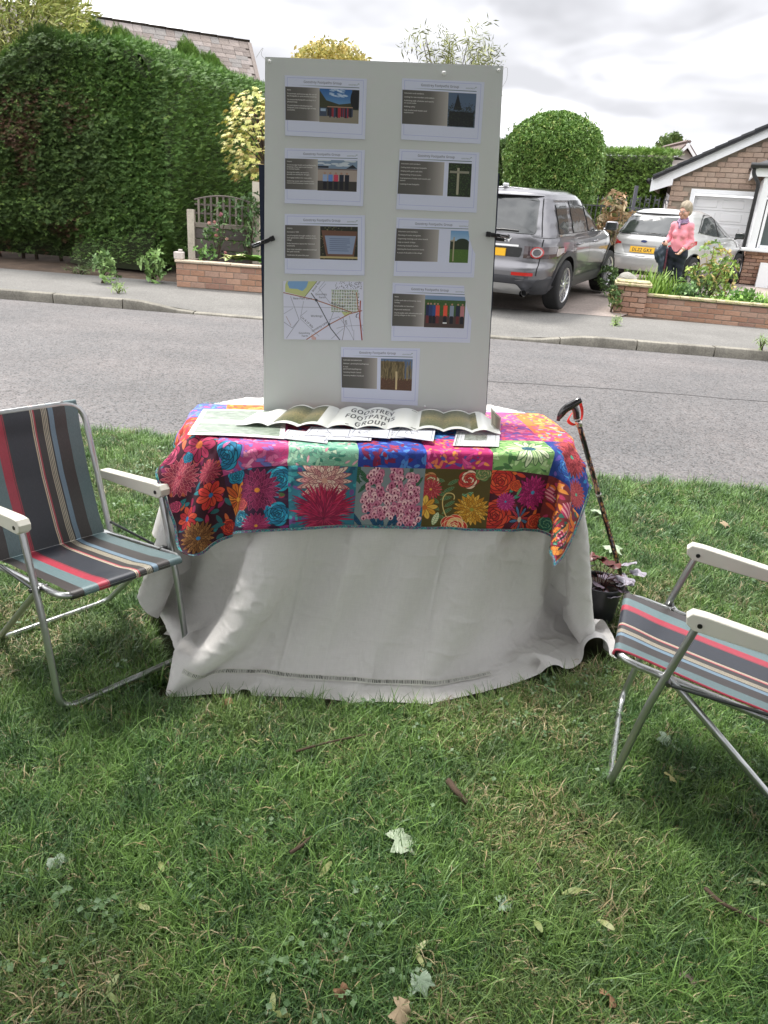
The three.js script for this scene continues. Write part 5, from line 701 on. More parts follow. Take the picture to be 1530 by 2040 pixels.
const C = CELL, patchDesigns = {
  // front row, left to right
  '0,0': (c, t, r) => { c.fillStyle = '#3a1626'; c.fillRect(0, 0, C, C); t.wash(['#c8452f', '#a8295a', '#d86a3a', '#2f7f86', '#8a2048'], 24, 44); t.rose(240, 250, 44, ['#d8412f', '#e8573c', '#b22f2b'], '#5c1015'); t.wash(['#a32754', '#c13a5f', '#2f6a6e'], 22, 52); t.daisy(210, 60, 70, 8, ['#e2503a', '#d43a34'], '#20080c', '#2a79b4', 0.16, 2.3); t.daisy(70, 110, 62, 8, ['#e4573f', '#c8313a'], '#20080c', '#2a79b4', 0.2, 2.3); t.dahlia(90, 220, 84, ['#9c6a3a', '#b07c47', '#86562e'], '#4a2a18', '#2f7fb5', 4); t.leaf(10, 40, 80, 22, 1.2, '#2d7f86', '#12383c'); t.rose(20, 20, 34, ['#d14a78', '#e0637f'], '#571029'); },
  '1,0': (c, t, r) => { c.fillStyle = '#3a1838'; c.fillRect(0, 0, C, C); t.wash(['#a8324a', '#c86a2f', '#2a7f9a', '#7a2a6a', '#d0558a', '#4f6a3a'], 24, 42); t.daisy(40, 130, 92, 12, ['#d9772d', '#e58b39', '#c3592a'], '#5a2412', '#e8a53b', 0.12, 2); t.rose(250, 60, 58, ['#1f86a5', '#2a9db6', '#166a8c'], '#0c3040'); t.rose(238, 220, 58, ['#1f7fa5', '#2796b6', '#166a8c'], '#0c3040'); t.rose(80, 230, 44, ['#2a8aa8', '#7fb7bd', '#1c6b86'], '#0c3040'); t.dahlia(160, 105, 98, ['#6d1440', '#7d1d4a', '#590f38'], '#a23a63', '#e08a34', 6); t.dahlia(150, 270, 62, ['#7c1748', '#8e2350'], '#b04470', '#e29a3c', 4); t.rose(60, 20, 40, ['#2083a6', '#2a98b2'], '#0c3040'); t.rose(90, 165, 30, ['#c74a52', '#d9695f'], '#5a1420'); },
  '2,0': (c, t, r) => { c.fillStyle = '#2f7183'; c.fillRect(0, 0, C, C); t.speckle(90, ['#3f9aa0', '#24566e', '#6f4a86'], 14); t.dahlia(150, 70, 118, ['#d9a79a', '#e6bfae', '#c98a88', '#e9cdb9'], '#8e5258', '#cf9a88', 6); t.spiky(150, 215, 150, ['#a8163f', '#c21f52', '#8a1140', '#d43a5c'], '#5c0c2c', -1.75, 1.75, 40); t.spiky(150, 250, 130, ['#8f1243', '#b31a4c', '#c9375f'], '#54102e', 0, 6.28, 40); },
  '3,0': (c, t, r) => { c.fillStyle = '#7d8a8c'; c.fillRect(0, 0, C, C); for (let i = 0; i < 14; i++) t.leaf(r() * C, 40 + r() * 90, 80, 11, (r() - 0.5) * 2.4, '#3c6b4e', '#23402c'); for (let i = 0; i < 18; i++) t.leaf(r() * C, C + 10, 110, 15, (r() - 0.5) * 1.9, ['#1c5d83', '#2a7b9e', '#174a6c'][i % 3], '#0d2c44'); for (const [x, w] of [[80, 78], [165, 60], [235, 56]]) for (let i = 0; i < 110; i++) { const y = r() * 250 + (x > 200 ? 30 : 0), q = (0.35 + 0.65 * y / 250), xx = x + (r() - 0.5) * w * 2 * q * 0.8; c.fillStyle = ['#d98fa3', '#e3a8b4', '#c46f8c', '#eec3c6'][Math.floor(r() * 4)]; c.beginPath(); c.ellipse(xx, y, 11, 13, r(), 0, 7); c.fill(); c.strokeStyle = '#97496a'; c.lineWidth = 1.2; c.stroke(); c.fillStyle = '#6f1c3c'; c.beginPath(); c.ellipse(xx, y + 4, 4, 6, 0, 0, 7); c.fill(); } },
  '4,0': (c, t, r) => { c.fillStyle = '#54471d'; c.fillRect(0, 0, C, C); for (let i = 0; i < 12; i++) t.leaf(90 + (r() - 0.5) * 40, 60 + i * 18, 52, 13, (i % 2 ? 1.1 : -1.1) + (r() - 0.5) * 0.5, '#2f5a3c', '#94a06a'); c.strokeStyle = '#d9bd79'; c.lineWidth = 5; c.beginPath(); c.moveTo(128, 270); c.bezierCurveTo(70, 180, 80, 120, 110, 118); c.bezierCurveTo(140, 118, 140, 140, 135, 150); c.stroke(); t.rose(190, 50, 46, ['#c23a31', '#e9d2b4', '#d45743'], '#7a1a1c'); t.leaf(170, 120, 70, 20, 2.4, '#3c7a5c', '#a9bf88'); t.leaf(215, 110, 60, 18, -2.3, '#3c7a5c', '#a9bf88'); t.rose(20, 60, 44, ['#d8c9a0', '#c98f58', '#b84a34'], '#6b3a1c'); t.dahlia(30, 100, 52, ['#c13f4a', '#d5605f'], '#6b1420', '#e6b04a', 3); t.dahlia(215, 195, 80, ['#d49b2f', '#e2b24a', '#c2851f'], '#7a4d12', '#8f8f3a', 5); t.daisy(10, 190, 60, 9, ['#e6b94f', '#d99b35'], '#8a4d18', '#c26a2a', 0.2, 2); t.rose(140, 282, 58, ['#c3352b', '#d84a38', '#e2b276'], '#efd9a8'); t.leaf(50, 280, 70, 22, 0.3, '#d8d9b0', '#4f7a4f'); t.rose(250, 20, 36, ['#a8a26a', '#708a50'], '#3c4a2a'); },
  '5,0': (c, t, r) => { c.fillStyle = '#4a1424'; c.fillRect(0, 0, C, C); t.wash(['#d8452c', '#b8286a', '#e0702f', '#8a1f3a', '#3f8f7a'], 26, 42); t.rose(40, 50, 76, ['#d8432c', '#e55a34', '#c23026'], '#6b1414'); t.rose(30, 220, 84, ['#cf3b2c', '#e04f35', '#b52a28'], '#5c1012'); t.dahlia(215, 95, 88, ['#b8226b', '#cf3580', '#a01a5e'], '#6a0f44', '#3f93b8', 6); t.dahlia(80, 150, 48, ['#c22f7d', '#d84a90'], '#7a1450', '#3f93b8', 4); t.rose(120, 70, 30, ['#e9622f', '#d94a2a'], '#6b1c10'); t.daisy(170, 240, 74, 14, ['#c63a4a', '#4f86ad', '#d8522f'], '#2a0c1c', '#e6d8c0', 0.2, 1.6); t.rose(270, 250, 50, ['#d5432e', '#e3603a'], '#6b1414'); t.leaf(130, 120, 50, 12, 0.5, '#7db07a', '#2f5a3c'); },
  '6,0': (c, t, r) => { c.fillStyle = '#7a2a2c'; c.fillRect(0, 0, C, C); t.wash(['#e5762e', '#d9542a', '#b5345c', '#eb9440', '#2f6a5a', '#7a2a48'], 70, 46); for (let i = 0; i < 8; i++) t.leaf(r() * C, r() * C, 130, 30, r() * 6.3, ['#e5762e', '#d9542a', '#eb9440'][i % 3], '#7a2a18'); for (let k = 0; k < 4; k++) { const x = 30 + k * 66, y = 60 + (k % 2) * 110; for (let i = 0; i < 8; i++) { c.fillStyle = i % 2 ? '#b5345c' : '#e7a0a8'; c.beginPath(); c.ellipse(x, y + i * 9, 36 - Math.abs(i - 4) * 5, 5, 0.3, 0, 7); c.fill(); } } for (let i = 0; i < 30; i++) { c.fillStyle = ['#1e3d3a', '#e78a3c', '#2f6a4a', '#8a1f3a'][i % 4]; c.fillRect(140 + (i % 10) * 14, 150 + Math.floor(i / 10) * 36, 7, 34); } t.rose(40, 250, 40, ['#2a6a5c', '#69a07a'], '#123a30'); t.speckle(30, ['#7fc0a8', '#e9b2a0', '#402030'], 6); },
  '0,1': (c, t, r) => { c.fillStyle = '#4c1830'; c.fillRect(0, 0, C, C); t.wash(['#c8455f', '#8a2a5a', '#d8704a', '#2f7a8a'], 50, 44); t.dahlia(90, 190, 92, ['#a52c4e', '#bb3f58', '#8e2044'], '#e08a8a', '#a8324a', 5); t.daisy(210, 90, 84, 9, ['#c23a62', '#a82852'], '#2a0816', '#e07a3c', 0.2, 2.2); t.rose(60, 50, 60, ['#b5305c', '#d0587a', '#8a1f4a'], '#4c0c28'); t.dahlia(230, 240, 60, ['#b33a52', '#c85a66'], '#5c1426', '#8e2440', 4); t.rose(150, 120, 26, ['#2785aa', '#3a9dbc'], '#0e3648'); },
  '1,1': (c, t, r) => { c.fillStyle = '#b5447c'; c.fillRect(0, 0, C, C); t.wash(['#d86a9a', '#8f5fae', '#e48fae', '#6f74b8', '#c23a76'], 150, 40); c.fillStyle = '#1f7aa0'; t.rose(30, 200, 70, ['#1f7fa8', '#2a96b8', '#176a90'], '#0c3448'); t.wash(['#d86a9a', '#8f5fae'], 20, 34); },
  '2,1': (c, t, r) => { c.fillStyle = '#7fb59a'; c.fillRect(0, 0, C, C); t.wash(['#a8d5b4', '#cfe3c4', '#5f9f88', '#86c4a4', '#3f8a72'], 170, 34); t.wash(['#e9b0b8', '#d98a9a'], 18, 24); },
  '3,1': (c, t, r) => { c.fillStyle = '#2b3f9a'; c.fillRect(0, 0, C, C); t.wash(['#2f5cc0', '#1f3c8f', '#4f86d0', '#a02846', '#7a1f4a'], 150, 38); },
  '4,1': (c, t, r) => { c.fillStyle = '#b8266a'; c.fillRect(0, 0, C, C); t.wash(['#d8408a', '#e8765a', '#a81f62', '#e85a9a', '#f0924a', '#5a4fa0'], 170, 32); },
  '5,1': (c, t, r) => { c.fillStyle = '#86b56a'; c.fillRect(0, 0, C, C); t.wash(['#a5cf86', '#6f9f58', '#c3dfa0', '#4f7f48'], 130, 40); t.daisy(175, 150, 112, 15, ['#cfe0b0', '#b5cf94', '#e0e8c4'], '#4f6f48', '#1f5f74', 0.28, 1.9); t.rose(175, 150, 30, ['#1f5f7a', '#2f7f90', '#173f5c'], '#0a2430'); },
  '6,1': (c, t, r) => { c.fillStyle = '#26418f'; c.fillRect(0, 0, C, C); t.wash(['#2f5ab8', '#5a4fa8', '#2f86c0', '#7a5fb8'], 80, 40); t.dahlia(120, 90, 96, ['#8f2434', '#a53240', '#7a1a2c'], '#d05a5a', '#4fa88a', 6); t.dahlia(215, 225, 66, ['#97293a', '#ad3a48'], '#d8706a', '#5fb894', 5); t.rose(70, 215, 46, ['#2f6fc0', '#4f93d0', '#234f9f'], '#142a60'); },
  '0,2': (c, t, r) => { c.fillStyle = '#c8412f'; c.fillRect(0, 0, C, C); t.wash(['#e2603a', '#d84a58', '#ee8a4a', '#c22f4a', '#e57a9a'], 120, 46); t.leaf(80, 220, 60, 20, 1, '#3f7f5f', '#1c3c2c'); t.wash(['#e8703f', '#f0a05a'], 20, 40); },
  '1,2': (c, t, r) => { c.fillStyle = '#c23f78'; c.fillRect(0, 0, C, C); t.wash(['#d8588a', '#e88aa8', '#a82f6a', '#5a4fa0'], 150, 36); },
  '2,2': (c, t, r) => { c.fillStyle = '#8f2444'; c.fillRect(0, 0, C, C); t.wash(['#a8304f', '#2f6f7f', '#c24f5f', '#4f2f6f'], 140, 36); },
  '3,2': (c, t, r) => { c.fillStyle = '#1f4f78'; c.fillRect(0, 0, C, C); t.wash(['#2f6f98', '#14365c', '#4f8fa8', '#7a2f4f'], 140, 36); },
  '4,2': (c, t, r) => { c.fillStyle = '#24589f'; c.fillRect(0, 0, C, C); t.wash(['#2f78c0', '#1c3f80', '#4fa0c0', '#a0305f'], 140, 36); },
  '5,2': (c, t, r) => { c.fillStyle = '#a83a78'; c.fillRect(0, 0, C, C); t.wash(['#c8508f', '#8a4f9f', '#e07a9a', '#5f4f98', '#d84a5a'], 160, 38); },
  '6,2': (c, t, r) => { c.fillStyle = '#e2703f'; c.fillRect(0, 0, C, C); t.wash(['#f09a50', '#e0508a', '#f5b86a', '#d84a7a', '#7ab8c0'], 150, 38); },
  '0,3': (c, t, r) => { c.fillStyle = '#5a6fb8'; c.fillRect(0, 0, C, C); t.wash(['#7f8fd0', '#8f6fb8', '#5fa0c8', '#c85a8a'], 140, 36); },
  '1,3': (c, t, r) => { c.fillStyle = '#e07a34'; c.fillRect(0, 0, C, C); t.wash(['#f09a4a', '#d8582f', '#f5b45f', '#c84a4a'], 140, 34); },
  '2,3': (c, t, r) => { c.fillStyle = '#d8683a'; c.fillRect(0, 0, C, C); t.wash(['#e88a4a', '#c84f3f', '#f0a860'], 140, 34); },
  '3,3': (c, t, r) => { c.fillStyle = '#7a4f98'; c.fillRect(0, 0, C, C); t.wash(['#9a6fb0', '#5f4f98', '#c87aa8'], 140, 34); },
  '4,3': (c, t, r) => { c.fillStyle = '#a84f8a'; c.fillRect(0, 0, C, C); t.wash(['#c86fa0', '#8f5fb0', '#e0908f'], 140, 34); },
  '5,3': (c, t, r) => { c.fillStyle = '#c8588a'; c.fillRect(0, 0, C, C); t.wash(['#e07a9a', '#a85fb0', '#f0a07a', '#8a5fb0'], 140, 34); },
  '6,3': (c, t, r) => { c.fillStyle = '#e8803f'; c.fillRect(0, 0, C, C); t.wash(['#f5a85a', '#e0608a', '#d84f6a', '#f0c070'], 140, 34); },
};
{
  const T = canvas(PW * C, PH * C, (c) => { for (let i = 0; i < PW; i++) for (let j = 0; j < PH; j++) { const r = rng(100 + i * 7 + j * 31); c.save(); c.beginPath(); c.rect(i * C, (PH - 1 - j) * C, C, C); c.clip(); c.translate(i * C, (PH - 1 - j) * C); patchDesigns[`${i},${j}`](c, flowerTools(c, r), r); c.restore(); } });
  const weave = grayTex(256, 256, (u, v) => 0.5 + 0.3 * Math.sin(u * 804) * Math.sin(v * 804) + 0.5 * (vnoise(u * 60, v * 60, 3, 60) - 0.5)); weave.repeat.set(14, 8);
  const cotton = new THREE.MeshStandardMaterial({ map: T, roughness: 0.85, bumpMap: weave, bumpScale: 0.0012, side: THREE.DoubleSide });
  const quilt = thing('patchwork_cloth', 'bright floral patchwork cloth spread over the white tablecloth', 'cloth');
  const b = 0.006, us = (i) => lerp(b, 1 - b, i / PW), vs = (j) => 1 - lerp(2 * b, 1 - b * 2, j / PH);   // v = 1 is the front edge of the sheet
  const sm = (u, v, h) => { const e = 0.003, p = patch.sample(u, v), n = patch.sample(u + e, v).sub(patch.sample(u - e, v)).cross(patch.sample(u, v + e).sub(patch.sample(u, v - e))).normalize(); return fromTable(p.addScaledVector(n, -h)); };
  for (let i = 0; i < PW; i++) for (let j = 0; j < PH; j++) {
    const g = gridSurf(30, 26, (a, c) => { const u = lerp(us(i), us(i + 1), a), v = lerp(vs(j), vs(j + 1), c), ed = Math.min(Math.min(a, 1 - a), Math.min(c, 1 - c)); return sm(u, v, 0.0024 * sstep(0, 0.045, ed) + 0.0016 * (fbm(u * 40, v * 25, 2, 5) - 0.5)); }, (a, c) => [(i + 0.004 + a * 0.992) / PW, (j + 0.004 + c * 0.992) / PH]);
    mesh('fabric_square', g, cotton, quilt);
  }
  // bound edge
  const bindT = canvas(512, 32, (c, w, h) => { c.fillStyle = '#2f7f86'; c.fillRect(0, 0, w, h); const r = rng(5); for (let i = 0; i < 420; i++) { c.fillStyle = ['#3fa090', '#1f5f7a', '#7ab8a8', '#6f3f7a', '#a8386a', '#24344f'][Math.floor(r() * 6)]; c.beginPath(); c.ellipse(r() * w, r() * h, 5, 3, r() * 3, 0, 7); c.fill(); } });
  bindT.wrapS = THREE.RepeatWrapping; const bm = new THREE.MeshStandardMaterial({ map: bindT, roughness: 0.85, side: THREE.DoubleSide });
  const strip = (u0, v0, u1, v1, du, dv, k) => gridSurf(90, 2, (a, c) => sm(lerp(u0, u1, a) + du * c, lerp(v0, v1, a) + dv * c, 0.0035), (a, c) => [a * k, c]);
  mesh('binding', [strip(0, vs(0), 1, vs(0), 0, 1 - vs(0), 6), strip(0, 0, 1, 0, 0, vs(PH), 6), strip(0, 0, 0, 1, us(0), 0, 3), strip(us(PW), 0, us(PW), 1, 1 - us(PW), 0, 3)], bm, quilt);
}
// ---------------------------------------------------------------- display board leaning on a navy stand, with printed sheets
const BOARD = { bl: atY(525, 819, 0.742), br: atY(967, 835, 0.742), tl: at(528, 113, 2.75), tr: at(1003, 131, 2.86) };
BOARD.u = BOARD.br.clone().sub(BOARD.bl); BOARD.v = BOARD.tl.clone().sub(BOARD.bl); BOARD.n = BOARD.u.clone().cross(BOARD.v).normalize();
const onBoard = (s, t, h = 0) => { const p = BOARD.bl.clone().lerp(BOARD.br, s), q = BOARD.tl.clone().lerp(BOARD.tr, s); return p.lerp(q, t).addScaledVector(BOARD.n, h); };
function boardST(px, py) {   // where a pixel of the photograph falls on the board
  const d = at(px, py, 1).sub(camera.position), o = camera.position.clone(), k = BOARD.bl.clone().sub(o).dot(BOARD.n) / d.dot(BOARD.n), p = o.addScaledVector(d, k);
  let s = 0.5, t = 0.5; for (let i = 0; i < 20; i++) { const q = onBoard(s, t), e = p.clone().sub(q); s += e.dot(BOARD.u) / BOARD.u.lengthSq(); t += e.dot(BOARD.v) / BOARD.v.lengthSq(); } return [s, t];
}
const boardBase = onBoard(0.5, 0);
const inBoard = (p) => p.sub(boardBase);
// a slab that follows the board: corners given in board coordinates, from height h0 to h1
function slab(q, h0, h1, nu = 1, nv = 1, lift = () => 0) {   // q: TL, TR, BR, BL as [s, t]
  const P = (u, v, h) => { const s = lerp(lerp(q[0][0], q[1][0], u), lerp(q[3][0], q[2][0], u), v), t = lerp(lerp(q[0][1], q[1][1], u), lerp(q[3][1], q[2][1], u), v); return inBoard(onBoard(s, t, h)); };
  const front = gridSurf(nu, nv, (u, v) => P(u, v, h1 + lift(u, v)), (u, v) => [u, 1 - v]); front.index.array.reverse(); front.computeVertexNormals();
  const edge = (f) => { const g = gridSurf(nu > 1 ? 6 : 1, 1, f, () => [0.003, 0.003]); return g; };
  const L = (u, v) => h1 + lift(u, v);
  return [front, edge((a, b) => P(a, 0, lerp(h0, L(a, 0), b))), edge((a, b) => P(a, 1, lerp(L(a, 1), h0, b))), edge((a, b) => P(0, a, lerp(L(0, a), h0, b))), edge((a, b) => P(1, a, lerp(h0, L(1, a), b)))];
}
{
  const foam = colorTex(256, 256, (u, v) => { const k = 0.95 + 0.06 * fbm(u * 5, v * 5, 4, 6, 5); return [0.63 * k, 0.648 * k, 0.63 * k]; });
  const b = thing('display_board', 'tall white foam display board leaning upright at the back of the table', 'display board', boardBase.toArray());
  const fm = new THREE.MeshStandardMaterial({ map: foam, roughness: 0.75 });
  const full = [[0, 1], [1, 1], [1, 0], [0, 0]];
  mesh('panel', [...slab(full, -0.006, 0, 12, 12, (u, v) => -0.001 * Math.sin(u * 5) * Math.sin(v * 3))], fm, b);
  mesh('backing', slab([[0.001, 0.999], [0.999, 0.999], [0.999, 0.001], [0.001, 0.001]], -0.0065, -0.006), mat(0.5, 0.5, 0.48, 0.9), b);
  for (const [x, y, q] of [[537, 123, 1], [993, 141, 1], [884, 147, 1.35], [846, 810, 0.8]]) {
    const [s, t] = boardST(x, y), p = inBoard(onBoard(s, t, 0.0005)), g = new THREE.LatheGeometry([[0, 0.006], [0.0035, 0.0056], [0.0055, 0.003], [0.0052, 0.0005], [0.004, 0]].map(([r0, h]) => new THREE.Vector2(r0 * q, h * q)), 14);
    g.applyQuaternion(new THREE.Quaternion().setFromUnitVectors(V(0, 1, 0), BOARD.n)); g.translate(p.x, p.y, p.z); mesh('drawing_pin', g, mat(0.85, 0.85, 0.84, 0.25), b);
  }
  const tr0 = inBoard(onBoard(1, 0.995, -0.004)), tl0 = inBoard(onBoard(0, 0.995, -0.004));
  mesh('string_loop', tube([tr0, tr0.clone().add(V(0.012, 0.004, 0.002)), tr0.clone().add(V(0.016, -0.03, 0.004)), tr0.clone().add(V(0.002, -0.06, 0.002))], 0.0006, 20, 5), mat(0.5, 0.5, 0.48, 0.5), b);
  mesh('string_loop', tube([tl0, tl0.clone().add(V(-0.012, 0.012, 0.002)), tl0.clone().add(V(-0.006, 0.032, 0.002)), tl0.clone().add(V(-0.03, 0.004, -0.004))], 0.0006, 20, 5), mat(0.5, 0.5, 0.48, 0.5), b);
}
{ // navy folding stand behind the board: main panel with a folded wing each side
  const st = thing('folding_stand', 'navy blue folding panel stand supporting the back of the white board', 'stand', boardBase.toArray());
  const navy = new THREE.MeshStandardMaterial({ color: rgb(0.012, 0.018, 0.045), roughness: 0.7 });
  const [sl, tl] = boardST(517, 330), [sr, tr2] = boardST(1003, 355);
  mesh('panel', slab([[sl - 0.004, tl + 0.006], [1.010, tl + 0.006], [1.005, 0.02], [0.004, 0.02]], -0.032, -0.009), navy, st);
  mesh('hinge', slab([[0.49, tl], [0.51, tl], [0.51, 0.03], [0.49, 0.03]], -0.040, -0.0325), mat(0.04, 0.04, 0.045, 0.5), st);
  const c0 = inBoard(onBoard(0.5, tl * 0.9, -0.04)), f0 = inBoard(onBoard(0.5, 0.0, -0.04)).add(V(0.02, 0.004, -0.20));
  mesh('prop', bentTube([c0, f0.clone().lerp(c0, 0.02), f0], 0.008, 0.01), mat(0.03, 0.03, 0.035, 0.5), st);
}
// two black spring clamps gripping board and stand
function clamp1(px, py, dir, label) {
  const [s, t] = boardST(px, py), p = onBoard(s, t, 0.004), g = thing('spring_clamp', label, 'clamp', p.toArray(), 0, 'clamps holding the board to its stand');
  const U = BOARD.u.clone().normalize(), W = BOARD.v.clone().normalize(), ang = dir.a, X = U.clone().multiplyScalar(Math.cos(ang)).addScaledVector(W, Math.sin(ang)), Y = BOARD.n.clone(), Z = X.clone().cross(Y).normalize();
  const m = new THREE.Matrix4().makeBasis(X, Z.clone().negate(), Y), blk = mat(0.012, 0.012, 0.013, 0.35);
  const A = (q) => q.applyMatrix4(m);
  mesh('jaw', [A(rbox(0.018, 0.017, 0.012, 0.004, -0.004, 0, 0.004)), A(rbox(0.022, 0.013, 0.008, 0.003, 0.013, 0, 0.004))], blk, g);
  mesh('handle', [A(rbox(0.042, 0.012, 0.006, 0.0028, 0.044, 0, 0.007)), A(rbox(0.010, 0.014, 0.008, 0.003, 0.066, 0, 0.008))], blk, g);
  mesh('handle', [A(rbox(0.044, 0.012, 0.006, 0.0028, 0.042, -0.004, -0.028)), A(rbox(0.02, 0.013, 0.03, 0.003, 0.018, 0, -0.014))], blk, g);
  mesh('spring', A(new THREE.TorusGeometry(0.008, 0.0016, 6, 16).rotateX(Math.PI / 2).translate(0.026, 0, -0.01)), mat(0.6, 0.6, 0.6, 0.3, { metalness: 1 }), g);
  mesh('grip_loop', A(tube([[0.036, 0.0005, 0.0115], [0.064, 0.002, 0.0125], [0.068, -0.002, 0.0125], [0.036, -0.002, 0.0115]], 0.0011, 20, 6, true)), mat(0.4, 0.4, 0.42, 0.3, { metalness: 1 }), g);
}
clamp1(540, 477, { a: Math.PI + 0.42 }, 'black spring clamp on the left edge of the board, handles slanting down');
clamp1(974, 468, { a: -0.06 }, 'black spring clamp on the right edge of the board, pointing level');

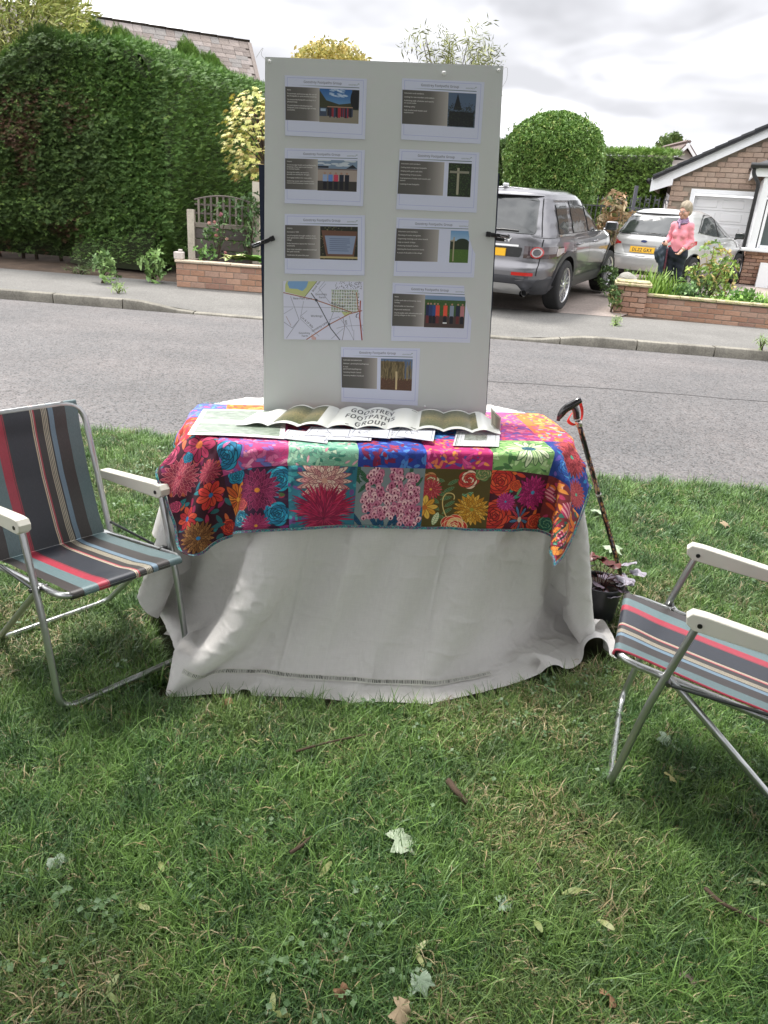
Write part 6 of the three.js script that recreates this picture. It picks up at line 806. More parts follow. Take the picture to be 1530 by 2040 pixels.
// the prints
function textLines(c, x, y, lines, size, gap, col, maxW) { c.fillStyle = col; c.font = `${size}px sans-serif`; for (const l of lines) { if (l === '') { y += gap * 0.6; continue; } c.fillText(l, x, y, maxW); y += gap; } }
const photoArt = {
  gathering(c, x, y, w, h, r) { const g = c.createLinearGradient(0, y, 0, y + h * 0.55); g.addColorStop(0, '#2e5f9c'); g.addColorStop(1, '#6d97bf'); c.fillStyle = g; c.fillRect(x, y, w, h); c.fillStyle = 'rgba(225,232,240,0.55)'; for (let i = 0; i < 16; i++) { c.beginPath(); c.ellipse(x + w * (0.3 + r() * 0.4), y + h * (0.02 + r() * 0.2), w * 0.07, h * 0.025, 0.2, 0, 7); c.fill(); } c.fillStyle = '#3b3c28'; c.beginPath(); c.moveTo(x, y + h * 0.05); c.lineTo(x + w * 0.17, y + h * 0.34); c.lineTo(x + w * 0.5, y + h * 0.45); c.lineTo(x + w * 0.8, y + h * 0.4); c.lineTo(x + w * 0.82, y); c.lineTo(x + w, y); c.lineTo(x + w, y + h * 0.6); c.lineTo(x, y + h * 0.6); c.fill(); c.fillStyle = '#15171c'; c.beginPath(); c.ellipse(x + w * 0.92, y + h * 0.28, w * 0.14, h * 0.3, 0, 0, 7); c.fill(); c.fillStyle = '#8c8474'; c.fillRect(x, y + h * 0.6, w, h * 0.4); c.fillStyle = '#3f4a5c'; c.fillRect(x, y + h * 0.56, w * 0.19, h * 0.26); c.fillStyle = '#9fb4cc'; c.fillRect(x + w * 0.03, y + h * 0.59, w * 0.13, h * 0.08); for (let i = 0; i < 24; i++) { const px = x + w * (0.2 + 0.64 * i / 24), ph = h * (0.24 + r() * 0.06); c.fillStyle = ['#16181f', '#23263a', '#a02c34', '#2c2430', '#39405a', '#7c2432'][Math.floor(r() * 6)]; c.fillRect(px, y + h * 0.55 + r() * 4, w * 0.035, ph); c.fillStyle = '#b98f78'; c.beginPath(); c.arc(px + w * 0.017, y + h * 0.53, w * 0.013, 0, 7); c.fill(); } },
  bench(c, x, y, w, h, r) { c.fillStyle = '#7b8fa6'; c.fillRect(x, y, w, h * 0.3); c.fillStyle = '#c4ccd4'; for (let i = 0; i < 14; i++) { c.beginPath(); c.ellipse(x + r() * w, y + r() * h * 0.2, w * 0.1, h * 0.03, 0, 0, 7); c.fill(); } c.fillStyle = '#a89a90'; c.fillRect(x, y + h * 0.28, w, h * 0.4); c.fillStyle = '#6f5f5a'; c.fillRect(x, y + h * 0.28, w, h * 0.04); c.fillStyle = '#22242c'; c.beginPath(); c.moveTo(x + w * 0.72, y + h * 0.27); c.lineTo(x + w * 0.88, y + h * 0.14); c.lineTo(x + w, y + h * 0.26); c.fill(); c.fillRect(x, y + h * 0.2, w * 0.27, h * 0.06); c.fillStyle = '#3b3632'; c.fillRect(x, y + h * 0.68, w, h * 0.32); ['#8fa4c8', '#5f83c4', '#c43f5a', '#1f2536', '#1a1e2c'].forEach((k, i) => { const px = x + w * (0.13 + i * 0.14); c.fillStyle = '#a8806c'; c.beginPath(); c.arc(px + w * 0.05, y + h * 0.43, w * 0.028, 0, 7); c.fill(); c.fillStyle = k; c.fillRect(px, y + h * 0.47, w * 0.11, h * 0.22); c.fillStyle = '#171a22'; c.fillRect(px + w * 0.01, y + h * 0.69, w * 0.09, h * 0.26); }); },
  plaque(c, x, y, w, h, r) { c.fillStyle = '#2a2a20'; c.fillRect(x, y, w, h); for (let i = 0; i < 240; i++) { c.fillStyle = ['#5c6a44', '#7a6a4c', '#1c1c18', '#8a8a60'][Math.floor(r() * 4)]; c.fillRect(x + r() * (w - 10), y + r() * (h - 6), 8, 5); } c.fillStyle = '#6f4f40'; c.beginPath(); c.moveTo(x + w * 0.03, y + h * 0.12); c.lineTo(x + w * 0.99, y + h * 0.14); c.lineTo(x + w * 0.9, y + h * 0.9); c.lineTo(x + w * 0.16, y + h * 0.9); c.fill(); c.fillStyle = '#8e9bb4'; c.beginPath(); c.moveTo(x + w * 0.12, y + h * 0.28); c.lineTo(x + w * 0.95, y + h * 0.28); c.lineTo(x + w * 0.86, y + h * 0.83); c.lineTo(x + w * 0.21, y + h * 0.83); c.fill(); c.fillStyle = '#5d6a86'; for (let i = 0; i < 7; i++) c.fillRect(x + w * 0.25, y + h * (0.36 + i * 0.06), w * (0.45 + 0.1 * r()), h * 0.018); c.fillStyle = '#b9a878'; c.fillRect(x, y + h * 0.9, w, h * 0.06); },
  trees(c, x, y, w, h, r) { c.fillStyle = '#52647c'; c.fillRect(x, y, w, h); for (let i = 0; i < 700; i++) { const yy = Math.pow(r(), 0.6); c.fillStyle = ['#1c1f1c', '#262c22', '#33392a', '#141614'][Math.floor(r() * 4)]; c.fillRect(x + r() * w * 0.97, y + h * (0.25 + 0.73 * yy), 3 + r() * 6, 2 + r() * 4); } c.fillStyle = '#1b1e20'; c.beginPath(); c.moveTo(x + w * 0.34, y + h * 0.02); c.lineTo(x + w * 0.5, y + h * 0.5); c.lineTo(x + w * 0.2, y + h * 0.5); c.fill(); c.fillRect(x + w * 0.05, y + h * 0.55, w * 0.9, h * 0.43); for (let i = 0; i < 320; i++) { c.fillStyle = ['#2e3428', '#20261e', '#3c4232'][Math.floor(r() * 3)]; c.fillRect(x + r() * w * 0.95, y + h * (0.4 + 0.58 * r()), 5, 3); } },
  fingerpost(c, x, y, w, h, r) { c.fillStyle = '#232d1c'; c.fillRect(x, y, w, h); for (let i = 0; i < 520; i++) { c.fillStyle = ['#2c3a20', '#3f5a2a', '#55703a', '#1a2216'][Math.floor(r() * 4)]; c.fillRect(x + r() * w * 0.96, y + r() * h * 0.97, 5, 4); } c.fillStyle = '#a9a48c'; c.fillRect(x + w * 0.38, y + h * 0.14, w * 0.1, h * 0.8); c.fillStyle = '#8f8c7c'; c.fillRect(x + w * 0.06, y + h * 0.23, w * 0.84, h * 0.07); },
  field(c, x, y, w, h, r) { const g = c.createLinearGradient(0, y, 0, y + h * 0.4); g.addColorStop(0, '#6f9cc8'); g.addColorStop(1, '#a8c0d4'); c.fillStyle = g; c.fillRect(x, y, w, h); c.fillStyle = '#26331f'; c.fillRect(x, y + h * 0.32, w, h * 0.28); c.beginPath(); c.ellipse(x + w * 0.65, y + h * 0.34, w * 0.32, h * 0.1, 0, 0, 7); c.fill(); c.fillStyle = '#4c6b2a'; c.fillRect(x, y + h * 0.58, w, h * 0.42); for (let i = 0; i < 160; i++) { c.fillStyle = r() < 0.5 ? '#5f7f32' : '#3f5c24'; c.fillRect(x + r() * w * 0.95, y + h * (0.6 + 0.38 * r()), 5, 2); } c.fillStyle = '#a69a80'; c.fillRect(x + w * 0.16, y + h * 0.2, w * 0.07, h * 0.76); c.fillRect(x + w * 0.05, y + h * 0.29, w * 0.2, h * 0.05); },
  walkers(c, x, y, w, h, r) { c.fillStyle = '#7f97b8'; c.fillRect(x, y, w, h * 0.2); c.fillStyle = '#3c5a2c'; c.fillRect(x, y + h * 0.13, w, h * 0.5); for (let i = 0; i < 260; i++) { c.fillStyle = ['#4f7036', '#2f4824', '#5f7f46'][Math.floor(r() * 3)]; c.fillRect(x + r() * w * 0.97, y + h * (0.14 + 0.45 * r()), 5, 3); } c.fillStyle = '#4a3c38'; c.fillRect(x, y + h * 0.62, w, h * 0.38); ['#232a4a', '#2c3c6a', '#2f4f86', '#d8503f', '#e0553f', '#8a94a8', '#20263c', '#b87a7c'].forEach((k, i) => { const px = x + w * [0.03, 0.1, 0.19, 0.27, 0.46, 0.62, 0.77, 0.88][i], q = w * 0.1; c.fillStyle = '#b08a74'; c.beginPath(); c.arc(px + q * 0.5, y + h * 0.26, q * 0.24, 0, 7); c.fill(); c.fillStyle = k; c.fillRect(px, y + h * 0.3, q, h * 0.36); c.fillStyle = i % 3 ? '#1a1c26' : '#6a2f30'; c.fillRect(px + q * 0.1, y + h * 0.63, q * 0.8, h * 0.24); c.fillStyle = '#e8e8e8'; if (i === 4) c.fillRect(px, y + h * 0.83, q, h * 0.04); }); },
  winterwood(c, x, y, w, h, r) { c.fillStyle = '#5f7596'; c.fillRect(x, y, w, h); c.fillStyle = '#6a5c40'; c.fillRect(x, y + h * 0.08, w * 0.75, h * 0.6); c.fillStyle = '#5c4030'; c.fillRect(x, y + h * 0.62, w, h * 0.38); for (let i = 0; i < 160; i++) { c.strokeStyle = ['#8f7f58', '#5f5238', '#a8966a', '#3c3424'][Math.floor(r() * 4)]; c.lineWidth = 1 + r() * 2.5; const px = x + r() * w * 0.98; c.beginPath(); c.moveTo(px, y + h * (0.55 + 0.15 * r())); c.lineTo(clamp(px + (r() - 0.5) * 26, x + 1, x + w - 1), y + h * (0.02 + 0.3 * r())); c.stroke(); } for (let i = 0; i < 120; i++) { c.fillStyle = r() < 0.5 ? '#6f4c36' : '#7a6444'; c.fillRect(x + r() * w * 0.95, y + h * (0.64 + 0.34 * r()), 7, 2); } c.fillStyle = '#c8b48a'; c.fillRect(x + w * 0.47, y + h * 0.4, w * 0.06, h * 0.58); },
};
function slideTex(seed, lines, art, split, pw) {
  return canvas(640, 454, (c, w, h) => {
    const r = rng(seed); c.fillStyle = '#d3d7ea'; c.fillRect(0, 0, w, h); c.fillStyle = 'rgba(120,125,190,0.10)'; for (let i = 0; i < 300; i++) c.fillRect(r() * w, r() * h, 20 * r(), 1.5);
    c.strokeStyle = 'rgba(140,148,205,0.7)'; c.lineWidth = 2.5; c.strokeRect(20, 16, w - 46, h - 52);
    c.fillStyle = '#3a3d46'; c.font = '25px sans-serif'; c.textAlign = 'center'; c.fillText('Goostrey Footpaths Group', w * 0.46, 52); c.textAlign = 'left';
    c.fillStyle = '#6c7c74'; c.font = '13px sans-serif'; c.fillText('GOOSTREY', w * 0.775, 55); c.strokeStyle = '#5f7a6a'; c.lineWidth = 2; c.beginPath(); c.moveTo(w * 0.875, 55); c.lineTo(w * 0.905, 38); c.moveTo(w * 0.89, 40); c.lineTo(w * 0.91, 44); c.stroke();
    const g0 = c.createLinearGradient(w * 0.15, 0, w * 0.6, 0); g0.addColorStop(0, 'rgba(60,80,70,0.05)'); g0.addColorStop(1, '#41574c'); c.fillStyle = g0; c.fillRect(w * 0.08, 68, w * 0.83, 4.5);
    const x0 = 4, y0 = 84, bw = w * 0.905, bh = h * 0.555, sx = x0 + bw * split;
    const g = c.createLinearGradient(x0, 0, sx, 0); g.addColorStop(0, '#55534f'); g.addColorStop(0.6, '#67635f'); g.addColorStop(1, '#b0aaa4'); c.fillStyle = g; c.fillRect(x0, y0, sx - x0, bh);
    textLines(c, x0 + 14, y0 + 28, lines, 13.5, 17, '#e9e7e2', sx - x0 - 22);
    c.save(); c.beginPath(); const px = x0 + bw * (1 - pw); c.rect(px, y0 + 3, bw * pw, bh); c.clip(); photoArt[art](c, px, y0 + 3, bw * pw, bh, r); c.restore();
  });
}
const sheetDefs = [
  ['tl', [[567, 150], [731, 157], [727, 278], [568, 270]], [1, ['Aims', '', 'To promote and encourage the use of', 'the footpaths in and around Goostrey', '', 'To ensure the footpaths are kept in a', 'pleasant way', '', 'To participate in developing new', 'footpaths and in keeping right of way', 'accessible'], 'gathering', 0.46, 0.54], 'printed sheet with a crowd under blue sky, top of the left column', false],
  ['', [[567, 295], [727, 299], [723, 411], [567, 405]], [2, ['Future', '', 'To encourage health and wellbeing by', 'keeping a free, warm and friendly', 'to mental health', '', 'During the walks, we want to', 'provide an activity for all ages', '', 'To engage walkers for new paths', '', 'Exploring routes with Cheshire East', 'Council and Goostrey Parish Council'], 'bench', 0.45, 0.55], 'printed sheet showing five people before a low building, second in the left column', false],
  ['', [[567, 426], [727, 429], [726, 549], [567, 545]], [3, ['History', '', 'Formed in 1995', '', 'Local footpaths brought walkers from', 'each generation 2000s onwards by the', 'village', '', 'Paths become a source for historical', 'landmarks', '', 'Over time members recorded and kept', 'the path records', '', 'Celebrates 30 years this year'], 'plaque', 0.48, 0.52], 'printed sheet with a photograph of a grey plaque, third in the left column', false],
  ['', [[801, 156], [965, 164], [957, 287], [799, 278]], [4, ['Volunteers and members', '', 'Looking for new members and walkers', '', 'Publishing walk schedules and reports', 'on social media', '', 'Walking safely', '', 'Fully briefed walk leaders and', 'experienced'], 'trees', 0.62, 0.38], 'printed sheet with a picture of dark treetops, top of the right column', false],
  ['', [[796, 297], [955, 304], [949, 424], [789, 417]], [5, ['Volunteers and members', '', 'Cutting back overgrown footpaths', '', 'Helping with gates and stiles', '', 'Waymarking of local routes', '', 'A programme of walks each month and', 'season', '', 'Looking at new footpaths'], 'fingerpost', 0.62, 0.32], 'printed sheet showing a wooden fingerpost, second in the right column', false],
  ['', [[790, 433], [951, 439], [944, 553], [784, 550]], [6, ['Volunteers and members', '', 'Planning of routes and guides', '', 'Organising meetings and notice boards', '', 'Help on march 10 days', '', 'Producing footpath leaflets', '', 'Advising the local council on issues', '', 'A social of all paths in the village'], 'field', 0.58, 0.26], 'printed sheet showing a post in a green field, third in the right column', false],
  ['', [[782, 563], [944, 570], [936, 683], [779, 679]], [7, ['News', '', 'Coffee and cake at Goostrey, every', 'Sunday', '', 'Social walks on Saturdays', '', 'Organised weekends', '', 'Charity walks with refreshments and', 'visiting villages in the county'], 'walkers', 0.44, 0.56], 'printed sheet showing walkers in orange and blue, bottom of the right column', false],
  ['', [[679, 691], [837, 694], [832, 808], [680, 800]], [8, ['FURTHER INFORMATION', '', 'Website:  goostreyfootpathsgroup', '', 'E mail:', 'goostreyfootpathsgroup', '', 'Goostrey Parish Council', '', 'Goostrey Walkers Facebook'], 'winterwood', 0.5, 0.45], 'printed sheet with bare winter trees, lowest on the board in the middle', false],
];
for (const [, quad, args, label] of sheetDefs) {
  const T = slideTex(...args), q = quad.map(([x, y]) => boardST(x, y)), r = rng(args[0] * 13), a = r() * 0.001, b = 0.0006 + r() * 0.0012;
  const t = mesh('printed_sheet', slab(q, 0.0004, 0.001, 8, 6, (u, v) => a * Math.sin(u * 3.1 + 0.6) + b * v * v * 0.8), new THREE.MeshStandardMaterial({ map: T, roughness: 0.6 }), scene, true);
  t.position.copy(boardBase); tag(t, label, 'printed sheet');
}
{ // road map
  const T = canvas(680, 500, (c, w, h) => {
    const r = rng(77); c.fillStyle = '#d9daea'; c.fillRect(0, 0, w, h); c.fillStyle = '#c3c98a'; c.beginPath(); c.moveTo(18, 30); c.lineTo(30, 0); c.lineTo(285, 0); c.lineTo(180, 132); c.lineTo(16, 92); c.fill(); c.fillStyle = '#7fa6cf'; c.beginPath(); c.moveTo(44, 0); c.lineTo(212, 0); c.lineTo(196, 50); c.lineTo(160, 84); c.lineTo(120, 66); c.lineTo(52, 62); c.lineTo(36, 20); c.fill();
    const line = (pts, col, wd) => { c.strokeStyle = col; c.lineWidth = wd; c.lineJoin = 'round'; c.beginPath(); pts.forEach((p, i) => (i ? c.lineTo(...p) : c.moveTo(...p))); c.stroke(); };
    c.fillStyle = '#c3c98a'; c.beginPath(); c.moveTo(475, 235); c.lineTo(590, 268); c.lineTo(520, 294); c.fill(); c.fillStyle = '#aab5a0'; c.fillRect(405, 70, 230, 190); for (let i = 0; i < 260; i++) { c.fillStyle = ['#5c5f66', '#7c7f86', '#4c4f58', '#b39a7a'][Math.floor(r() * 4)]; c.fillRect(405 + r() * 235, 72 + r() * 185, 6, 8); } for (let i = 0; i < 11; i++) line([[410 + i * 21, 75], [400 + i * 22, 255]], '#e9e9f0', 4); for (let i = 0; i < 7; i++) line([[405, 90 + i * 26], [645, 96 + i * 25]], '#e9e9f0', 4);
    for (let i = 0; i < 90; i++) { c.fillStyle = '#3f4048'; c.fillRect(440 + r() * 220, r() * 60, 5, 5); }
    const grey = '#8b8d9c'; line([[0, 220], [440, 222]], grey, 3); line([[60, 130], [130, 330], [20, 490]], grey, 4); line([[170, 170], [140, 320], [300, 470]], grey, 3); line([[350, 0], [300, 60], [400, 190]], grey, 3); line([[290, 95], [360, 20]], grey, 3); line([[0, 280], [80, 230]], grey, 3); line([[0, 350], [70, 400], [130, 330]], grey, 4); line([[20, 300], [60, 380]], '#8a5f5a', 3); line([[140, 300], [200, 250]], grey, 3); line([[380, 330], [470, 300], [560, 420], [600, 500]], grey, 3); line([[450, 400], [520, 380], [680, 370]], grey, 3); line([[560, 290], [590, 420]], grey, 3); line([[600, 410], [600, 500]], grey, 3); line([[405, 490], [510, 400]], grey, 3); line([[640, 300], [680, 420]], grey, 3); line([[505, 300], [520, 390], [500, 500]], '#77707c', 4);
    line([[0, 98], [270, 158], [420, 208], [585, 262]], '#b5705c', 8); line([[0, 98], [270, 158], [420, 208], [585, 262]], '#5c4a44', 2); line([[190, 500], [390, 366], [560, 275], [670, 246]], '#b06a58', 8); line([[190, 500], [390, 366], [560, 275], [670, 246]], '#5f4a44', 2); line([[655, 160], [650, 300], [672, 500]], '#a3402f', 10); line([[620, 90], [640, 250]], '#b0704c', 7); line([[180, 132], [285, 0]], '#6c7048', 5);
    line([[235, 100], [280, 165], [385, 365], [400, 400], [480, 500]], '#4a4d58', 8); c.fillStyle = '#3f434c'; c.beginPath(); c.arc(278, 160, 12, 0, 7); c.arc(386, 366, 11, 0, 7); c.fill(); line([[640, 270], [622, 280], [618, 300], [628, 305]], '#3a3a50', 6); line([[430, 245], [385, 360]], '#6a6d7c', 3);
    c.fillStyle = '#2a2c36'; c.font = '24px sans-serif'; c.fillText('New Platt Lane', 80, 155); c.save(); c.translate(85, 138); c.restore(); c.fillText('Goostrey', 270, 118); c.fillText('Farm', 300, 144); c.fillText('Workings', 230, 304); c.fillText('Goostrey', 125, 452); c.fillText('Farm', 150, 476); c.save(); c.translate(245, 438); c.rotate(-0.55); c.fillText('Goostrey Lane', 0, -4); c.restore(); c.save(); c.translate(145, 310); c.rotate(0.75); c.fillText('Lin & LP Bdy', 0, 0); c.restore(); c.save(); c.translate(252, 92); c.rotate(-0.95); c.fillText('Brook Row', 0, 0); c.restore(); c.save(); c.translate(400, 190); c.rotate(0.3); c.fillText('Main Road', 0, 0); c.restore(); c.save(); c.translate(520, 330); c.rotate(1.4); c.fillText('Mill', 0, 0); c.restore();
    c.fillStyle = '#c98a70'; for (let i = 0; i < 5; i++) c.fillRect(235 + i * 8, 455 + i * 6, 5, 40);
  });
  const q = [[564, 560], [724, 561], [723, 678], [566, 676]].map(([x, y]) => boardST(x, y));
  const t = mesh('printed_map', slab(q, 0.0004, 0.001, 8, 6, (u, v) => 0.0006 * v), new THREE.MeshStandardMaterial({ map: T, roughness: 0.6 }), scene, true); t.position.copy(boardBase);
  tag(t, 'printed road map with a blue lake, bottom of the left column on the board', 'map');
}
// ---------------------------------------------------------------- papers lying on the patchwork
const TY = TABLE.top + 0.0125;
function paper(name, label, category, corners, T, o = {}) {     // corners: TL, TR, BR, BL pixels of the photograph, on the table top
  const y = TY + (o.y || 0), c = corners.map(([x, py, dy]) => atY(x, py, y + (dy || 0))), b = c[0].clone().add(c[2]).multiplyScalar(0.5); b.y = TABLE.top;
  const lift = o.lift || (() => 0), th = o.th || 0.0008, P = (u, v, h) => c[0].clone().lerp(c[1], u).lerp(c[3].clone().lerp(c[2], u), v).sub(b).add(V(0, h + lift(u, v), 0));
  const n = o.n || 30, top = gridSurf(n, 8, (u, v) => P(u, v, th), (u, v) => [u, 1 - v]); top.index.array.reverse(); top.computeVertexNormals();
  const bot = gridSurf(n, 8, (u, v) => P(u, v, 0), () => [0.004, 0.996]);
  const ed = [(a, k) => P(a, 0, th * (1 - k)), (a, k) => P(a, 1, th * k), (a, k) => P(0, a, th * k), (a, k) => P(1, a, th * (1 - k))].map((f) => gridSurf(n, 1, f, () => [0.004, 0.996]));
  const m = mesh(name, [top, bot, ...ed], new THREE.MeshPhysicalMaterial({ map: T, roughness: o.rough ?? 0.35, clearcoat: o.coat ?? 0.3, clearcoatRoughness: o.cr ?? 0.25 }), scene, true);
  m.position.copy(b); return tag(m, label, category, o.group);
}
{
  const r = rng(31);
  const mist = canvas(512, 360, (c, w, h) => { c.fillStyle = '#e6e8e4'; c.fillRect(0, 0, w, h); c.fillStyle = '#8e9c8c'; c.fillRect(28, 18, w - 56, h - 44); for (let i = 0; i < 900; i++) { c.fillStyle = ['#7c8c7a', '#a3b0a0', '#6c7d6e', '#b5bfb2', '#8f9f86'][Math.floor(r() * 5)]; c.globalAlpha = 0.35; c.beginPath(); c.ellipse(28 + r() * (w - 60), 18 + r() * (h - 48), 10 + r() * 20, 4 + r() * 6, 0, 0, 7); c.fill(); } c.globalAlpha = 0.5; c.fillStyle = '#cfd6cc'; c.fillRect(28, 150, w - 56, 60); c.globalAlpha = 1; });
  paper('large_print', 'large pale print of a misty field lying at the left end of the table', 'print', [[405, 815], [572, 818], [566, 875], [373, 866]], mist, { lift: (u, v) => 0.003 * Math.sin(u * 3) * v, rough: 0.25, coat: 0.7 });
  // long concertina leaflet
  const font = canvas(2048, 256, (c, w, h) => {
    const rr = rng(9); c.fillStyle = '#dcded9'; c.fillRect(0, 0, w, h);
    const field = (x, ww) => { c.fillStyle = '#565a46'; c.fillRect(x, 14, ww, h - 44); const g = c.createLinearGradient(0, 14, 0, h - 30); g.addColorStop(0, '#4a5240'); g.addColorStop(0.5, '#8a8058'); g.addColorStop(1, '#4c5334'); c.fillStyle = g; c.fillRect(x, 14, ww, h - 44); for (let i = 0; i < ww * 2.2; i++) { c.fillStyle = ['#3c4430', '#a09468', '#5c6442', '#b5a678', '#2c3424'][Math.floor(rr() * 5)]; c.globalAlpha = 0.5; c.fillRect(x + rr() * (ww - 6), 14 + rr() * (h - 52), 3 + rr() * 8, 2 + rr() * 3); } c.globalAlpha = 1; };
    field(250, 350); field(1395, 470); c.fillStyle = '#eceee9'; c.fillRect(0, 0, 240, h);
    c.fillStyle = '#35383a'; c.textAlign = 'center'; c.font = 'bold 72px sans-serif'; c.fillText('GOOSTREY', 985, 82, 640); c.fillText('FOOTPATHS', 985, 158, 720); c.fillText('GROUP', 1005, 234, 470); c.fillStyle = '#3a3c3c'; c.fillRect(820, 236, 26, 8); c.fillRect(1330, 232, 44, 9); c.fillRect(1310, 14, 44, 6);
  });
  const nf = 11;
  paper('concertina_leaflet', 'long concertina-folded leaflet with bold lettering below the board', 'leaflet', [[505, 836], [985, 850], [995, 857], [470, 846]].map((p, i) => [p[0], p[1] + [0, 0, 5, 3][i], 0]).map((p, i) => (i === 0 ? [514, 822, 0] : i === 1 ? [985, 838, 0] : i === 2 ? [998, 866, 0] : [468, 848, 0])), font, { n: 160, y: 0.004, lift: (u, v) => { const k = clamp(u * 1.06 - 0.02), s = Math.abs(Math.sin(k * Math.PI * 8.6 + 0.3)); return 0.019 * (1 - v) * sstep(0.05, 0.2, u) * sstep(1, 0.9, u) + 0.013 * Math.pow(s, 0.8) * sstep(0.02, 0.10, u) * sstep(1.0, 0.93, u) + 0.002; }, rough: 0.28, coat: 0.5 });
  // fan of small line-drawn cards
  const P = [[566, 863, 655, 872, 0.06], [612, 857, 702, 862, 0.05], [650, 866, 742, 872, -0.03], [700, 858, 780, 866, 0.04], [752, 862, 838, 869, -0.06], [790, 858, 866, 872, 0.03]];
  P.forEach(([x0, y0, x1, y1, tilt], i) => {
    const T = canvas(256, 200, (c, w, h) => { const q = rng(50 + i); c.fillStyle = '#d8dae2'; c.fillRect(0, 0, w, h); c.strokeStyle = '#7d808c'; c.lineWidth = 5; c.strokeRect(16, 12, w - 32, h - 24); c.strokeStyle = '#4f525c'; c.lineWidth = 4; c.beginPath(); for (let k = 0; k < 7; k++) { c.moveTo(40 + q() * 170, 30 + q() * 140); c.lineTo(40 + q() * 170, 30 + q() * 140); } c.stroke(); c.beginPath(); c.arc(70 + q() * 110, 100, 30, 0, 4); c.stroke(); });
    const ex = x1 - x0, sk = ex * (0.22 - tilt);
    paper('line_card', `${['leftmost', 'second from the left', 'third from the left', 'fourth from the left', 'fifth from the left', 'rightmost'][i]} white line-drawn card in the overlapping row`, 'card', [[x0 + sk * 0.5, y0 - 7], [x1 + sk * 0.1, y0 - 3 + tilt * 80], [x1 - 3, y1 + 8 + tilt * 60], [x0 - 8, y0 + 10]], T, { y: 0.0012 * i, n: 10, group: 'overlapping line-drawn cards on the patchwork', lift: (u, v) => 0.004 * u * (i % 2), rough: 0.4 });
  });
  const fr = canvas(256, 180, (c, w, h) => { const q = rng(61); c.fillStyle = '#dfe2e6'; c.fillRect(0, 0, w, h); c.fillStyle = '#7a7f78'; c.fillRect(10, 6, 6, h - 12); c.fillRect(20, 6, 3, h - 12); c.fillStyle = '#8d938a'; c.fillRect(54, 40, 130, 76); for (let i = 0; i < 200; i++) { c.fillStyle = ['#5c645a', '#a8aea4', '#737a70'][Math.floor(q() * 3)]; c.fillRect(54 + q() * 124, 42 + q() * 70, 7, 3); } c.strokeStyle = '#a7aca8'; c.lineWidth = 3; c.strokeRect(36, 18, w - 60, h - 40); });
  paper('glossy_leaflet', 'glossy white leaflet with a small picture at the right end of the table', 'leaflet', [[910, 858], [996, 861], [994, 890], [902, 888]], fr, { y: 0.001, n: 10, rough: 0.16, coat: 1, cr: 0.08 });
  // standing folded end of a leaflet
  const a = atY(975, 856, TY), b = atY(996, 862, TY), base = a.clone().add(b).multiplyScalar(0.5); base.y = TABLE.top;
  const fT = canvas(128, 128, (c, w, h) => { c.fillStyle = '#b9b4aa'; c.fillRect(0, 0, w, h); c.fillStyle = '#8a8376'; c.fillRect(14, 14, w - 28, h - 28); c.fillStyle = '#a39a8a'; c.fillRect(24, 24, 30, 80); });
  const pts = [[978, 812], [998, 832], [996, 862], [978, 846]].map(([x, y]) => at(x, y, -a.z).sub(base));
  const q = gridSurf(8, 8, (u, v) => pts[0].clone().lerp(pts[1], u).lerp(pts[3].clone().lerp(pts[2], u), v).add(V(0, 0, 0.012 * Math.sin(u * 3.14))), (u, v) => [u, 1 - v]), q2 = q.clone(); q2.translate(0.0008, 0, -0.0008);
  const m = mesh('folded_card', [q, q2], new THREE.MeshStandardMaterial({ map: fT, roughness: 0.4, side: THREE.DoubleSide }), scene, true); m.position.copy(base); tag(m, 'small folded card standing upright beside the right end of the concertina leaflet', 'card');
}
// ---------------------------------------------------------------- folding lawn chairs
const steel = new THREE.MeshPhysicalMaterial({ color: rgb(0.46, 0.47, 0.47), metalness: 0.92, roughness: 0.3, bumpMap: grayTex(128, 128, (u, v) => vnoise(u * 24, v * 64, 5, 64)), bumpScale: 0.0004 });
const railSteel = new THREE.MeshPhysicalMaterial({ color: rgb(0.62, 0.62, 0.61), metalness: 0.85, roughness: 0.36 });
const ivory = new THREE.MeshPhysicalMaterial({ map: colorTex(128, 128, (u, v) => { const k = 0.92 + 0.1 * fbm(u * 6, v * 6, 4, 3, 6) - (vnoise(u * 40, v * 40, 8, 40) > 0.93 ? 0.16 : 0); return [0.72 * k, 0.70 * k, 0.62 * k]; }), roughness: 0.42, clearcoat: 0.15 });
const stripeT = canvas(1024, 512, (c, w, h) => {
  const S = [[0, '#2e2826'], [0.10, '#5b7377'], [0.225, '#a51f38'], [0.305, '#5f1626'], [0.312, '#a51f38'], [0.318, '#241a22'], [0.33, '#131a28'], [0.555, '#c9b89a'], [0.565, '#131a28'], [0.57, '#c8b6a6'], [0.578, '#a82b3c'], [0.592, '#241e1d'], [0.655, '#b5ac96'], [0.663, '#241e1d'], [0.669, '#b5ac96'], [0.677, '#241e1d'], [0.683, '#b5ac96'], [0.691, '#241e1d'], [0.697, '#b5ac96'], [0.705, '#241e1d'], [0.712, '#1c2026'], [0.72, '#667f92'], [0.765, '#272120'], [0.88, '#52696d']];
  S.forEach(([a, k], i) => { c.fillStyle = k; const b = i + 1 < S.length ? S[i + 1][0] : 1; c.fillRect(Math.round(a * w), 0, Math.ceil((b - a) * w) + 1, h); });
  const r = rng(2); for (let i = 0; i < 26000; i++) { c.fillStyle = r() < 0.5 ? 'rgba(255,255,255,0.045)' : 'rgba(0,0,0,0.06)'; c.fillRect(r() * w, r() * h, 1 + r() * 2, 2 + r() * 5); }
});
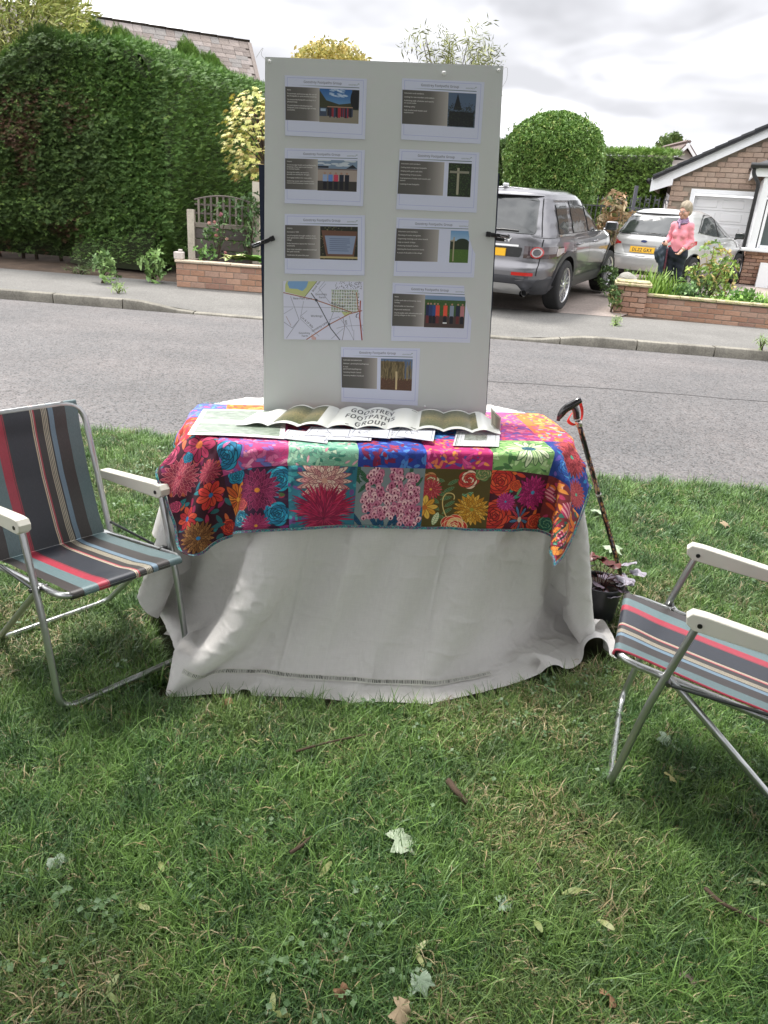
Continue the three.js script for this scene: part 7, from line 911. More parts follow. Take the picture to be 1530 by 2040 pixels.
const fabric = new THREE.MeshPhysicalMaterial({ map: stripeT, roughness: 0.55, ior: 1.55, side: THREE.DoubleSide, bumpMap: grayTex(256, 256, (u, v) => 0.5 + 0.5 * Math.sin(u * 1608) * Math.sin(v * 1608)), bumpScale: 0.0004, clearcoat: 0.55, clearcoatRoughness: 0.3, sheen: 0.3, sheenRoughness: 0.35, sheenColor: rgb(0.6, 0.62, 0.64) });
const K = { W: 0.213, ws: 0.180, afz: 0.112, afy: 0.565, arz: -0.225, ary: 0.525, fz: 0.222, rz: -0.265, sfz: 0.272, sfy: 0.425, jz: -0.215, jy: 0.325, tz: -0.325, ty: 0.765, hz: 0.122, hy: 0.388 };
function lawnChair(label, pos, turn) {
  const t = thing('lawn_chair', label, 'folding chair', pos, turn, 'striped folding chairs'), k = K, rr = 0.0098, W = k.W;
  mesh('front_leg_frame', bentTube([[-W, k.afy - 0.012, k.afz], [-W, 0.30, 0.175], [-W, 0.022, k.fz], [W, 0.022, k.fz], [W, 0.30, 0.175], [W, k.afy - 0.012, k.afz]], rr, 0.05, 12), steel, t);
  const w2 = W - 0.021; mesh('rear_leg_frame', bentTube([[-w2, k.hy, k.hz + 0.02], [-w2, 0.022, k.rz], [w2, 0.022, k.rz], [w2, k.hy, k.hz + 0.02]], rr, 0.05, 12), steel, t);
  const sw = k.ws + 0.006, low = 0.012;
  mesh('seat_frame', bentTube([[-sw, k.jy - low, k.jz - 0.03], [-sw, k.sfy - low - 0.01, k.sfz], [sw, k.sfy - low - 0.01, k.sfz], [sw, k.jy - low, k.jz - 0.03]], rr, 0.055, 12), steel, t);
  mesh('back_frame', bentTube([[-sw - 0.012, k.jy - 0.06, k.jz + 0.03], [-sw - 0.012, k.jy + 0.02, k.jz + 0.004], [-sw - 0.012, k.ty - 0.006, k.tz], [sw + 0.012, k.ty - 0.006, k.tz], [sw + 0.012, k.jy + 0.02, k.jz + 0.004], [sw + 0.012, k.jy - 0.06, k.jz + 0.03]], rr, 0.075, 12), steel, t);
  for (const s of [-1, 1]) {
    mesh('side_strut', bentTube([[s * (W - 0.008), k.jy + 0.03, k.jz], [s * (W - 0.008), k.hy - 0.015, k.hz + 0.02]], 0.0045, 0.01, 8), mat(0.06, 0.065, 0.065, 0.4, { metalness: 0.7 }), t);
    // armrest: a tapered bar, deeper and blunt at the front
    const prof = [[-0.005, 0.0], [0.30, -0.006], [0.345, -0.006], [0.362, 0.004], [0.366, 0.018], [0.358, 0.029], [0.33, 0.031], [-0.005, 0.022]].map(([a, b]) => [a, b]);
    const g = new THREE.ExtrudeGeometry(shapeOf(prof), { depth: 0.026, bevelEnabled: true, bevelThickness: 0.004, bevelSize: 0.004, bevelSegments: 3, curveSegments: 4 }); g.translate(0, 0, -0.013); g.rotateY(-Math.PI / 2);
    const ang = Math.atan2(k.afy - k.ary, k.afz - k.arz); g.rotateX(-ang); g.translate(s * W, k.ary - 0.008, k.arz);
    const arm = mesh('armrest', g, ivory, t);
    const rv = new THREE.CylinderGeometry(0.006, 0.006, 0.004, 12); rv.rotateZ(Math.PI / 2);
    for (const q of [-1, 1]) { const e = rv.clone(); e.translate(s * W + q * 0.0175, k.afy + 0.0, k.afz - 0.004); mesh('rivet', e, mat(0.05, 0.05, 0.05, 0.3, { metalness: 0.8 }), arm); }
    const hb = new THREE.CylinderGeometry(0.0065, 0.0065, 0.05, 10); hb.rotateZ(Math.PI / 2); hb.translate(s * (W - 0.012), k.hy - 0.004, k.hz + 0.02); mesh('hinge_bolt', hb, mat(0.12, 0.12, 0.12, 0.35, { metalness: 0.9 }), t);
  }
  // fabric sling: back wraps the top rail, seat wraps the front rail
  const path = (P) => { const L = [0]; for (let i = 1; i < P.length; i++) L.push(L[i - 1] + Math.hypot(P[i][0] - P[i - 1][0], P[i][1] - P[i - 1][1])); const T = L[L.length - 1]; return (v) => { const d = v * T; let i = 1; while (i < P.length - 1 && L[i] < d) i++; const q = (d - L[i - 1]) / (L[i] - L[i - 1]); return [lerp(P[i - 1][0], P[i][0], q), lerp(P[i - 1][1], P[i][1], q)]; }; };
  const back = path([[k.jz + 0.012, k.jy + 0.004], [lerp(k.jz, k.tz, 0.5) - 0.003, lerp(k.jy, k.ty, 0.5)], [k.tz + 0.0105, k.ty - 0.012], [k.tz + 0.006, k.ty + 0.0035], [k.tz - 0.004, k.ty + 0.005], [k.tz - 0.011, k.ty - 0.002], [k.tz - 0.010, k.ty - 0.03]]);
  const seat = path([[k.jz + 0.010, k.jy + 0.003], [lerp(k.jz, k.sfz, 0.5), lerp(k.jy, k.sfy, 0.5) - 0.006], [k.sfz - 0.012, k.sfy - 0.012], [k.sfz - 0.002, k.sfy - 0.009], [k.sfz + 0.008, k.sfy - 0.014], [k.sfz + 0.0105, k.sfy - 0.024], [k.sfz + 0.003, k.sfy - 0.034], [k.sfz - 0.02, k.sfy - 0.037]]);
  const sling = (f, ws, sag) => { const g = gridSurf(36, 60, (u, v) => { const [z, y] = f(v), m = sstep(0, 0.12, v) * sstep(0.86, 0.7, v), e = Math.abs(u - 0.5) * 2; return V(lerp(-ws, ws, u) * (1 - 0.02 * m), y - (sag === 'y' ? 0.006 * m * (1 - e * e) : 0), z - (sag === 'z' ? 0.006 * m * (1 - e * e) : 0)); }, (u, v) => [u, v]); return g; };
  mesh('back_sling', sling(back, k.ws - 0.004, 'z'), fabric, t);
  mesh('seat_sling', sling(seat, k.ws - 0.010, 'y'), fabric, t);
  return t;
}
const chairA = lawnChair('striped folding chair at the left end of the table, facing it', [-0.92, 0, -2.016], 0.859);
copyOf(chairA, 'lawn_chair', 'striped folding chair on the right, seen side on and cut by the picture edge', [0.937, 0, -1.681], -1.917);
{ const c = scene.getObjectByName('lawn_chair_001'), x = K.ws - 0.011; mesh('edge_piping', sweep(new THREE.CatmullRomCurve3([V(x, K.jy + 0.004, K.jz + 0.01), V(x, lerp(K.jy, K.sfy, 0.5) - 0.007, lerp(K.jz, K.sfz, 0.5)), V(x, K.sfy - 0.010, K.sfz - 0.012), V(x, K.sfy - 0.012, K.sfz + 0.006), V(x, K.sfy - 0.026, K.sfz + 0.010)]).getPoints(40), 0.0034, 6), mat(0.42, 0.05, 0.08, 0.6), c); }

// ---------------------------------------------------------------- walking stick propped on the table end
{
  const top = at(1150, 832, 2.52), foot = atY(1248, 1185, 0.01);
  const t = thing('walking_stick', 'black floral walking stick with curved handle leaning on the right end of the table', 'walking stick', foot.toArray());
  const d = top.clone().sub(foot), L = d.length(), up = d.clone().normalize();
  const T = canvas(256, 1024, (c, w, h) => { const r = rng(15); c.fillStyle = '#120d0e'; c.fillRect(0, 0, w, h); for (let i = 0; i < 190; i++) { const x = r() * w, y = r() * h, q = 12 + r() * 12; for (let k = 0; k < 5; k++) { c.fillStyle = ['#a05a48', '#7c3a44', '#b48a70', '#5c4a6a'][i % 4]; c.beginPath(); c.arc(x + Math.cos(k * 1.256) * q * 0.6, y + Math.sin(k * 1.256) * q * 0.45, q * 0.45, 0, 7); c.fill(); } c.fillStyle = '#d9b45a'; c.beginPath(); c.arc(x, y, q * 0.3, 0, 7); c.fill(); c.fillStyle = '#3c5a3c'; c.fillRect(x + q, y, 8, 3); } });
  T.wrapS = T.wrapT = THREE.RepeatWrapping; T.repeat.set(1, 1.6);
  const pts = []; for (let i = 0; i <= 12; i++) pts.push(d.clone().multiplyScalar(i / 12 * 0.985));
  mesh('shaft', sweep(pts, 0.0095, 14), new THREE.MeshPhysicalMaterial({ map: T, roughness: 0.3, clearcoat: 0.6 }), t);
  const rub = [V(0, 0, 0), up.clone().multiplyScalar(0.012), up.clone().multiplyScalar(0.04)]; mesh('ferrule', sweep(rub, (q) => lerp(0.016, 0.0115, q), 14), mat(0.02, 0.02, 0.02, 0.8), t);
  mesh('collar', sweep([d.clone().multiplyScalar(0.962), d.clone().multiplyScalar(0.985)], 0.0118, 14), mat(0.6, 0.58, 0.55, 0.25, { metalness: 1 }), t);
  mesh('collar', sweep([d.clone().multiplyScalar(0.60), d.clone().multiplyScalar(0.612)], 0.0108, 14), mat(0.6, 0.58, 0.55, 0.25, { metalness: 1 }), t);
  const D = 2.52, hp = [[1149, 834], [1146, 815], [1139, 808], [1128, 812], [1119, 824], [1113, 835], [1112, 838]].map(([x, y]) => at(x, y, D).sub(foot));
  const hp2 = [[1158, 796], [1150, 800], [1139, 807], [1127, 814], [1118, 825], [1113, 834], [1112, 838]].map(([x, y]) => at(x, y, D).sub(foot));
  const blk = new THREE.MeshPhysicalMaterial({ color: rgb(0.014, 0.012, 0.013), roughness: 0.22, clearcoat: 0.8 });
  mesh('handle', [sweep(new THREE.CatmullRomCurve3(hp2).getPoints(30), (q) => 0.0065 + 0.0085 * Math.sin(Math.min(1, q * 1.12 + 0.06) * Math.PI) ** 0.7, 14), sweep(new THREE.CatmullRomCurve3(hp.slice(0, 4)).getPoints(16), (q) => lerp(0.0115, 0.0135, q), 14)], blk, t);
  const red = new THREE.MeshStandardMaterial({ color: rgb(0.62, 0.03, 0.03), roughness: 0.7, side: THREE.DoubleSide });
  const rp = [[1156, 802], [1160, 822], [1155, 842], [1143, 846], [1132, 838], [1140, 822]].map(([x, y]) => at(x, y, D + 0.02).sub(foot)), cv = new THREE.CatmullRomCurve3(rp);
  mesh('wrist_strap', gridSurf(30, 1, (u, v) => cv.getPoint(u).add(V((v - 0.5) * 0.004, (v - 0.5) * 0.012, (v - 0.5) * 0.016))), red, t);
}
// ---------------------------------------------------------------- potted plant with dark red and silver leaves
{
  const c0 = atY(1187, 1236, 0), t = thing('potted_plant', 'dark-leaved plant in a black plastic pot on the grass', 'potted plant', [c0.x, 0, c0.z - 0.03]);
  const H = 0.155, r1 = 0.088, r0 = 0.066, pl = new THREE.MeshPhysicalMaterial({ color: rgb(0.012, 0.013, 0.016), roughness: 0.38 });
  const prof = [[0, 0.004], [r0, 0.004], [r0 + 0.003, 0.0], [r0 + 0.004, 0.004], [lerp(r0, r1, 0.78), H * 0.8], [r1 - 0.003, H * 0.815], [r1 + 0.001, H - 0.004], [r1 + 0.003, H], [r1 - 0.002, H + 0.001], [r1 - 0.006, H - 0.006], [r0 - 0.004, 0.02]].map(([a, b]) => new THREE.Vector2(a, b));
  mesh('pot', new THREE.LatheGeometry(prof, 40), pl, t);
  const so = new THREE.CircleGeometry(r1 - 0.008, 24); so.rotateX(-Math.PI / 2); so.translate(0, H - 0.022, 0); mesh('compost', so, mat(0.02, 0.014, 0.01, 1), t);
  const r = rng(21);
  // lobed leaf, slightly cupped
  const lobed = (s) => { const n = 26, pos = [0, 0, 0], idx = [], uv = [0.5, 0.5]; for (let i = 0; i <= n; i++) { const a = i / n * Math.PI * 2, q = s * (0.72 + 0.28 * Math.pow(Math.abs(Math.cos(a * 2.5)), 0.6)) * (Math.abs(a - Math.PI) < 0.35 ? 0.6 : 1); pos.push(Math.sin(a) * q, -s * 0.12 + 0.10 * s * Math.cos(a * 5), Math.cos(a) * q); uv.push(0.5 + 0.5 * Math.sin(a), 0.5 + 0.5 * Math.cos(a)); if (i) idx.push(0, i, i + 1); } const g = new THREE.BufferGeometry(); g.setAttribute('position', new THREE.Float32BufferAttribute(pos, 3)); g.setAttribute('uv', new THREE.Float32BufferAttribute(uv, 2)); g.setIndex(idx); g.computeVertexNormals(); return g; };
  const leafTex = (a, b) => colorTex(128, 128, (u, v) => { const x = u - 0.5, y = v - 0.5, an = Math.atan2(x, y), q = Math.hypot(x, y), vein = Math.abs(Math.sin(an * 3.5)) < 0.13 + 0.1 * (0.5 - q), m = vein ? 0 : 0.5 + 0.5 * fbm(u * 9, v * 9, 3, 4); return [lerp(a[0], b[0], m), lerp(a[1], b[1], m), lerp(a[2], b[2], m)]; });
  const silver = new THREE.MeshPhysicalMaterial({ map: leafTex([0.10, 0.07, 0.10], [0.42, 0.40, 0.46]), roughness: 0.4, side: THREE.DoubleSide }), maroon = new THREE.MeshPhysicalMaterial({ map: leafTex([0.05, 0.01, 0.01], [0.16, 0.03, 0.022]), roughness: 0.42, side: THREE.DoubleSide }), purple = new THREE.MeshPhysicalMaterial({ map: leafTex([0.03, 0.02, 0.03], [0.16, 0.12, 0.16]), roughness: 0.4, side: THREE.DoubleSide });
  const stemM = mat(0.10, 0.025, 0.02, 0.6), L = [[0.005, 0.245, 0.0, 0.036, 'm'], [0.03, 0.238, 0.012, 0.032, 'm'], [-0.02, 0.252, -0.02, 0.03, 'm'], [0.05, 0.205, 0.03, 0.02, 'm'], [0.085, 0.185, 0.02, 0.042, 's'], [0.075, 0.178, 0.045, 0.034, 's'], [0.10, 0.215, -0.05, 0.042, 's'], [0.145, 0.19, -0.03, 0.034, 's'], [0.07, 0.155, 0.06, 0.026, 'p'], [0.03, 0.135, 0.075, 0.03, 's'], [0.0, 0.14, 0.06, 0.026, 'p'], [-0.035, 0.145, 0.055, 0.028, 'p'], [-0.07, 0.165, 0.02, 0.032, 'p'], [-0.085, 0.195, 0.0, 0.03, 'p'], [-0.05, 0.21, -0.02, 0.03, 'p'], [0.02, 0.165, -0.03, 0.03, 'p'], [0.06, 0.165, -0.02, 0.03, 'p'], [-0.02, 0.16, 0.03, 0.03, 'p'], [-0.04, 0.235, -0.05, 0.028, 'm']];
  for (const [x, y, z, s, k] of L) {
    const g = lobed(s); g.rotateX((r() - 0.3) * 0.7); g.rotateZ((r() - 0.5) * 0.7); g.rotateY(r() * 6.3); g.translate(x, y, z); mesh('leaf', g, { m: maroon, s: silver, p: purple }[k], t);
    mesh('stem', sweep(new THREE.CatmullRomCurve3([V(x * 0.15, H - 0.03, z * 0.15), V(x * 0.4, lerp(H, y, 0.55), z * 0.4), V(x, y - s * 0.1, z)]).getPoints(8), 0.0014, 5), stemM, t);
  }
}
// ---------------------------------------------------------------- cars: shells lofted from side, rear and plan profiles (local: -z forward, +x the car's right; s runs forward from the rear bumper)
const lut = (T) => (y) => { if (y <= T[0][0]) return T[0][1]; for (let i = 1; i < T.length; i++) if (y <= T[i][0]) { const t = (y - T[i - 1][0]) / (T[i][0] - T[i - 1][0]); return lerp(T[i - 1][1], T[i][1], t * t * (3 - 2 * t) * 0.5 + t * 0.5); } return T[T.length - 1][1]; };
function shell(sp) {
  const rear = lut(sp.rear), front = lut(sp.front), W = lut(sp.width), n = sp.n, nf = sp.nf || n;
  const A = (y) => (front(y) - rear(y)) / 2, S = (y) => (front(y) + rear(y)) / 2;
  const czOf = (c) => Math.pow(Math.max(0, 1 - Math.pow(Math.abs(c), c < 0 ? n : nf)), 1 / (c < 0 ? n : nf)), cOf = (z, k) => Math.pow(Math.max(0, 1 - Math.pow(z, k)), 1 / k);
  const P = (c, cz, y, off = 0) => V((W(y) + off) * cz, y, -(S(y) + (A(y) + off) * c));
  const cols = []; for (let i = 0; i < 24; i++) { const z = i / 24 * 0.8; cols.push([-cOf(z, n), z]); }
  const c0 = cOf(0.8, n), c1 = cOf(0.8, nf); for (let i = 0; i <= 26; i++) { const a = i / 26, z = lerp(0.8, czOf(-0.86), a); cols.push([-cOf(z, n), z]); }
  for (let i = 1; i < 110; i++) { const c = lerp(-0.86, 0.86, i / 110); cols.push([c, czOf(c)]); }
  for (let i = 0; i <= 12; i++) { const z = lerp(czOf(0.86), 0.8, i / 12); cols.push([cOf(z, nf), z]); } for (let i = 11; i >= 0; i--) { const z = i / 12 * 0.8; cols.push([cOf(z, nf), z]); }
  const top = sp.top, bot = sp.bot, rows = sp.rows || 16, n1 = cols.length;
  const colAt = (u) => { const i = Math.round(u * (n1 - 1)); return cols[i]; };
  const edge = (c, t) => { let y = sp.mid, s = S(y) + A(y) * c; const a = bot(s), b = top(s); y = lerp(a, b, t); return y; };
  const side = (m) => { const g = gridSurf(n1 - 1, rows, (u, v) => { const [c, cz] = colAt(u), y = edge(c, sp.ease ? sp.ease(v) : v), p = P(c, cz, y); p.x *= m; return p; }); if (m < 0) { const a = g.index.array; for (let i = 0; i < a.length; i += 3) { const k = a[i]; a[i] = a[i + 1]; a[i + 1] = k; } } return g; };
  const lid = gridSurf(n1 - 1, 14, (u, v) => { const [c, cz] = colAt(u), y = edge(c, 1), p = P(c, cz, y), k = 1 - v * 2; p.x *= k; p.y += (sp.dome || 0.03) * (1 - k * k) * Math.min(1, cz * 1.3); return p; });
  let g = [side(1), side(-1), lid]; for (const q of g) q.computeVertexNormals(); return { g: g.map((q) => q), P, S, A, W, czOf, cOf, n, nf };
}
const sidePoint = (sh, s, y, off, m = 1) => { const c = clamp((s - sh.S(y)) / sh.A(y), -0.999, 0.999), p = sh.P(c, sh.czOf(c), y, off); p.x *= m; return p; };
const rearPoint = (sh, x, y, off) => { const z = clamp(Math.abs(x) / sh.W(y), 0, 0.995), p = sh.P(-sh.cOf(z, sh.n), z, y, off); p.x = Math.abs(p.x) * Math.sign(x || 1); return p; };
const tess = new TessellateModifier(0.06, 6);
function patchOn(poly, map, off, holes = []) {          // a curved plate over the shell: poly in surface coordinates
  const s = shapeOf(poly); for (const h of holes) s.holes.push(new THREE.Path(h.map(([a, b]) => new THREE.Vector2(a, b)))); let g = new THREE.ShapeGeometry(s).toNonIndexed(); g.deleteAttribute('normal'); g.deleteAttribute('uv'); g = tess.modify(g); g = mergeVertices(g, 1e-4);
  const p = g.attributes.position; for (let i = 0; i < p.count; i++) { const q = map(p.getX(i), p.getY(i), off); p.setXYZ(i, q.x, q.y, q.z); } g.computeVertexNormals(); return g;
}
function roundPoly(pts, r, k = 4) { const out = []; const n = pts.length; for (let i = 0; i < n; i++) { const a = new THREE.Vector2(...pts[(i + n - 1) % n]), b = new THREE.Vector2(...pts[i]), c = new THREE.Vector2(...pts[(i + 1) % n]), d0 = a.clone().sub(b), d1 = c.clone().sub(b), q = Math.min(r, d0.length() * 0.45, d1.length() * 0.45), p0 = b.clone().addScaledVector(d0.normalize(), q), p1 = b.clone().addScaledVector(d1.normalize(), q); for (let j = 0; j <= k; j++) { const t = j / k, x = (1 - t) * (1 - t) * p0.x + 2 * t * (1 - t) * b.x + t * t * p1.x, y = (1 - t) * (1 - t) * p0.y + 2 * t * (1 - t) * b.y + t * t * p1.y; out.push([x, y]); } } return out; }
const disc = (x, y, r, n = 28) => Array.from({ length: n }, (_, i) => [x + Math.cos(i / n * 6.2832) * r, y + Math.sin(i / n * 6.2832) * r]);
const glassM = new THREE.MeshPhysicalMaterial({ color: rgb(0.022, 0.026, 0.026), roughness: 0.12, clearcoat: 0.6, clearcoatRoughness: 0.1, ior: 1.6, side: THREE.DoubleSide });
const trimM = phys(0.014, 0.014, 0.015, 0.45, { side: THREE.DoubleSide }), gapM = mat(0.006, 0.006, 0.007, 0.9, { side: THREE.DoubleSide }), chromeM = phys(0.75, 0.75, 0.76, 0.12, { metalness: 1, side: THREE.DoubleSide });
const redLens = phys(0.42, 0.012, 0.012, 0.1, { clearcoat: 1, side: THREE.DoubleSide }), clearLens = phys(0.40, 0.35, 0.35, 0.08, { clearcoat: 1, side: THREE.DoubleSide });
const satin = phys(0.8, 0.8, 0.8, 0.35, { metalness: 0.2, side: THREE.DoubleSide });
function line(sh, map, pts, w, off, mtl, name, parent) {   // a narrow strip along a polyline on the shell
  const c = new THREE.CatmullRomCurve3(pts.map(([a, b]) => V(a, b, 0)), false, 'centripetal'); const g = gridSurf(Math.max(8, pts.length * 8), 1, (u, v) => { const p = c.getPoint(u), t = c.getTangent(u), q = map(p.x - t.y * (v - 0.5) * w, p.y + t.x * (v - 0.5) * w, off); return q; });
  mtl.side = THREE.DoubleSide; return mesh(name, g, mtl, parent);
}
function wheel(parent, x, y, s, R0, wd, rimR, spokes, rimCol, turn = 0, twin = 0.16) {
  const w = new THREE.Group(); w.name = 'wheel'; w.position.set(x, y, -s); w.rotation.y = turn; parent.add(w); const m = Math.sign(x);
  const h = wd / 2, prof = [[rimR - 0.012, -h + 0.012], [rimR + 0.006, -h], [R0 - 0.035, -h], [R0 - 0.012, -h + 0.014], [R0, -h + 0.04], [R0 + 0.001, 0], [R0, h - 0.04], [R0 - 0.012, h - 0.014], [R0 - 0.035, h], [rimR + 0.006, h], [rimR - 0.012, h - 0.012]].map(([a, b]) => new THREE.Vector2(a, b));
  const ty = new THREE.LatheGeometry(prof, 48); ty.rotateZ(Math.PI / 2);
  const tyreMesh = mesh('tyre', ty, new THREE.MeshStandardMaterial({ color: rgb(0.018, 0.018, 0.019), roughness: 0.85 }), w);
  const bars = []; const ring = new THREE.LatheGeometry([[rimR - 0.03, -h + 0.02], [rimR - 0.004, h - 0.03], [rimR + 0.004, h - 0.008], [rimR - 0.012, h - 0.004], [rimR - 0.022, h - 0.02]].map(([a, b]) => new THREE.Vector2(a, b)), 44); ring.rotateZ(-Math.PI / 2 * m); bars.push(ring);
  for (let i = 0; i < spokes; i++) for (const q of [-1, 1]) { const b = new THREE.BoxGeometry(0.022, rimR * 0.92, 0.026, 1, 3, 1); const p = b.attributes.position; for (let k = 0; k < p.count; k++) { const yy = p.getY(k) / (rimR * 0.92) + 0.5; p.setX(k, p.getX(k) - 0.03 * (1 - yy) * (1 - yy)); } b.translate(0, rimR * 0.5, 0); b.rotateZ(i / spokes * 6.2832 + q * twin * 0.5); b.rotateY(Math.PI / 2 * m); b.translate(m * (h - 0.032), 0, 0); bars.push(b); }
  const hub = new THREE.CylinderGeometry(0.05, 0.06, 0.04, 20); hub.rotateZ(-Math.PI / 2 * m); hub.translate(m * (h - 0.03), 0, 0); bars.push(hub);
  mesh('rim', bars, new THREE.MeshPhysicalMaterial({ color: rgb(...rimCol), metalness: 0.75, roughness: 0.25 }), w);
  const back = new THREE.CylinderGeometry(rimR, rimR, 0.03, 30); back.rotateZ(Math.PI / 2); back.translate(m * (h - 0.09), 0, 0); mesh('brake_disc', back, mat(0.05, 0.05, 0.05, 0.5, { metalness: 0.6 }), w); return w;
}
function numberPlate(t, cx, cy, w, h, sh, text, base = 0.012) {
  const T = canvas(512, 112, (c, W, H) => { c.fillStyle = '#e2ac14'; c.fillRect(0, 0, W, H); c.strokeStyle = '#7d6010'; c.lineWidth = 3; c.strokeRect(4, 4, W - 8, H - 8); c.fillStyle = '#15130c'; c.font = 'bold 92px sans-serif'; c.textAlign = 'center'; c.textBaseline = 'middle'; c.fillText(text, W / 2, H / 2 + 4, W - 36); });
  const a = rearPoint(sh, cx, cy - h / 2, base), b = rearPoint(sh, cx, cy + h / 2, base), g = new THREE.BoxGeometry(w, h, 0.006); const f = g.attributes.uv, nn = g.attributes.normal; for (let i = 0; i < f.count; i++) if (nn.getZ(i) < 0.5) f.setXY(i, 0.01, 0.01);
  g.rotateX(Math.atan2(b.z - a.z, b.y - a.y)); g.translate(cx, cy, (a.z + b.z) / 2 + 0.004); return mesh('number_plate', g, new THREE.MeshStandardMaterial({ map: T, roughness: 0.4 }), t);
}
const { FontLoader } = await import('three/addons/loaders/FontLoader.js'); const { TextGeometry } = await import('three/addons/geometries/TextGeometry.js');
const fontBold = await new FontLoader().loadAsync('fonts/droid/droid_sans_bold.typeface.json');

// ------------------------------------------------ grey sport utility vehicle
{
  const axle = V(1.53, 0, -11.43), hd = R(26.8), rearC = V(axle.x - 0.92 * Math.sin(hd), 0, axle.z + 0.92 * Math.cos(hd));
  const y0 = yardY(2.3, -11.1) + 0.004, pitch = 0.043;
  const t = thing('parked_car', 'grey sport utility vehicle with silver wheels parked on the driveway behind the board', 'car', [rearC.x, y0, rearC.z], -hd); t.rotation.order = 'YXZ'; t.rotation.x = pitch * 0.85; t.scale.y = 0.92;
  const paint = new THREE.MeshPhysicalMaterial({ color: rgb(0.15, 0.147, 0.158), metalness: 0.6, roughness: 0.30, clearcoat: 1, clearcoatRoughness: 0.03, side: THREE.DoubleSide });
  const ra = 0.92, fa = 3.66, R0 = 0.372, Ra = 0.445, arch = (s) => { let y = 0.40; for (const a of [ra, fa]) { const d = Math.abs(s - a); if (d < Ra) y = Math.max(y, R0 + Math.sqrt(Ra * Ra - d * d)); } return y; };
  const lowW = [[0.25, 0.86], [0.40, 0.905], [0.62, 0.935], [0.85, 0.945], [1.0, 0.93], [1.12, 0.885]];
  const low = shell({ rear: [[0.25, 0.16], [0.34, 0.05], [0.50, 0.0], [0.66, 0.005], [0.72, 0.05], [0.80, 0.06], [1.06, 0.075], [1.14, 0.10]], front: [[0.25, 4.42], [0.5, 4.60], [0.8, 4.56], [1.0, 4.40], [1.14, 4.2]], width: lowW, n: 6, nf: 3.4, mid: 0.8, top: (s) => (s < 3.2 ? 1.115 - 0.01 * Math.sin(s) : lerp(1.115, 0.99, sstep(3.2, 4.5, s))), bot: arch, rows: 18, dome: 0.03 });
  const up = shell({ rear: [[1.08, 0.095], [1.2, 0.13], [1.4, 0.21], [1.58, 0.30], [1.66, 0.36], [1.705, 0.50], [1.73, 0.72]], front: [[1.08, 3.55], [1.3, 3.12], [1.5, 2.72], [1.62, 2.42], [1.705, 2.05], [1.73, 1.8]], width: [[1.08, 0.888], [1.25, 0.835], [1.45, 0.765], [1.58, 0.715], [1.65, 0.675], [1.69, 0.62], [1.73, 0.5]], n: 6.5, nf: 3.6, mid: 1.4, top: () => 1.715, bot: () => 1.08, rows: 40, dome: 0.02, ease: (v) => 1 - Math.pow(1 - v, 1.5) });
  mesh('body', [...low.g, ...up.g], paint, t);
  // underside, sills, wheel wells
  mesh('underbody', [box(1.6, 0.2, 4.0, 0, 0.46, -2.3), ...[ra, fa].flatMap((a) => [-1, 1].map((m) => { const c = new THREE.CylinderGeometry(Ra + 0.01, Ra + 0.01, 0.46, 28, 1, true, Math.PI * 0.02, Math.PI * 0.96); c.rotateZ(Math.PI / 2); c.translate(m * 0.69, R0, -a); return c; }))], gapM, t);
  const sP = (m) => (s, y, o) => sidePoint(low, s, y, o, m), uP = (m) => (s, y, o) => sidePoint(up, s, y, o, m), rL = (x, y, o) => rearPoint(low, x, y, o), rU = (x, y, o) => rearPoint(up, x, y, o);
  // dark lower cladding: bumper, arches, sill
  mesh('bumper', [patchOn(roundPoly([[-0.80, 0.27], [0.80, 0.27], [0.88, 0.40], [0.885, 0.545], [-0.885, 0.545], [-0.88, 0.40]], 0.03), rL, 0.006)], phys(0.035, 0.036, 0.042, 0.5, { side: THREE.DoubleSide }), t);
  for (const m of [1, -1]) {
    for (const a of [ra, fa]) { const ring = gridSurf(40, 2, (u, v) => { const an = lerp(-0.12, Math.PI + 0.12, u), q = lerp(Ra - 0.012, Ra + 0.062, v); return sidePoint(low, a + Math.cos(an) * q, Math.max(0.33, R0 + Math.sin(an) * q), 0.009, m); }); mesh('arch_trim', ring, phys(0.05, 0.05, 0.056, 0.45, { side: THREE.DoubleSide }), t); }
    mesh('sill', gridSurf(40, 3, (u, v) => sidePoint(low, lerp(ra + Ra, fa - Ra, u), lerp(0.30, 0.47, v), 0.007, m)), phys(0.045, 0.045, 0.05, 0.5, { side: THREE.DoubleSide }), t);
    mesh('rear_corner_trim', gridSurf(20, 3, (u, v) => sidePoint(low, lerp(0.12, ra - Ra - 0.03, u), lerp(0.29, 0.50, v), 0.006, m)), phys(0.04, 0.041, 0.047, 0.5, { side: THREE.DoubleSide }), t);
  }
  mesh('skid_plate', patchOn(roundPoly([[-0.62, 0.27], [0.62, 0.27], [0.50, 0.43], [-0.50, 0.43]], 0.04), rL, 0.016), phys(0.42, 0.42, 0.42, 0.4, { metalness: 0.6, side: THREE.DoubleSide }), t);
  for (const x of [0.63, -0.63]) { const e = new THREE.CylinderGeometry(0.05, 0.05, 0.12, 24, 1, true), c = new THREE.CylinderGeometry(0.044, 0.044, 0.02, 20); e.rotateX(Math.PI / 2); e.translate(x, 0.315, -0.03); c.rotateX(Math.PI / 2); c.translate(x, 0.315, -0.06); const ex = mesh('exhaust', e, chromeM.clone(), t); mesh('pipe_bore', c, gapM, ex); }
  for (const m of [1, -1]) mesh('reflector', patchOn(roundPoly([[m * 0.42, 0.553], [m * 0.70, 0.553], [m * 0.70, 0.60], [m * 0.42, 0.60]], 0.012), rL, 0.008), redLens, t);
  // tailgate features
  mesh('rear_window', patchOn(roundPoly([[-0.66, 1.125], [0.66, 1.125], [0.585, 1.60], [-0.585, 1.60]], 0.06), rU, 0.012), glassM, t);
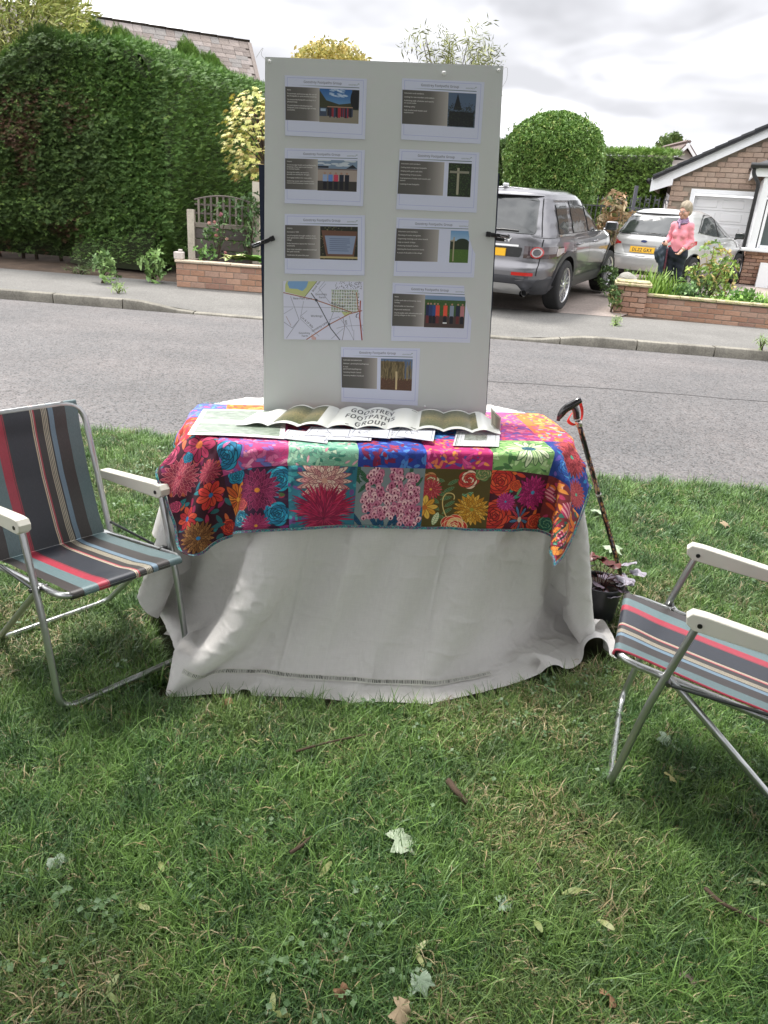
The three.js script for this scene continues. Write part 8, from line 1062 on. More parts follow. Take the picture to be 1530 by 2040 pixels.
  const spoil = gridSurf(30, 6, (u, v) => { const x = lerp(-0.62, 0.62, u), a = rU(x, 1.655, 0.0), w = 0.17 * (1 - 0.35 * Math.abs(u - 0.5) * 2); return V(x, a.y + 0.012 - 0.035 * v, a.z + w * v - 0.05); }); const spoil2 = gridSurf(30, 4, (u, v) => { const x = lerp(-0.62, 0.62, u), a = rU(x, 1.655, 0.0), w = 0.17 * (1 - 0.35 * Math.abs(u - 0.5) * 2); return V(x, a.y - 0.023 - 0.03 * (1 - v), a.z + w * v - 0.05); });
  mesh('spoiler', spoil, paint, t); mesh('spoiler_underside', spoil2, gapM, t);
  mesh('wiper', [sweep([rU(0.02, 1.15, 0.02), rU(0.2, 1.165, 0.026), rU(0.42, 1.155, 0.018)], 0.012, 8), sweep([rU(0, 1.13, 0.02), rU(0.05, 1.15, 0.03)], 0.02, 8)], trimM, t);
  mesh('tailgate_strip', patchOn(roundPoly([[-0.46, 0.945], [0.46, 0.945], [0.46, 0.972], [-0.46, 0.972]], 0.008), rL, 0.022), satin, t);
  mesh('plate_recess', patchOn(roundPoly([[-0.50, 0.80], [0.50, 0.80], [0.52, 0.935], [-0.52, 0.935]], 0.03), rL, 0.005), trimM, t);
  numberPlate(t, 0.04, 0.858, 0.52, 0.111, low, 'NW', 0.012);
  { const g = new TextGeometry('DISCOVERY', { font: fontBold, size: 0.052, depth: 0.006, curveSegments: 3 }); g.computeBoundingBox(); const w = g.boundingBox.max.x; g.scale(0.72 / w, 1, 1); const a = rL(0, 1.02, 0.004); g.translate(-0.36, 1.005, a.z); mesh('tailgate_lettering', g, satin, t); }
  // lamps: round twin-ring clusters in dark housings, wrapping the corner
  for (const m of [1, -1]) {
    const wrap = (x0, x1, ya, yb, o) => gridSurf(26, 6, (u, v) => { const q = lerp(x0, x1, u), y = lerp(ya(u), yb(u), v); return q <= 0 ? (() => { const p = rearPoint(low, m * (0.88 + q), y, o); return p; })() : (() => { const w = Math.min(0.88 / low.W(y), 0.99), c = -low.cOf(w, low.n), s0 = low.S(y) + low.A(y) * c; return sidePoint(low, s0 + q, y, o, m); })(); });
    const lamp = mesh('tail_lamp', wrap(-0.34, 0.30, (u) => 0.795 + 0.06 * sstep(0.55, 1, u), (u) => 0.962 - 0.01 * u, 0.008), new THREE.MeshPhysicalMaterial({ color: rgb(0.05, 0.03, 0.032), roughness: 0.08, clearcoat: 1, side: THREE.DoubleSide }), t);
    mesh('clear_lens', wrap(0.02, 0.24, (u) => 0.825 + 0.05 * sstep(0.2, 1, u), (u) => 0.935, 0.012), clearLens, lamp);
    mesh('brake_ring', patchOn(disc(m * 0.70, 0.878, 0.078), rL, 0.016, [disc(m * 0.70, 0.878, 0.064)]), redLens, lamp);
    mesh('light_ring', patchOn(disc(m * 0.70, 0.878, 0.062), rL, 0.018, [disc(m * 0.70, 0.878, 0.046)]), clearLens, lamp);
    mesh('lamp_core', patchOn(disc(m * 0.70, 0.878, 0.045), rL, 0.018), phys(0.02, 0.018, 0.02, 0.1, { clearcoat: 1, side: THREE.DoubleSide }), lamp);
  }
  // seams
  for (const m of [1, -1]) { line(low, rL, [[m * 0.735, 0.56], [m * 0.745, 0.75], [m * 0.755, 1.06]], 0.009, 0.004, gapM, 'tailgate_seam', t); line(up, rU, [[m * 0.735, 1.09], [m * 0.69, 1.3], [m * 0.625, 1.6]], 0.009, 0.004, gapM, 'tailgate_seam', t); }
  for (const m of [1, -1]) {
    const S = sP(m), U = uP(m);
    mesh('rear_quarter_window', patchOn(roundPoly([[0.56, 1.13], [0.97, 1.13], [1.10, 1.55], [0.62, 1.53]], 0.04), U, 0.010), glassM, t);
    mesh('rear_door_window', patchOn(roundPoly([[1.20, 1.13], [1.98, 1.13], [1.98, 1.60], [1.27, 1.58]], 0.045), U, 0.010), glassM, t);
    mesh('front_door_window', patchOn(roundPoly([[2.05, 1.13], [3.06, 1.14], [2.62, 1.55], [2.40, 1.595], [2.05, 1.60]], 0.05), U, 0.010), glassM, t);
    line(up, U, [[0.55, 1.105], [1.6, 1.108], [3.05, 1.112]], 0.022, 0.006, chromeM, 'window_strip', t);
    line(low, S, [[1.13, 1.08], [1.14, 0.9], [1.30, 0.72], [1.42, 0.6], [1.45, 0.48]], 0.008, 0.004, gapM, 'door_seam', t); line(low, S, [[2.02, 1.09], [2.02, 0.48]], 0.008, 0.004, gapM, 'door_seam', t); line(low, S, [[3.12, 1.09], [3.16, 0.8], [3.12, 0.48]], 0.008, 0.004, gapM, 'door_seam', t);
    for (const s of [1.33, 2.28]) { const p0 = S(s, 0.965, 0.03), p1 = S(s + 0.19, 0.97, 0.03); mesh('door_handle', sweep([S(s, 0.965, 0.004), p0, p0.clone().lerp(p1, 0.5).add(V(m * 0.004, 0, 0)), p1, S(s + 0.19, 0.97, 0.004)], 0.013, 8), paint, t); }
    const mp = S(3.0, 1.13, 0.02), mir = rbox(0.20, 0.15, 0.11, 0.045, mp.x + m * 0.12, mp.y + 0.06, mp.z, 4); const mm = mesh('door_mirror', [mir, sweep([mp, mp.clone().add(V(m * 0.08, 0.01, 0))], 0.02, 8)], paint, t);
    mesh('mirror_glass', rbox(0.165, 0.115, 0.006, 0.02, mp.x + m * 0.125, mp.y + 0.06, mp.z + 0.056), glassM, mm);
    for (const [s, tn] of [[ra, 0], [fa, -0.06]]) wheel(t, m * 0.825, R0, s, R0, 0.235, 0.262, 5, [0.62, 0.62, 0.64], tn, 0.42);
  }
  mesh('roof_antenna', [rbox(0.05, 0.06, 0.16, 0.024, 0, 1.755, -0.62)], phys(0.5, 0.5, 0.52, 0.2, { clearcoat: 1 }), t);
}
// ------------------------------------------------ silver hatchback
{
  const hd = R(42), ra = 0.68, fa = 3.17, h = V(Math.sin(hd), 0, -Math.cos(hd)), rearC = V(4.42, 0, -14.5), y0 = yardY(5.0, -15.0) - 0.012;
  const t = thing('parked_car', 'silver hatchback with red tail lamps parked in front of the garage', 'car', [rearC.x, y0, rearC.z], -hd); t.rotation.order = 'YXZ'; t.rotation.x = 0.034; t.scale.setScalar(0.93);
  const paint = new THREE.MeshPhysicalMaterial({ color: rgb(0.60, 0.60, 0.595), metalness: 0.4, roughness: 0.30, clearcoat: 1, clearcoatRoughness: 0.03, side: THREE.DoubleSide });
  const R0 = 0.312, Ra = 0.37, arch = (s) => { let y = 0.30; for (const a of [ra, fa]) { const d = Math.abs(s - a); if (d < Ra) y = Math.max(y, R0 + Math.sqrt(Ra * Ra - d * d)); } return y; };
  const low = shell({ rear: [[0.18, 0.2], [0.27, 0.06], [0.42, 0.0], [0.58, 0.0], [0.64, 0.045], [0.74, 0.075], [0.9, 0.085], [1.0, 0.12]], front: [[0.18, 3.9], [0.42, 4.05], [0.64, 4.0], [0.82, 3.78], [0.98, 3.4]], width: [[0.18, 0.78], [0.32, 0.83], [0.55, 0.862], [0.75, 0.862], [0.9, 0.845], [1.0, 0.80]], n: 4.6, nf: 2.8, mid: 0.65, top: (s) => (s < 2.9 ? 0.945 + 0.035 * sstep(2.6, 0.2, s) : lerp(0.945, 0.80, sstep(2.9, 4.0, s))), bot: arch, rows: 18, dome: 0.035 });
  const up = shell({ rear: [[0.92, 0.09], [1.02, 0.14], [1.2, 0.29], [1.34, 0.42], [1.41, 0.51], [1.45, 0.66], [1.48, 0.9]], front: [[0.92, 3.28], [1.08, 2.85], [1.25, 2.42], [1.38, 2.05], [1.44, 1.75], [1.48, 1.5]], width: [[0.92, 0.825], [1.05, 0.765], [1.2, 0.70], [1.33, 0.64], [1.40, 0.59], [1.44, 0.53], [1.48, 0.42]], n: 4.4, nf: 3.0, mid: 1.15, top: () => 1.462, bot: () => 0.92, rows: 40, dome: 0.018, ease: (v) => 1 - Math.pow(1 - v, 1.5) });
  mesh('body', [...low.g, ...up.g], paint, t);
  mesh('underbody', [box(1.4, 0.16, 3.5, 0, 0.34, -2.0), ...[ra, fa].flatMap((a) => [-1, 1].map((m) => { const c = new THREE.CylinderGeometry(Ra + 0.01, Ra + 0.01, 0.4, 28, 1, true, Math.PI * 0.02, Math.PI * 0.96); c.rotateZ(Math.PI / 2); c.translate(m * 0.64, R0, -a); return c; }))], gapM, t);
  const rL = (x, y, o) => rearPoint(low, x, y, o), rU = (x, y, o) => rearPoint(up, x, y, o);
  mesh('rear_window', patchOn(roundPoly([[-0.65, 0.995], [0.65, 0.995], [0.67, 1.06], [0.535, 1.33], [-0.535, 1.33], [-0.67, 1.06]], 0.05), rU, 0.03), glassM, t);
  mesh('spoiler', [gridSurf(24, 4, (u, v) => { const x = lerp(-0.58, 0.58, u), a = rU(x, 1.40, 0); return V(x, a.y + 0.012 - 0.02 * v, a.z - 0.04 + 0.13 * v * (1 - 0.3 * (2 * u - 1) ** 2)); })], paint, t);
  mesh('spoiler_underside', [gridSurf(24, 4, (u, v) => { const x = lerp(-0.58, 0.58, u), a = rU(x, 1.40, 0); return V(x, a.y - 0.012 - 0.035 * (1 - v), a.z - 0.04 + 0.128 * v * (1 - 0.3 * (2 * u - 1) ** 2)); })], trimM, t);
  mesh('wiper', [sweep([rU(0.0, 1.005, 0.02), rU(0.16, 1.03, 0.028), rU(0.34, 1.012, 0.016)], 0.013, 8)], trimM, t);
  mesh('plate_recess', patchOn(roundPoly([[-0.36, 0.63], [0.36, 0.63], [0.48, 0.80], [-0.48, 0.80]], 0.03), rL, 0.004), phys(0.34, 0.34, 0.335, 0.4, { metalness: 0.4, side: THREE.DoubleSide }), t);
  numberPlate(t, 0.0, 0.715, 0.52, 0.115, low, 'DL22 GKX', 0.012);
  { const bd = mesh('oval_badge', patchOn(Array.from({ length: 24 }, (_, i) => [Math.cos(i / 24 * 6.2832) * 0.066, 0.872 + Math.sin(i / 24 * 6.2832) * 0.028]), rL, 0.010), chromeM, t); mesh('badge_face', patchOn(Array.from({ length: 24 }, (_, i) => [Math.cos(i / 24 * 6.2832) * 0.058, 0.872 + Math.sin(i / 24 * 6.2832) * 0.022]), rL, 0.013), phys(0.02, 0.04, 0.16, 0.15, { clearcoat: 1, side: THREE.DoubleSide }), bd); }
  for (const m of [1, -1]) {
    const wrap = (x0, x1, ya, yb, o) => gridSurf(26, 6, (u, v) => { const q = lerp(x0, x1, u), y = lerp(ya(u), yb(u), v); if (q <= 0) return rearPoint(low, m * (0.76 + q), y, o); const w = Math.min(0.76 / low.W(y), 0.985), c = -low.cOf(w, low.n), s0 = low.S(y) + low.A(y) * c; return sidePoint(low, s0 + q, y, o, m); });
    const lamp = mesh('tail_lamp', wrap(-0.27, 0.26, (u) => 0.80 + 0.02 * sstep(0, 0.3, u) * 0 - 0.04 * sstep(0.1, 0.5, u) + 0.09 * sstep(0.5, 1, u), (u) => 0.835 + 0.085 * sstep(0, 0.6, u), 0.008), redLens, t);
    mesh('clear_lens', wrap(-0.12, 0.12, (u) => 0.845, (u) => 0.885, 0.012), phys(0.55, 0.22, 0.2, 0.1, { clearcoat: 1, side: THREE.DoubleSide }), lamp);
    const U = (s, y, o) => sidePoint(up, s, y, o, m), S = (s, y, o) => sidePoint(low, s, y, o, m);
    mesh('rear_door_window', patchOn(roundPoly([[0.86, 1.07], [1.72, 0.985], [1.72, 1.37], [1.24, 1.34]], 0.05), U, 0.010), glassM, t);
    mesh('front_door_window', patchOn(roundPoly([[1.79, 0.98], [2.86, 0.965], [2.36, 1.235], [2.08, 1.345], [1.79, 1.37]], 0.05), U, 0.010), glassM, t);
    line(up, U, [[0.82, 1.06], [1.24, 1.37], [1.75, 1.395], [2.1, 1.37], [2.45, 1.23], [2.9, 0.96]], 0.028, 0.003, trimM, 'window_surround', t); mesh('centre_pillar', patchOn([[1.72, 0.985], [1.79, 0.98], [1.79, 1.37], [1.72, 1.37]], U, 0.004), trimM, t);
    line(low, S, [[1.0, 0.93], [1.02, 0.75], [1.10, 0.6]], 0.007, 0.004, gapM, 'door_seam', t); line(low, S, [[1.76, 0.93], [1.76, 0.36]], 0.007, 0.004, gapM, 'door_seam', t); line(low, S, [[2.86, 0.93], [2.88, 0.5], [2.80, 0.36]], 0.007, 0.004, gapM, 'door_seam', t); line(low, S, [[0.5, 0.80], [1.8, 0.815], [3.3, 0.79]], 0.012, 0.003, paint, 'shoulder_crease', t);
    for (const s of [1.15, 2.0]) mesh('door_handle', sweep([S(s, 0.86, 0.003), S(s, 0.862, 0.028), S(s + 0.17, 0.858, 0.028), S(s + 0.17, 0.857, 0.003)], 0.012, 8), paint, t);
    const mp = S(2.68, 0.93, 0.02), mir = mesh('door_mirror', [rbox(0.20, 0.13, 0.11, 0.045, mp.x + m * 0.11, mp.y + 0.07, mp.z, 4), sweep([mp, mp.clone().add(V(m * 0.08, 0.03, 0))], 0.02, 8)], trimM, t); mesh('mirror_glass', rbox(0.165, 0.095, 0.006, 0.02, mp.x + m * 0.115, mp.y + 0.07, mp.z + 0.056), glassM, mir);
    for (const [s, tn] of [[ra, 0], [fa, -0.08]]) wheel(t, m * 0.755, R0, s, R0, 0.19, 0.215, 5, [0.55, 0.55, 0.57], tn, 0.34);
    mesh('bumper_crease', patchOn(roundPoly([[m * 0.1, 0.575], [m * 0.72, 0.575], [m * 0.74, 0.60], [m * 0.1, 0.60]], 0.01), rL, 0.004), paint, t);
  }
  line(low, rL, [[-0.62, 0.61], [-0.3, 0.60], [0.3, 0.60], [0.62, 0.61]], 0.008, 0.004, gapM, 'tailgate_seam', t);
  mesh('lower_grille', patchOn(roundPoly([[-0.55, 0.24], [0.55, 0.24], [0.62, 0.32], [-0.62, 0.32]], 0.03), rL, 0.005), trimM, t);
  mesh('roof_antenna', [sweep([V(0, 1.47, -0.82), V(0, 1.5, -0.80), V(0, 1.70, -0.66)], (q) => lerp(0.012, 0.005, q), 8)], trimM, t);
}
// ---------------------------------------------------------------- the woman by the silver car
function sdfMesh(lo, hi, n, f) {
  const mc = new MarchingCubes(n, new THREE.MeshBasicMaterial(), false, false, 400000), h = n / 2, F = mc.field; mc.isolation = 0;
  for (let z = 0; z < n; z++) for (let y = 0; y < n; y++) for (let x = 0; x < n; x++) F[x + y * n + z * n * n] = -f(lerp(lo.x, hi.x, (x / h) / 2), lerp(lo.y, hi.y, (y / h) / 2), lerp(lo.z, hi.z, (z / h) / 2));
  mc.update(); const c = mc.count, P = new Float32Array(c * 3);
  for (let i = 0; i < c; i++) for (const [k, a] of [[0, 'x'], [1, 'y'], [2, 'z']]) P[i * 3 + k] = lerp(lo[a], hi[a], (mc.positionArray[i * 3 + k] + 1) / 2);
  let g = new THREE.BufferGeometry(); g.setAttribute('position', new THREE.BufferAttribute(P, 3)); g = mergeVertices(g, 1e-5); g.computeVertexNormals(); return g;
}
const smin = (a, b, k) => { const h = Math.max(k - Math.abs(a - b), 0) / k; return Math.min(a, b) - h * h * k * 0.25; };
function cone(px, py, pz, A, B, ra, rb, sx = 1, sz = 1) { const bx = B[0] - A[0], by = B[1] - A[1], bz = B[2] - A[2], l2 = bx * bx + by * by + bz * bz, t = clamp(((px - A[0]) * bx + (py - A[1]) * by + (pz - A[2]) * bz) / l2), dx = (px - A[0] - bx * t) / sx, dy = py - A[1] - by * t, dz = (pz - A[2] - bz * t) / sz; return Math.sqrt(dx * dx + dy * dy + dz * dz) - lerp(ra, rb, t); }
const bonesField = (B, k) => (x, y, z) => { let d = 1e3; for (const b of B) d = smin(d, cone(x, y, z, ...b), k); return d; };
{
  const p0 = at(1371, 409, 12.65), gy = yardY(p0.x, p0.z), Ht = p0.y - gy, S = Ht / 1.60;
  const t = thing('person', 'woman in pink jumper and dark trousers with short fair hair beside the silver car', 'person', [p0.x - 0.02, gy, p0.z], -0.62); t.scale.set(S * 0.9, S, S * 0.9);
  const sh = [[-0.150, 1.275, 0], [0.150, 1.275, 0]], el = [[-0.215, 1.06, -0.05], [0.205, 1.045, -0.035]], wr = [[-0.205, 1.00, 0.15], [0.13, 0.90, 0.165]], hip = [[-0.085, 0.83, 0], [0.085, 0.83, 0]], kn = [[-0.10, 0.46, 0.03], [0.09, 0.46, -0.02]], an = [[-0.10, 0.075, 0.03], [0.085, 0.075, -0.12]];
  const torso = [[[0, 0.86, 0], [0, 1.02, 0.012], 0.110, 0.104, 1.12, 0.88], [[0, 1.02, 0.012], [0, 1.22, 0.005], 0.112, 0.115, 1.15, 0.82], [sh[0], sh[1], 0.050, 0.050], [[-0.075, 1.15, 0.075], [-0.07, 1.13, 0.08], 0.048, 0.048], [[0.075, 1.15, 0.075], [0.07, 1.13, 0.08], 0.048, 0.048], [[0, 0.97, 0.035], [0, 1.03, 0.03], 0.09, 0.085]];
  const arms = [0, 1].flatMap((i) => [[sh[i], el[i], 0.042, 0.035], [el[i], wr[i], 0.035, 0.026]]), legs = [0, 1].flatMap((i) => [[hip[i], kn[i], 0.082, 0.056], [kn[i], an[i], 0.052, 0.038], [an[i], [an[i][0] * 1.1, 0.045, an[i][2] + 0.15], 0.040, 0.032]]), neck = [[[0, 1.30, -0.005], [0, 1.42, 0.01], 0.054, 0.05]];
  const skin = new THREE.MeshPhysicalMaterial({ color: rgb(0.56, 0.315, 0.235), roughness: 0.55, sheen: 0.2 });
  // head with face, its own fine grid; turned a little to her right and down
  const hx = (g) => { g.translate(0, -1.47, 0); g.rotateX(0.16); g.rotateY(-0.35); g.scale(1.1, 1.1, 1.1); g.translate(0, 1.48, 0.02); return g; };
  const head = (x, y, z) => { const q = y - 1.49; let d = cone(x, y, z, [0, 1.525, -0.012], [0, 1.50, 0.0], 0.087, 0.084, 0.88, 1.08); d = smin(d, cone(x, y, z, [0, 1.45, 0.03], [0, 1.425, 0.05], 0.062, 0.040, 0.95, 1), 0.04); d = smin(d, cone(x, y, z, [0, 1.497, 0.092], [0, 1.466, 0.108], 0.009, 0.015), 0.018); for (const m of [-1, 1]) { d = smin(d, cone(x, y, z, [m * 0.078, 1.505, -0.005], [m * 0.079, 1.468, 0.004], 0.011, 0.009, 0.55, 1.3), 0.010); d = smin(d, cone(x, y, z, [m * 0.045, 1.468, 0.058], [m * 0.05, 1.46, 0.05], 0.024, 0.024), 0.02); d = Math.max(d, -(Math.hypot(x - m * 0.031, (y - 1.497) * 1.3, z - 0.099) - 0.015) + 0.0) ; d = smin(d, cone(x, y, z, [m * 0.014, 1.516, 0.086], [m * 0.045, 1.517, 0.074], 0.008, 0.007), 0.012); } d = smin(d, cone(x, y, z, [-0.018, 1.438, 0.084], [0.018, 1.438, 0.084], 0.0075, 0.0075), 0.008); d = smin(d, cone(x, y, z, [-0.015, 1.4285, 0.083], [0.015, 1.4285, 0.083], 0.0085, 0.0085), 0.008); d = smin(d, cone(x, y, z, [0, 1.32, -0.02], [0, 1.44, -0.015], 0.052, 0.05), 0.03); return d; };
  const headG = hx(sdfMesh(V(-0.12, 1.33, -0.14), V(0.12, 1.64, 0.15), 84, head));
  // hands: palm, four fingers of unequal length and a thumb, curled
  const hand = (w, dir, curl, m) => {
    const D = V(...dir).normalize(), side = V(0, 1, 0).cross(D).normalize().multiplyScalar(m), pal = D.clone().cross(side).normalize().multiplyScalar(m), W = V(...w), L = (a, b, c) => W.clone().addScaledVector(D, a).addScaledVector(side, b).addScaledVector(pal, c).toArray(), B = [[L(-0.015, 0, 0), L(0.035, 0, 0), 0.024, 0.026], [L(0.03, -0.026, 0), L(0.075, -0.028, 0), 0.016, 0.013], [L(0.03, 0.024, 0), L(0.075, 0.026, 0), 0.016, 0.013], [L(0.03, 0, 0), L(0.078, 0, 0), 0.017, 0.014]];
    const F = []; [[-0.030, 0.060], [-0.010, 0.074], [0.010, 0.080], [0.030, 0.070]].forEach(([b, l]) => { const c1 = Math.cos(curl), s1 = Math.sin(curl), a0 = 0.078, p1 = [a0 + l * 0.42 * c1, l * 0.42 * s1], c2 = Math.cos(curl * 2), s2 = Math.sin(curl * 2), p2 = [p1[0] + l * 0.32 * c2, p1[1] + l * 0.32 * s2], c3 = Math.cos(curl * 2.8), s3 = Math.sin(curl * 2.8); F.push([L(a0 - 0.012, b, 0), L(p1[0], b * 1.08, p1[1]), 0.0095, 0.0088], [L(p1[0], b * 1.08, p1[1]), L(p2[0], b * 1.1, p2[1]), 0.0088, 0.0080], [L(p2[0], b * 1.1, p2[1]), L(p2[0] + l * 0.26 * c3, b * 1.1, p2[1] + l * 0.26 * s3), 0.0080, 0.0066]); });
    F.push([L(0.02, 0.026, 0.004), L(0.05, 0.052, 0.018), 0.013, 0.0105], [L(0.05, 0.052, 0.018), L(0.085, 0.056, 0.03), 0.0105, 0.0078]);
    const base = bonesField(B, 0.016); const fing = (x, y, z) => { let d = 1e3; for (const f of F) d = Math.min(d, cone(x, y, z, ...f)); return d; };
    return sdfMesh(V(W.x - 0.15, W.y - 0.16, W.z - 0.13), V(W.x + 0.15, W.y + 0.13, W.z + 0.17), 96, (x, y, z) => smin(base(x, y, z), fing(x, y, z), 0.006));
  };
  const bodyF = bonesField([...torso, ...arms, ...legs, ...neck], 0.05);
  const bodyG = sdfMesh(V(-0.40, -0.02, -0.26), V(0.40, 1.46, 0.34), 112, bodyF);
  const body = mesh('body', [bodyG, headG, hand(wr[0], [0.25, -0.55, 0.8], 0.75, -1), hand(wr[1], [-0.42, -0.75, 0.45], 0.5, 1)], skin, t);
  // clothes follow the body a centimetre out
  const knit = new THREE.MeshPhysicalMaterial({ color: rgb(0.74, 0.27, 0.32), roughness: 0.9, sheen: 0.6, sheenColor: rgb(0.8, 0.45, 0.5), bumpMap: bumpT, bumpScale: 0.003 });
  const jf = bonesField([...torso, ...[0, 1].flatMap((i) => [[sh[i], el[i], 0.046, 0.038], [el[i], lerpA(el[i], wr[i], 0.72), 0.038, 0.030]]), [[0, 0.86, 0.0], [0, 0.92, 0.0], 0.116, 0.114, 1.1, 0.92]], 0.03);
  function lerpA(a, b, k) { return [lerp(a[0], b[0], k), lerp(a[1], b[1], k), lerp(a[2], b[2], k)]; }
  const fold = (x, y, z) => 0.004 * Math.sin(y * 46 + x * 17 + Math.sin(z * 30) * 1.3) * sstep(1.2, 0.95, y) + 0.003 * Math.sin(y * 90 + x * 40) * sstep(0.17, 0.22, Math.abs(x));
  mesh('jumper', sdfMesh(V(-0.42, 0.78, -0.26), V(0.42, 1.40, 0.34), 100, (x, y, z) => Math.max(jf(x, y, z) - 0.011 - fold(x, y, z), 0.845 - y + 0.012 * Math.sin(x * 25), (y - 1.335) - 0.15 * Math.abs(x))), knit, body);
  const lf = bonesField([...legs.filter((_, i) => i % 3 !== 2), [hip[0], hip[1], 0.10, 0.10, 1, 0.95], [[0, 0.86, 0], [0, 0.93, 0], 0.112, 0.108, 1.1, 0.86]], 0.05), navy = new THREE.MeshStandardMaterial({ color: rgb(0.018, 0.022, 0.036), roughness: 0.9 });
  mesh('trousers', sdfMesh(V(-0.30, 0.05, -0.26), V(0.30, 0.98, 0.26), 84, (x, y, z) => Math.max(lf(x, y, z) - 0.016 - 0.003 * Math.sin(y * 60 + x * 20), 0.09 - y, y - 0.94)), navy, body);
  for (const i of [0, 1]) mesh('shoe', sdfMesh(V(an[i][0] - 0.08, -0.01, an[i][2] - 0.08), V(an[i][0] + 0.08, 0.13, an[i][2] + 0.22), 44, (x, y, z) => Math.max(smin(cone(x, y, z, [an[i][0], 0.05, an[i][2] - 0.02], [an[i][0] * 1.1, 0.04, an[i][2] + 0.15], 0.05, 0.043), cone(x, y, z, an[i], [an[i][0], 0.09, an[i][2]], 0.048, 0.046), 0.03), -y, y - 0.11)), mat(0.02, 0.02, 0.022, 0.5), body);
  // short hair: cap over the skull with tousled strands
  const hairF = (x, y, z) => { let d = cone(x, y, z, [0, 1.54, -0.022], [0, 1.505, -0.035], 0.100, 0.094, 0.92, 1.06) - 0.012 * (fbm(x * 45 + 9, y * 40 + z * 33, 3, 4) - 0.35) * 2; d = Math.max(d, -(cone(x, y, z, [0, 1.455, 0.10], [0, 1.50, 0.10], 0.085, 0.066, 1.0, 1.0)), 1.455 - y + z * 0.5, -(Math.hypot(Math.abs(x) - 0.08, (y - 1.48) * 0.9, z - 0.012) - 0.022)); return d; };
  const hairM = new THREE.MeshPhysicalMaterial({ map: colorTex(128, 128, (u, v) => { const k = 0.7 + 0.5 * fbm(u * 40, v * 6, 3, 8); return [0.30 * k, 0.25 * k, 0.18 * k]; }), roughness: 0.7, side: THREE.DoubleSide }); const hg = hx(sdfMesh(V(-0.13, 1.42, -0.16), V(0.13, 1.67, 0.14), 72, hairF)); mesh('hair', uvBox(hg, 5), hairM, body);
  const eg = []; for (const m of [-1, 1]) { const e = new THREE.SphereGeometry(0.0115, 12, 10); e.translate(m * 0.031, 1.496, 0.082); eg.push(e); } mesh('eyes', hx(merge(eg)), mat(0.65, 0.62, 0.6, 0.2), body);
  const ig = []; for (const m of [-1, 1]) { const e = new THREE.SphereGeometry(0.0056, 10, 8); e.translate(m * 0.030, 1.495, 0.0905); ig.push(e); } mesh('irises', hx(merge(ig)), mat(0.05, 0.06, 0.07, 0.15), body);
  mesh('lips', hx(merge([sweep([V(-0.02, 1.434, 0.088), V(0, 1.4345, 0.0945), V(0.02, 1.434, 0.088)], 0.0042, 6)])), mat(0.42, 0.16, 0.15, 0.5), body);
  const gl = []; for (const m of [-1, 1]) { const ring = new THREE.TorusGeometry(0.024, 0.0022, 6, 22); ring.scale(1.1, 0.86, 1); ring.translate(m * 0.031, 1.494, 0.108); gl.push(ring, sweep([V(m * 0.056, 1.499, 0.105), V(m * 0.082, 1.505, 0.04), V(m * 0.083, 1.497, -0.01)], 0.002, 5)); } gl.push(sweep([V(-0.006, 1.499, 0.109), V(0, 1.502, 0.111), V(0.006, 1.499, 0.109)], 0.002, 5)); mesh('spectacles', hx(merge(gl)), mat(0.03, 0.02, 0.02, 0.3), body);
  const scT = canvas(128, 64, (c, w, h) => { const r = rng(6); c.fillStyle = '#8a7590'; c.fillRect(0, 0, w, h); for (let i = 0; i < 260; i++) { c.fillStyle = ['#b59ab8', '#5f4c68', '#c9b3c4', '#70607c', '#9c5f74'][Math.floor(r() * 5)]; c.fillRect(r() * w, r() * h, 3 + r() * 9, 2 + r() * 3); } }); scT.wrapS = scT.wrapT = THREE.RepeatWrapping;
  const ringPts = (y, a, b, dz) => Array.from({ length: 25 }, (_, i) => { const q = i / 24 * 6.2832; return V(Math.sin(q) * a, y - 0.03 * Math.max(0, Math.cos(q)) + 0.006 * Math.sin(q * 5), Math.cos(q) * b + dz); });
  const scm = new THREE.MeshStandardMaterial({ map: scT, roughness: 0.95 }); mesh('scarf', [sweep(ringPts(1.352, 0.082, 0.085, 0.01), (q) => 0.027 + 0.005 * Math.sin(q * 40), 10), sweep(ringPts(1.385, 0.068, 0.072, 0.012), (q) => 0.021 + 0.004 * Math.sin(q * 33), 10), sweep([V(-0.03, 1.33, 0.085), V(-0.02, 1.28, 0.125), V(-0.01, 1.235, 0.13)], (q) => lerp(0.03, 0.014, q), 8)], scm, body);
  mesh('watch', (() => { const d = V(...wr[1]).sub(V(...el[1])).normalize(), c = V(...wr[1]).addScaledVector(d, -0.02), g = new THREE.TorusGeometry(0.033, 0.006, 6, 20); g.applyQuaternion(new THREE.Quaternion().setFromUnitVectors(V(0, 0, 1), d)); g.translate(c.x, c.y, c.z); return g; })(), mat(0.7, 0.68, 0.6, 0.3, { metalness: 0.6 }), body);
  // coat bundled over her forearm and hand, hanging down
  const H = V(wr[0][0] + 0.015, wr[0][1] - 0.03, wr[0][2] + 0.05), cw = new THREE.Group(); t.updateMatrixWorld(true);
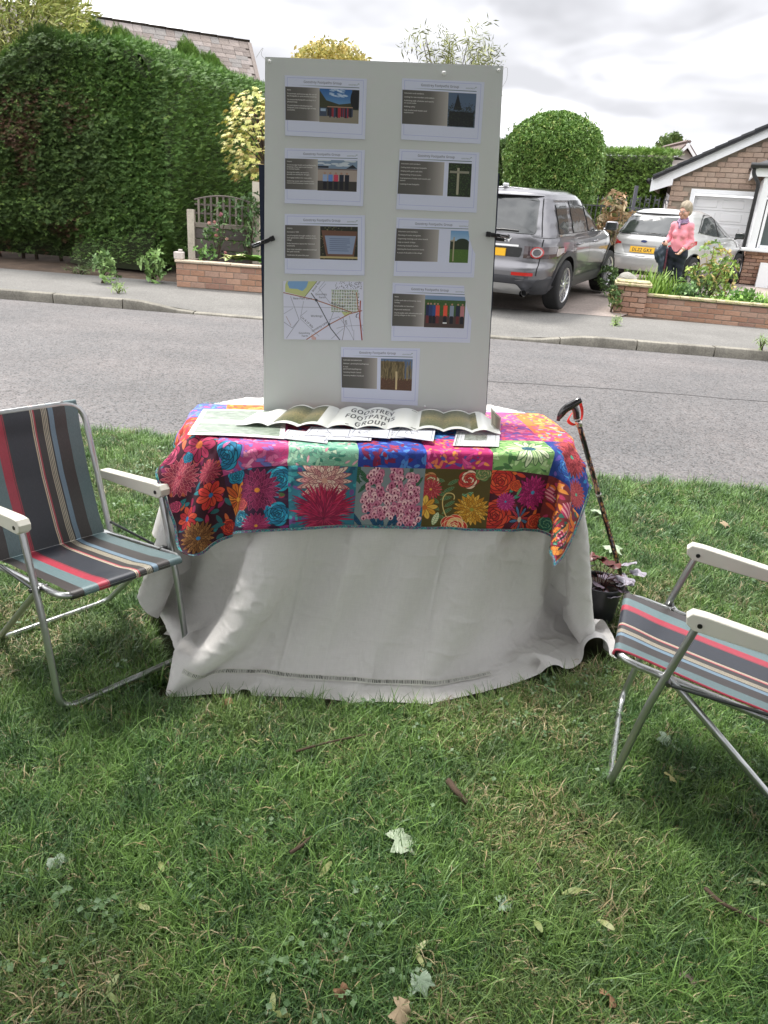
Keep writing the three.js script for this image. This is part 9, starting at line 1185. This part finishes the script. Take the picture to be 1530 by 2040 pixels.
  const cg = sdfMesh(V(-0.30, -0.62, -0.20), V(0.26, 0.14, 0.22), 84, (x, y, z) => { let d = cone(x, y, z, [-0.02, 0.0, 0.0], [-0.10, -0.16, 0.0], 0.055, 0.105, 1, 0.7); d = smin(d, cone(x, y, z, [-0.10, -0.16, 0], [-0.02, -0.28, 0.0], 0.10, 0.075, 1, 0.7), 0.06); d = smin(d, cone(x, y, z, [0.02, -0.08, -0.02], [0.045, -0.50, -0.02], 0.06, 0.055, 1, 0.6), 0.05); d = smin(d, cone(x, y, z, [0.0, -0.3, 0.03], [0.0, -0.44, 0.02], 0.05, 0.06, 1, 0.5), 0.04); const w = 0.010 * Math.sin(x * 70 + y * 16 + Math.sin(y * 30)) + 0.006 * Math.sin(y * 55 - x * 30); const grip = Math.hypot(x + 0.0, y - 0.02, z - 0.03) - 0.042; return Math.max(d + w * 0.8, -grip); });
  const coatP = t.localToWorld(H.clone()), coat = solo('coat', 'dark navy coat bundled over the arm of the woman in pink', 'coat', cg, new THREE.MeshPhysicalMaterial({ color: rgb(0.028, 0.042, 0.062), roughness: 0.42, sheen: 0.3 })); coat.position.copy(coatP); coat.rotation.y = -0.62; coat.scale.set(S * 0.72, S, S * 0.8);
  mesh('lining', sweep([V(0.075, -0.06, 0.02), V(0.088, -0.25, 0.01), V(0.085, -0.47, 0.0)], (q) => lerp(0.018, 0.026, q), 8), mat(0.10, 0.02, 0.035, 0.7), coat);
}
// ---------------------------------------------------------------- grass blades, litter
function blade(L, w, lean, tw, r) { const n = 3, pos = [], idx = [], c = Math.cos(tw), s = Math.sin(tw); for (let i = 0; i <= n; i++) { const t = i / n, f = L * t, out = lean * L * Math.pow(t, 1.7), y = f * Math.sqrt(Math.max(0.06, 1 - Math.pow(lean * Math.pow(t, 0.7) * 0.97, 2))), q = w * (1 - Math.pow(t, 1.8)) * 0.5; const px = s * out, pz = c * out; if (i < n) { pos.push(px - c * q, y, pz + s * q, px + c * q, y, pz - s * q); } else pos.push(px, y, pz); } for (let i = 0; i < n - 1; i++) { const a = i * 2; idx.push(a, a + 1, a + 2, a + 2, a + 1, a + 3); } const a = (n - 1) * 2; idx.push(a, a + 1, a + 2); const g = new THREE.BufferGeometry(); g.setAttribute('position', new THREE.Float32BufferAttribute(pos, 3)); g.setIndex(idx); g.computeVertexNormals(); return g; }
function tuft(n, len, seed, spread, flat = 0.5) { const r = rng(seed), gs = []; const main = r() * 6.28; for (let i = 0; i < n; i++) { const g = blade(len * (0.45 + 0.8 * r()), 0.0022 + 0.0022 * r(), Math.min(0.97, flat * (0.5 + 0.9 * r())), main + (r() - 0.5) * 4.6, r); g.translate((r() - 0.5) * spread, 0, (r() - 0.5) * spread); gs.push(g); } return merge(gs); }
{
  const r = rng(404), kinds = [tuft(13, 0.058, 1, 0.05, 0.62), tuft(13, 0.05, 2, 0.055, 0.8), tuft(12, 0.066, 3, 0.05, 0.55), tuft(14, 0.045, 4, 0.06, 0.9), tuft(10, 0.085, 5, 0.045, 0.6)], straw = [tuft(7, 0.055, 11, 0.07, 1.0), tuft(8, 0.05, 12, 0.08, 1.0)];
  const L = kinds.map(() => [[], []]), S = straw.map(() => [[], []]); const inCloth = (x, z) => { const q = toTable(V(x, 0, z)); if (Math.abs(q.x) > 1.2 || Math.abs(q.z) > 0.9) return false; return ell(q.x, q.z) < reachAt(q.x, q.z, 0.015) * 1.03; };
  const pot = scene.getObjectByName('potted_plant').position;
  let tries = 0, made = 0; const NT = 62000;
  while (made < NT && tries++ < 400000) {
    const u = r(), z = -lerp(0.55, 5.0, Math.pow(u, 1.0)), D = -z, half = 0.66 * D + 0.45, x = (r() * 2 - 1) * half; if (r() > 1 / (1 + Math.pow(D / 3.4, 2) * 0.55)) continue;
    const edge = z - roadEdgeZ(x); if (edge < -0.05 + 0.07 * (vnoise(x * 9, 1, 4) - 0.5)) continue; if (inCloth(x, z) || Math.hypot(x - pot.x, z - pot.z) < 0.075) continue;
    made++; const dry = fbm(x * 2.2 + 11, z * 2.2 + 5, 4, 19), lush = fbm(x * 1.3 + 3, z * 1.3 + 8, 3, 23), fine = vnoise(x * 14, z * 14, 5), q = new THREE.Quaternion().setFromEuler(new THREE.Euler((r() - 0.5) * 0.35, r() * 6.283, (r() - 0.5) * 0.35));
    const far = sstep(2.4, 4.2, D), isStraw = r() < 0.05 + 0.2 * sstep(0.54, 0.72, dry) * (1 - 0.6 * far);
    const k = 0.55 + 0.75 * r(), s = (0.68 + 0.45 * r()) * (0.8 + 0.45 * lush) * (edge < 0.25 ? 1.15 : 1);
    if (isStraw) { const e = S[Math.floor(r() * 2)]; e[0].push([V(x, -0.004 + 0.01 * r(), z), q, s]); const c = mixC([0.34, 0.26, 0.13], [0.48, 0.40, 0.22], r(), k); e[1].push(c); }
    else { const e = L[Math.floor(r() * 5 * (0.8 + 0.2 * lush)) % 5]; e[0].push([V(x, -0.010, z), q, s]); const a = mixC([0.062, 0.152, 0.04], [0.20, 0.35, 0.078], sstep(0.25, 0.75, fine * 0.5 + r() * 0.5), k), b = mixC([0.20, 0.26, 0.075], [0.27, 0.29, 0.10], r(), k); e[1].push(a.lerp(b, 0.55 * sstep(0.46, 0.66, dry) * r())); }
  }
  const gm = new THREE.MeshPhysicalMaterial({ color: rgb(1, 1, 1), roughness: 0.5, side: THREE.DoubleSide, transmission: 0.2 }), grass = thing('grass', 'short lawn grass with dry straw showing through around the table and chairs', 'grass'); stuff(grass);
  kinds.forEach((g, i) => instanced('blades', g, gm, L[i][0], grass, L[i][1])); straw.forEach((g, i) => instanced('dry_blades', g, gm, S[i][0], grass, S[i][1]));
  // small round weed leaves low in the sward
  const clov = merge(Array.from({ length: 5 }, (_, i) => tr(leafGeo(0.016, 0.014, 0.1, 0.1), Math.cos(i * 2.1) * 0.012, 0.018 + 0.004 * i, Math.sin(i * 2.1) * 0.012, 0.2, i * 1.3, 0))), cl = [], cc = [];
  for (let i = 0; i < 26000 && cl.length < 700; i++) { const z = -lerp(0.6, 4.3, r()), x = (r() * 2 - 1) * (0.66 * -z + 0.3); if (fbm(x * 3 + 40, z * 3, 3, 33) < 0.50 || inCloth(x, z) || z < roadEdgeZ(x) + 0.15) continue; cl.push([V(x, r() * 0.014, z), new THREE.Quaternion().setFromEuler(new THREE.Euler((r() - 0.5) * 0.5, r() * 6, (r() - 0.5) * 0.5)), 0.5 + 0.6 * r()]); cc.push(mixC([0.07, 0.15, 0.05], [0.12, 0.22, 0.08], r())); }
  instanced('lawn_weeds', clov, gm, cl, grass, cc);
}
// ---- litter: fallen leaves, winged seeds and twigs lying on the grass
{
  const veinT = (a, b) => colorTex(128, 128, (u, v) => { const x = u - 0.5, y = v - 0.4, an = Math.atan2(x, y), m = Math.abs(Math.sin(an * 1.75)) < 0.06 ? 0 : 0.35 + 0.65 * fbm(u * 14, v * 14, 3, 7); return [lerp(b[0], a[0], m), lerp(b[1], a[1], m), lerp(b[2], a[2], m)]; });
  const pale = new THREE.MeshPhysicalMaterial({ map: veinT([0.30, 0.38, 0.25], [0.42, 0.48, 0.36]), roughness: 0.45, side: THREE.DoubleSide }), brown = new THREE.MeshStandardMaterial({ map: veinT([0.23, 0.115, 0.055], [0.32, 0.20, 0.12]), roughness: 0.8, side: THREE.DoubleSide }), tan = new THREE.MeshStandardMaterial({ map: veinT([0.40, 0.31, 0.20], [0.30, 0.22, 0.14]), roughness: 0.85, side: THREE.DoubleSide }), grey = new THREE.MeshPhysicalMaterial({ map: veinT([0.20, 0.28, 0.19], [0.28, 0.35, 0.26]), roughness: 0.5, side: THREE.DoubleSide }), yel = new THREE.MeshStandardMaterial({ map: veinT([0.40, 0.36, 0.12], [0.46, 0.42, 0.2]), roughness: 0.7, side: THREE.DoubleSide });
  const lay = (name, label, cat, px, py, y, m, size, ry, tilt, curl, group) => { const p = atY(px, py, y), g = lobedLeaf(curl, px * 0.1, 0.58); g.scale(size, size, size); const o = solo(name, label, cat, g, m, group); o.position.copy(p); o.rotation.set(tilt, ry, tilt * 0.6, 'YXZ'); return o; };
  lay('fallen_leaf', 'large pale green lobed leaf lying in the middle of the foreground grass', 'fallen leaf', 792, 1672, 0.046, pale, 0.062, 2.0, 0.12, 0.35);
  lay('fallen_leaf', 'pale underside-up leaf on the sunny grass behind the walking stick', 'fallen leaf', 1218, 1088, 0.05, pale, 0.068, 0.6, 0.05, 0.2);
  lay('fallen_leaf', 'pale leaf at the road edge of the grass by the table corner', 'fallen leaf', 1190, 1018, 0.045, pale, 0.06, 2.6, 0.05, 0.25);
  lay('fallen_leaf', 'grey-green wavy leaf near the bottom of the grass, right of centre', 'fallen leaf', 838, 1950, 0.045, grey, 0.036, 0.4, 0.4, 0.3);
  lay('fallen_leaf', 'crumpled tan dead leaf at the bottom edge of the grass', 'fallen leaf', 797, 2008, 0.045, tan, 0.042, 1.5, 0.3, 0.7);
  lay('fallen_leaf', 'curled orange-brown dead leaf in the lower right grass', 'fallen leaf', 1216, 1982, 0.045, brown, 0.034, 2.4, 0.4, 0.9);
  lay('fallen_leaf', 'small curled brown dead leaf low in the grass left of the tan one', 'fallen leaf', 680, 1972, 0.04, brown, 0.026, 0.9, 0.5, 1.0);
  lay('fallen_leaf', 'dull green leaf half hidden in grass between the legs of the right chair', 'fallen leaf', 1322, 1468, 0.03, grey, 0.045, 1.2, 0.2, 0.3);
  lay('fallen_leaf', 'yellowed leaf lying in the grass just right of the right chair foot', 'fallen leaf', 1335, 1545, 0.05, yel, 0.030, 2.2, 0.3, 0.5);
  lay('fallen_leaf', 'brown leaf tucked under the front hem of the white tablecloth', 'fallen leaf', 452, 1394, 0.035, brown, 0.026, 0.4, 0.3, 0.6);
  lay('fallen_leaf', 'tan leaf on the bright grass near the road at the right', 'fallen leaf', 1442, 1040, 0.05, tan, 0.040, 1.0, 0.2, 0.4);
  lay('fallen_leaf', 'dark green leaf flat in the grass at the left foreground edge', 'fallen leaf', 110, 1712, 0.03, grey, 0.034, 0.7, 0.2, 0.3);
  lay('fallen_leaf', 'grey leaf flat in the grass at the lower right beside the bent twig', 'fallen leaf', 1372, 1945, 0.03, new THREE.MeshStandardMaterial({ color: rgb(0.14, 0.10, 0.09), roughness: 0.9, side: THREE.DoubleSide }), 0.034, 2.7, 0.2, 0.6);
  lay('fallen_leaf', 'flat green leaf sunk in the grass below the right half of the scene', 'fallen leaf', 1000, 1798, 0.028, grey, 0.036, 1.9, 0.1, 0.2);
  // winged seeds: a round nut with a veined blade, often in pairs
  const wing = (() => { const s = gridSurf(3, 8, (u, v) => { const w = 0.34 * Math.pow(Math.sin(Math.min(1, v * 0.85 + 0.12) * Math.PI), 0.6); return V((u - 0.35) * w + 0.12 * v * v, 0.05 * Math.sin(v * 4) + (u - 0.5) * 0.06, v); }); const n = new THREE.SphereGeometry(0.11, 10, 8); n.scale(1, 0.7, 1.3); n.translate(0, 0, -0.04); return merge([s, n]); })();
  const pair = merge([tr(wing, 0.05, 0, 0, 0, 0.9, 0), tr(wing, -0.05, 0, 0, 0, -0.9, 0)]); const sm = [[0.26, 0.30, 0.10], [0.31, 0.33, 0.13], [0.22, 0.27, 0.09]].map((c) => new THREE.MeshPhysicalMaterial({ color: rgb(...c), roughness: 0.5, side: THREE.DoubleSide, transmission: 0.15 }));
  [[318, 1720, 0.4, 0, 'pale green winged seed standing upright in the left foreground grass'], [275, 1803, 0.9, 0, 'long pale winged seed slanting in the left foreground grass'], [215, 1978, 1.7, 1, 'paired winged seeds at the lower left of the grass'], [545, 2018, 2.2, 1, 'paired winged seeds at the bottom edge left of centre'], [830, 1898, 1.2, 1, 'paired winged seeds left of the grey-green wavy leaf'], [1065, 1835, 0.1, 0, 'drooping winged seed right of centre in the lower grass'], [1125, 1780, 1.5, 0, 'yellow winged seed in the grass above the drooping one'], [1195, 1835, 0.5, 0, 'narrow winged seed right of the drooping one'], [1490, 1752, 0.7, 0, 'curled pale winged seed near the right edge of the grass'], [1340, 1546, 1.9, 1, 'paired winged seeds beside the yellowed leaf by the right chair'], [640, 1745, 2.4, 0, 'small winged seed left of the large pale leaf']].forEach(([x, y, a, p, l], i) => { const q = atY(x, y, 0.026), o = solo('winged_seed', l, 'seed', p ? pair : wing, sm[i % 3]); o.position.copy(q); o.scale.setScalar(p ? 0.032 : 0.038); o.rotation.set(-0.35, a, 0.2, 'YXZ'); });
  const tm = new THREE.MeshStandardMaterial({ color: rgb(0.085, 0.055, 0.038), roughness: 0.95 });
  const twig = (label, pts, rad, y = 0.04) => { const P = pts.map(([x, py], i) => atY(x, py, y + 0.008 * Math.sin(i * 2))), b = P[0].clone(), o = solo('twig', label, 'twig', sweep(new THREE.CatmullRomCurve3(P.map((p) => p.sub(b))).getPoints(14), (q) => rad * (1.1 - 0.5 * q), 7), tm); o.position.copy(b); };
  twig('thick brown twig in the grass below the table, right of centre', [[893, 1556], [912, 1580], [930, 1600]], 0.009); twig('thin reddish twig slanting in the grass left of the large pale leaf', [[578, 1700], [600, 1685], [618, 1668]], 0.0045); twig('long dark curved twig at the right edge of the foreground', [[1405, 1770], [1440, 1800], [1490, 1825], [1535, 1845]], 0.0045); twig('thin grey twig in the shaded grass under the front of the table', [[590, 1497], [650, 1480], [735, 1462]], 0.0035);
}
renderer.render(scene, camera);
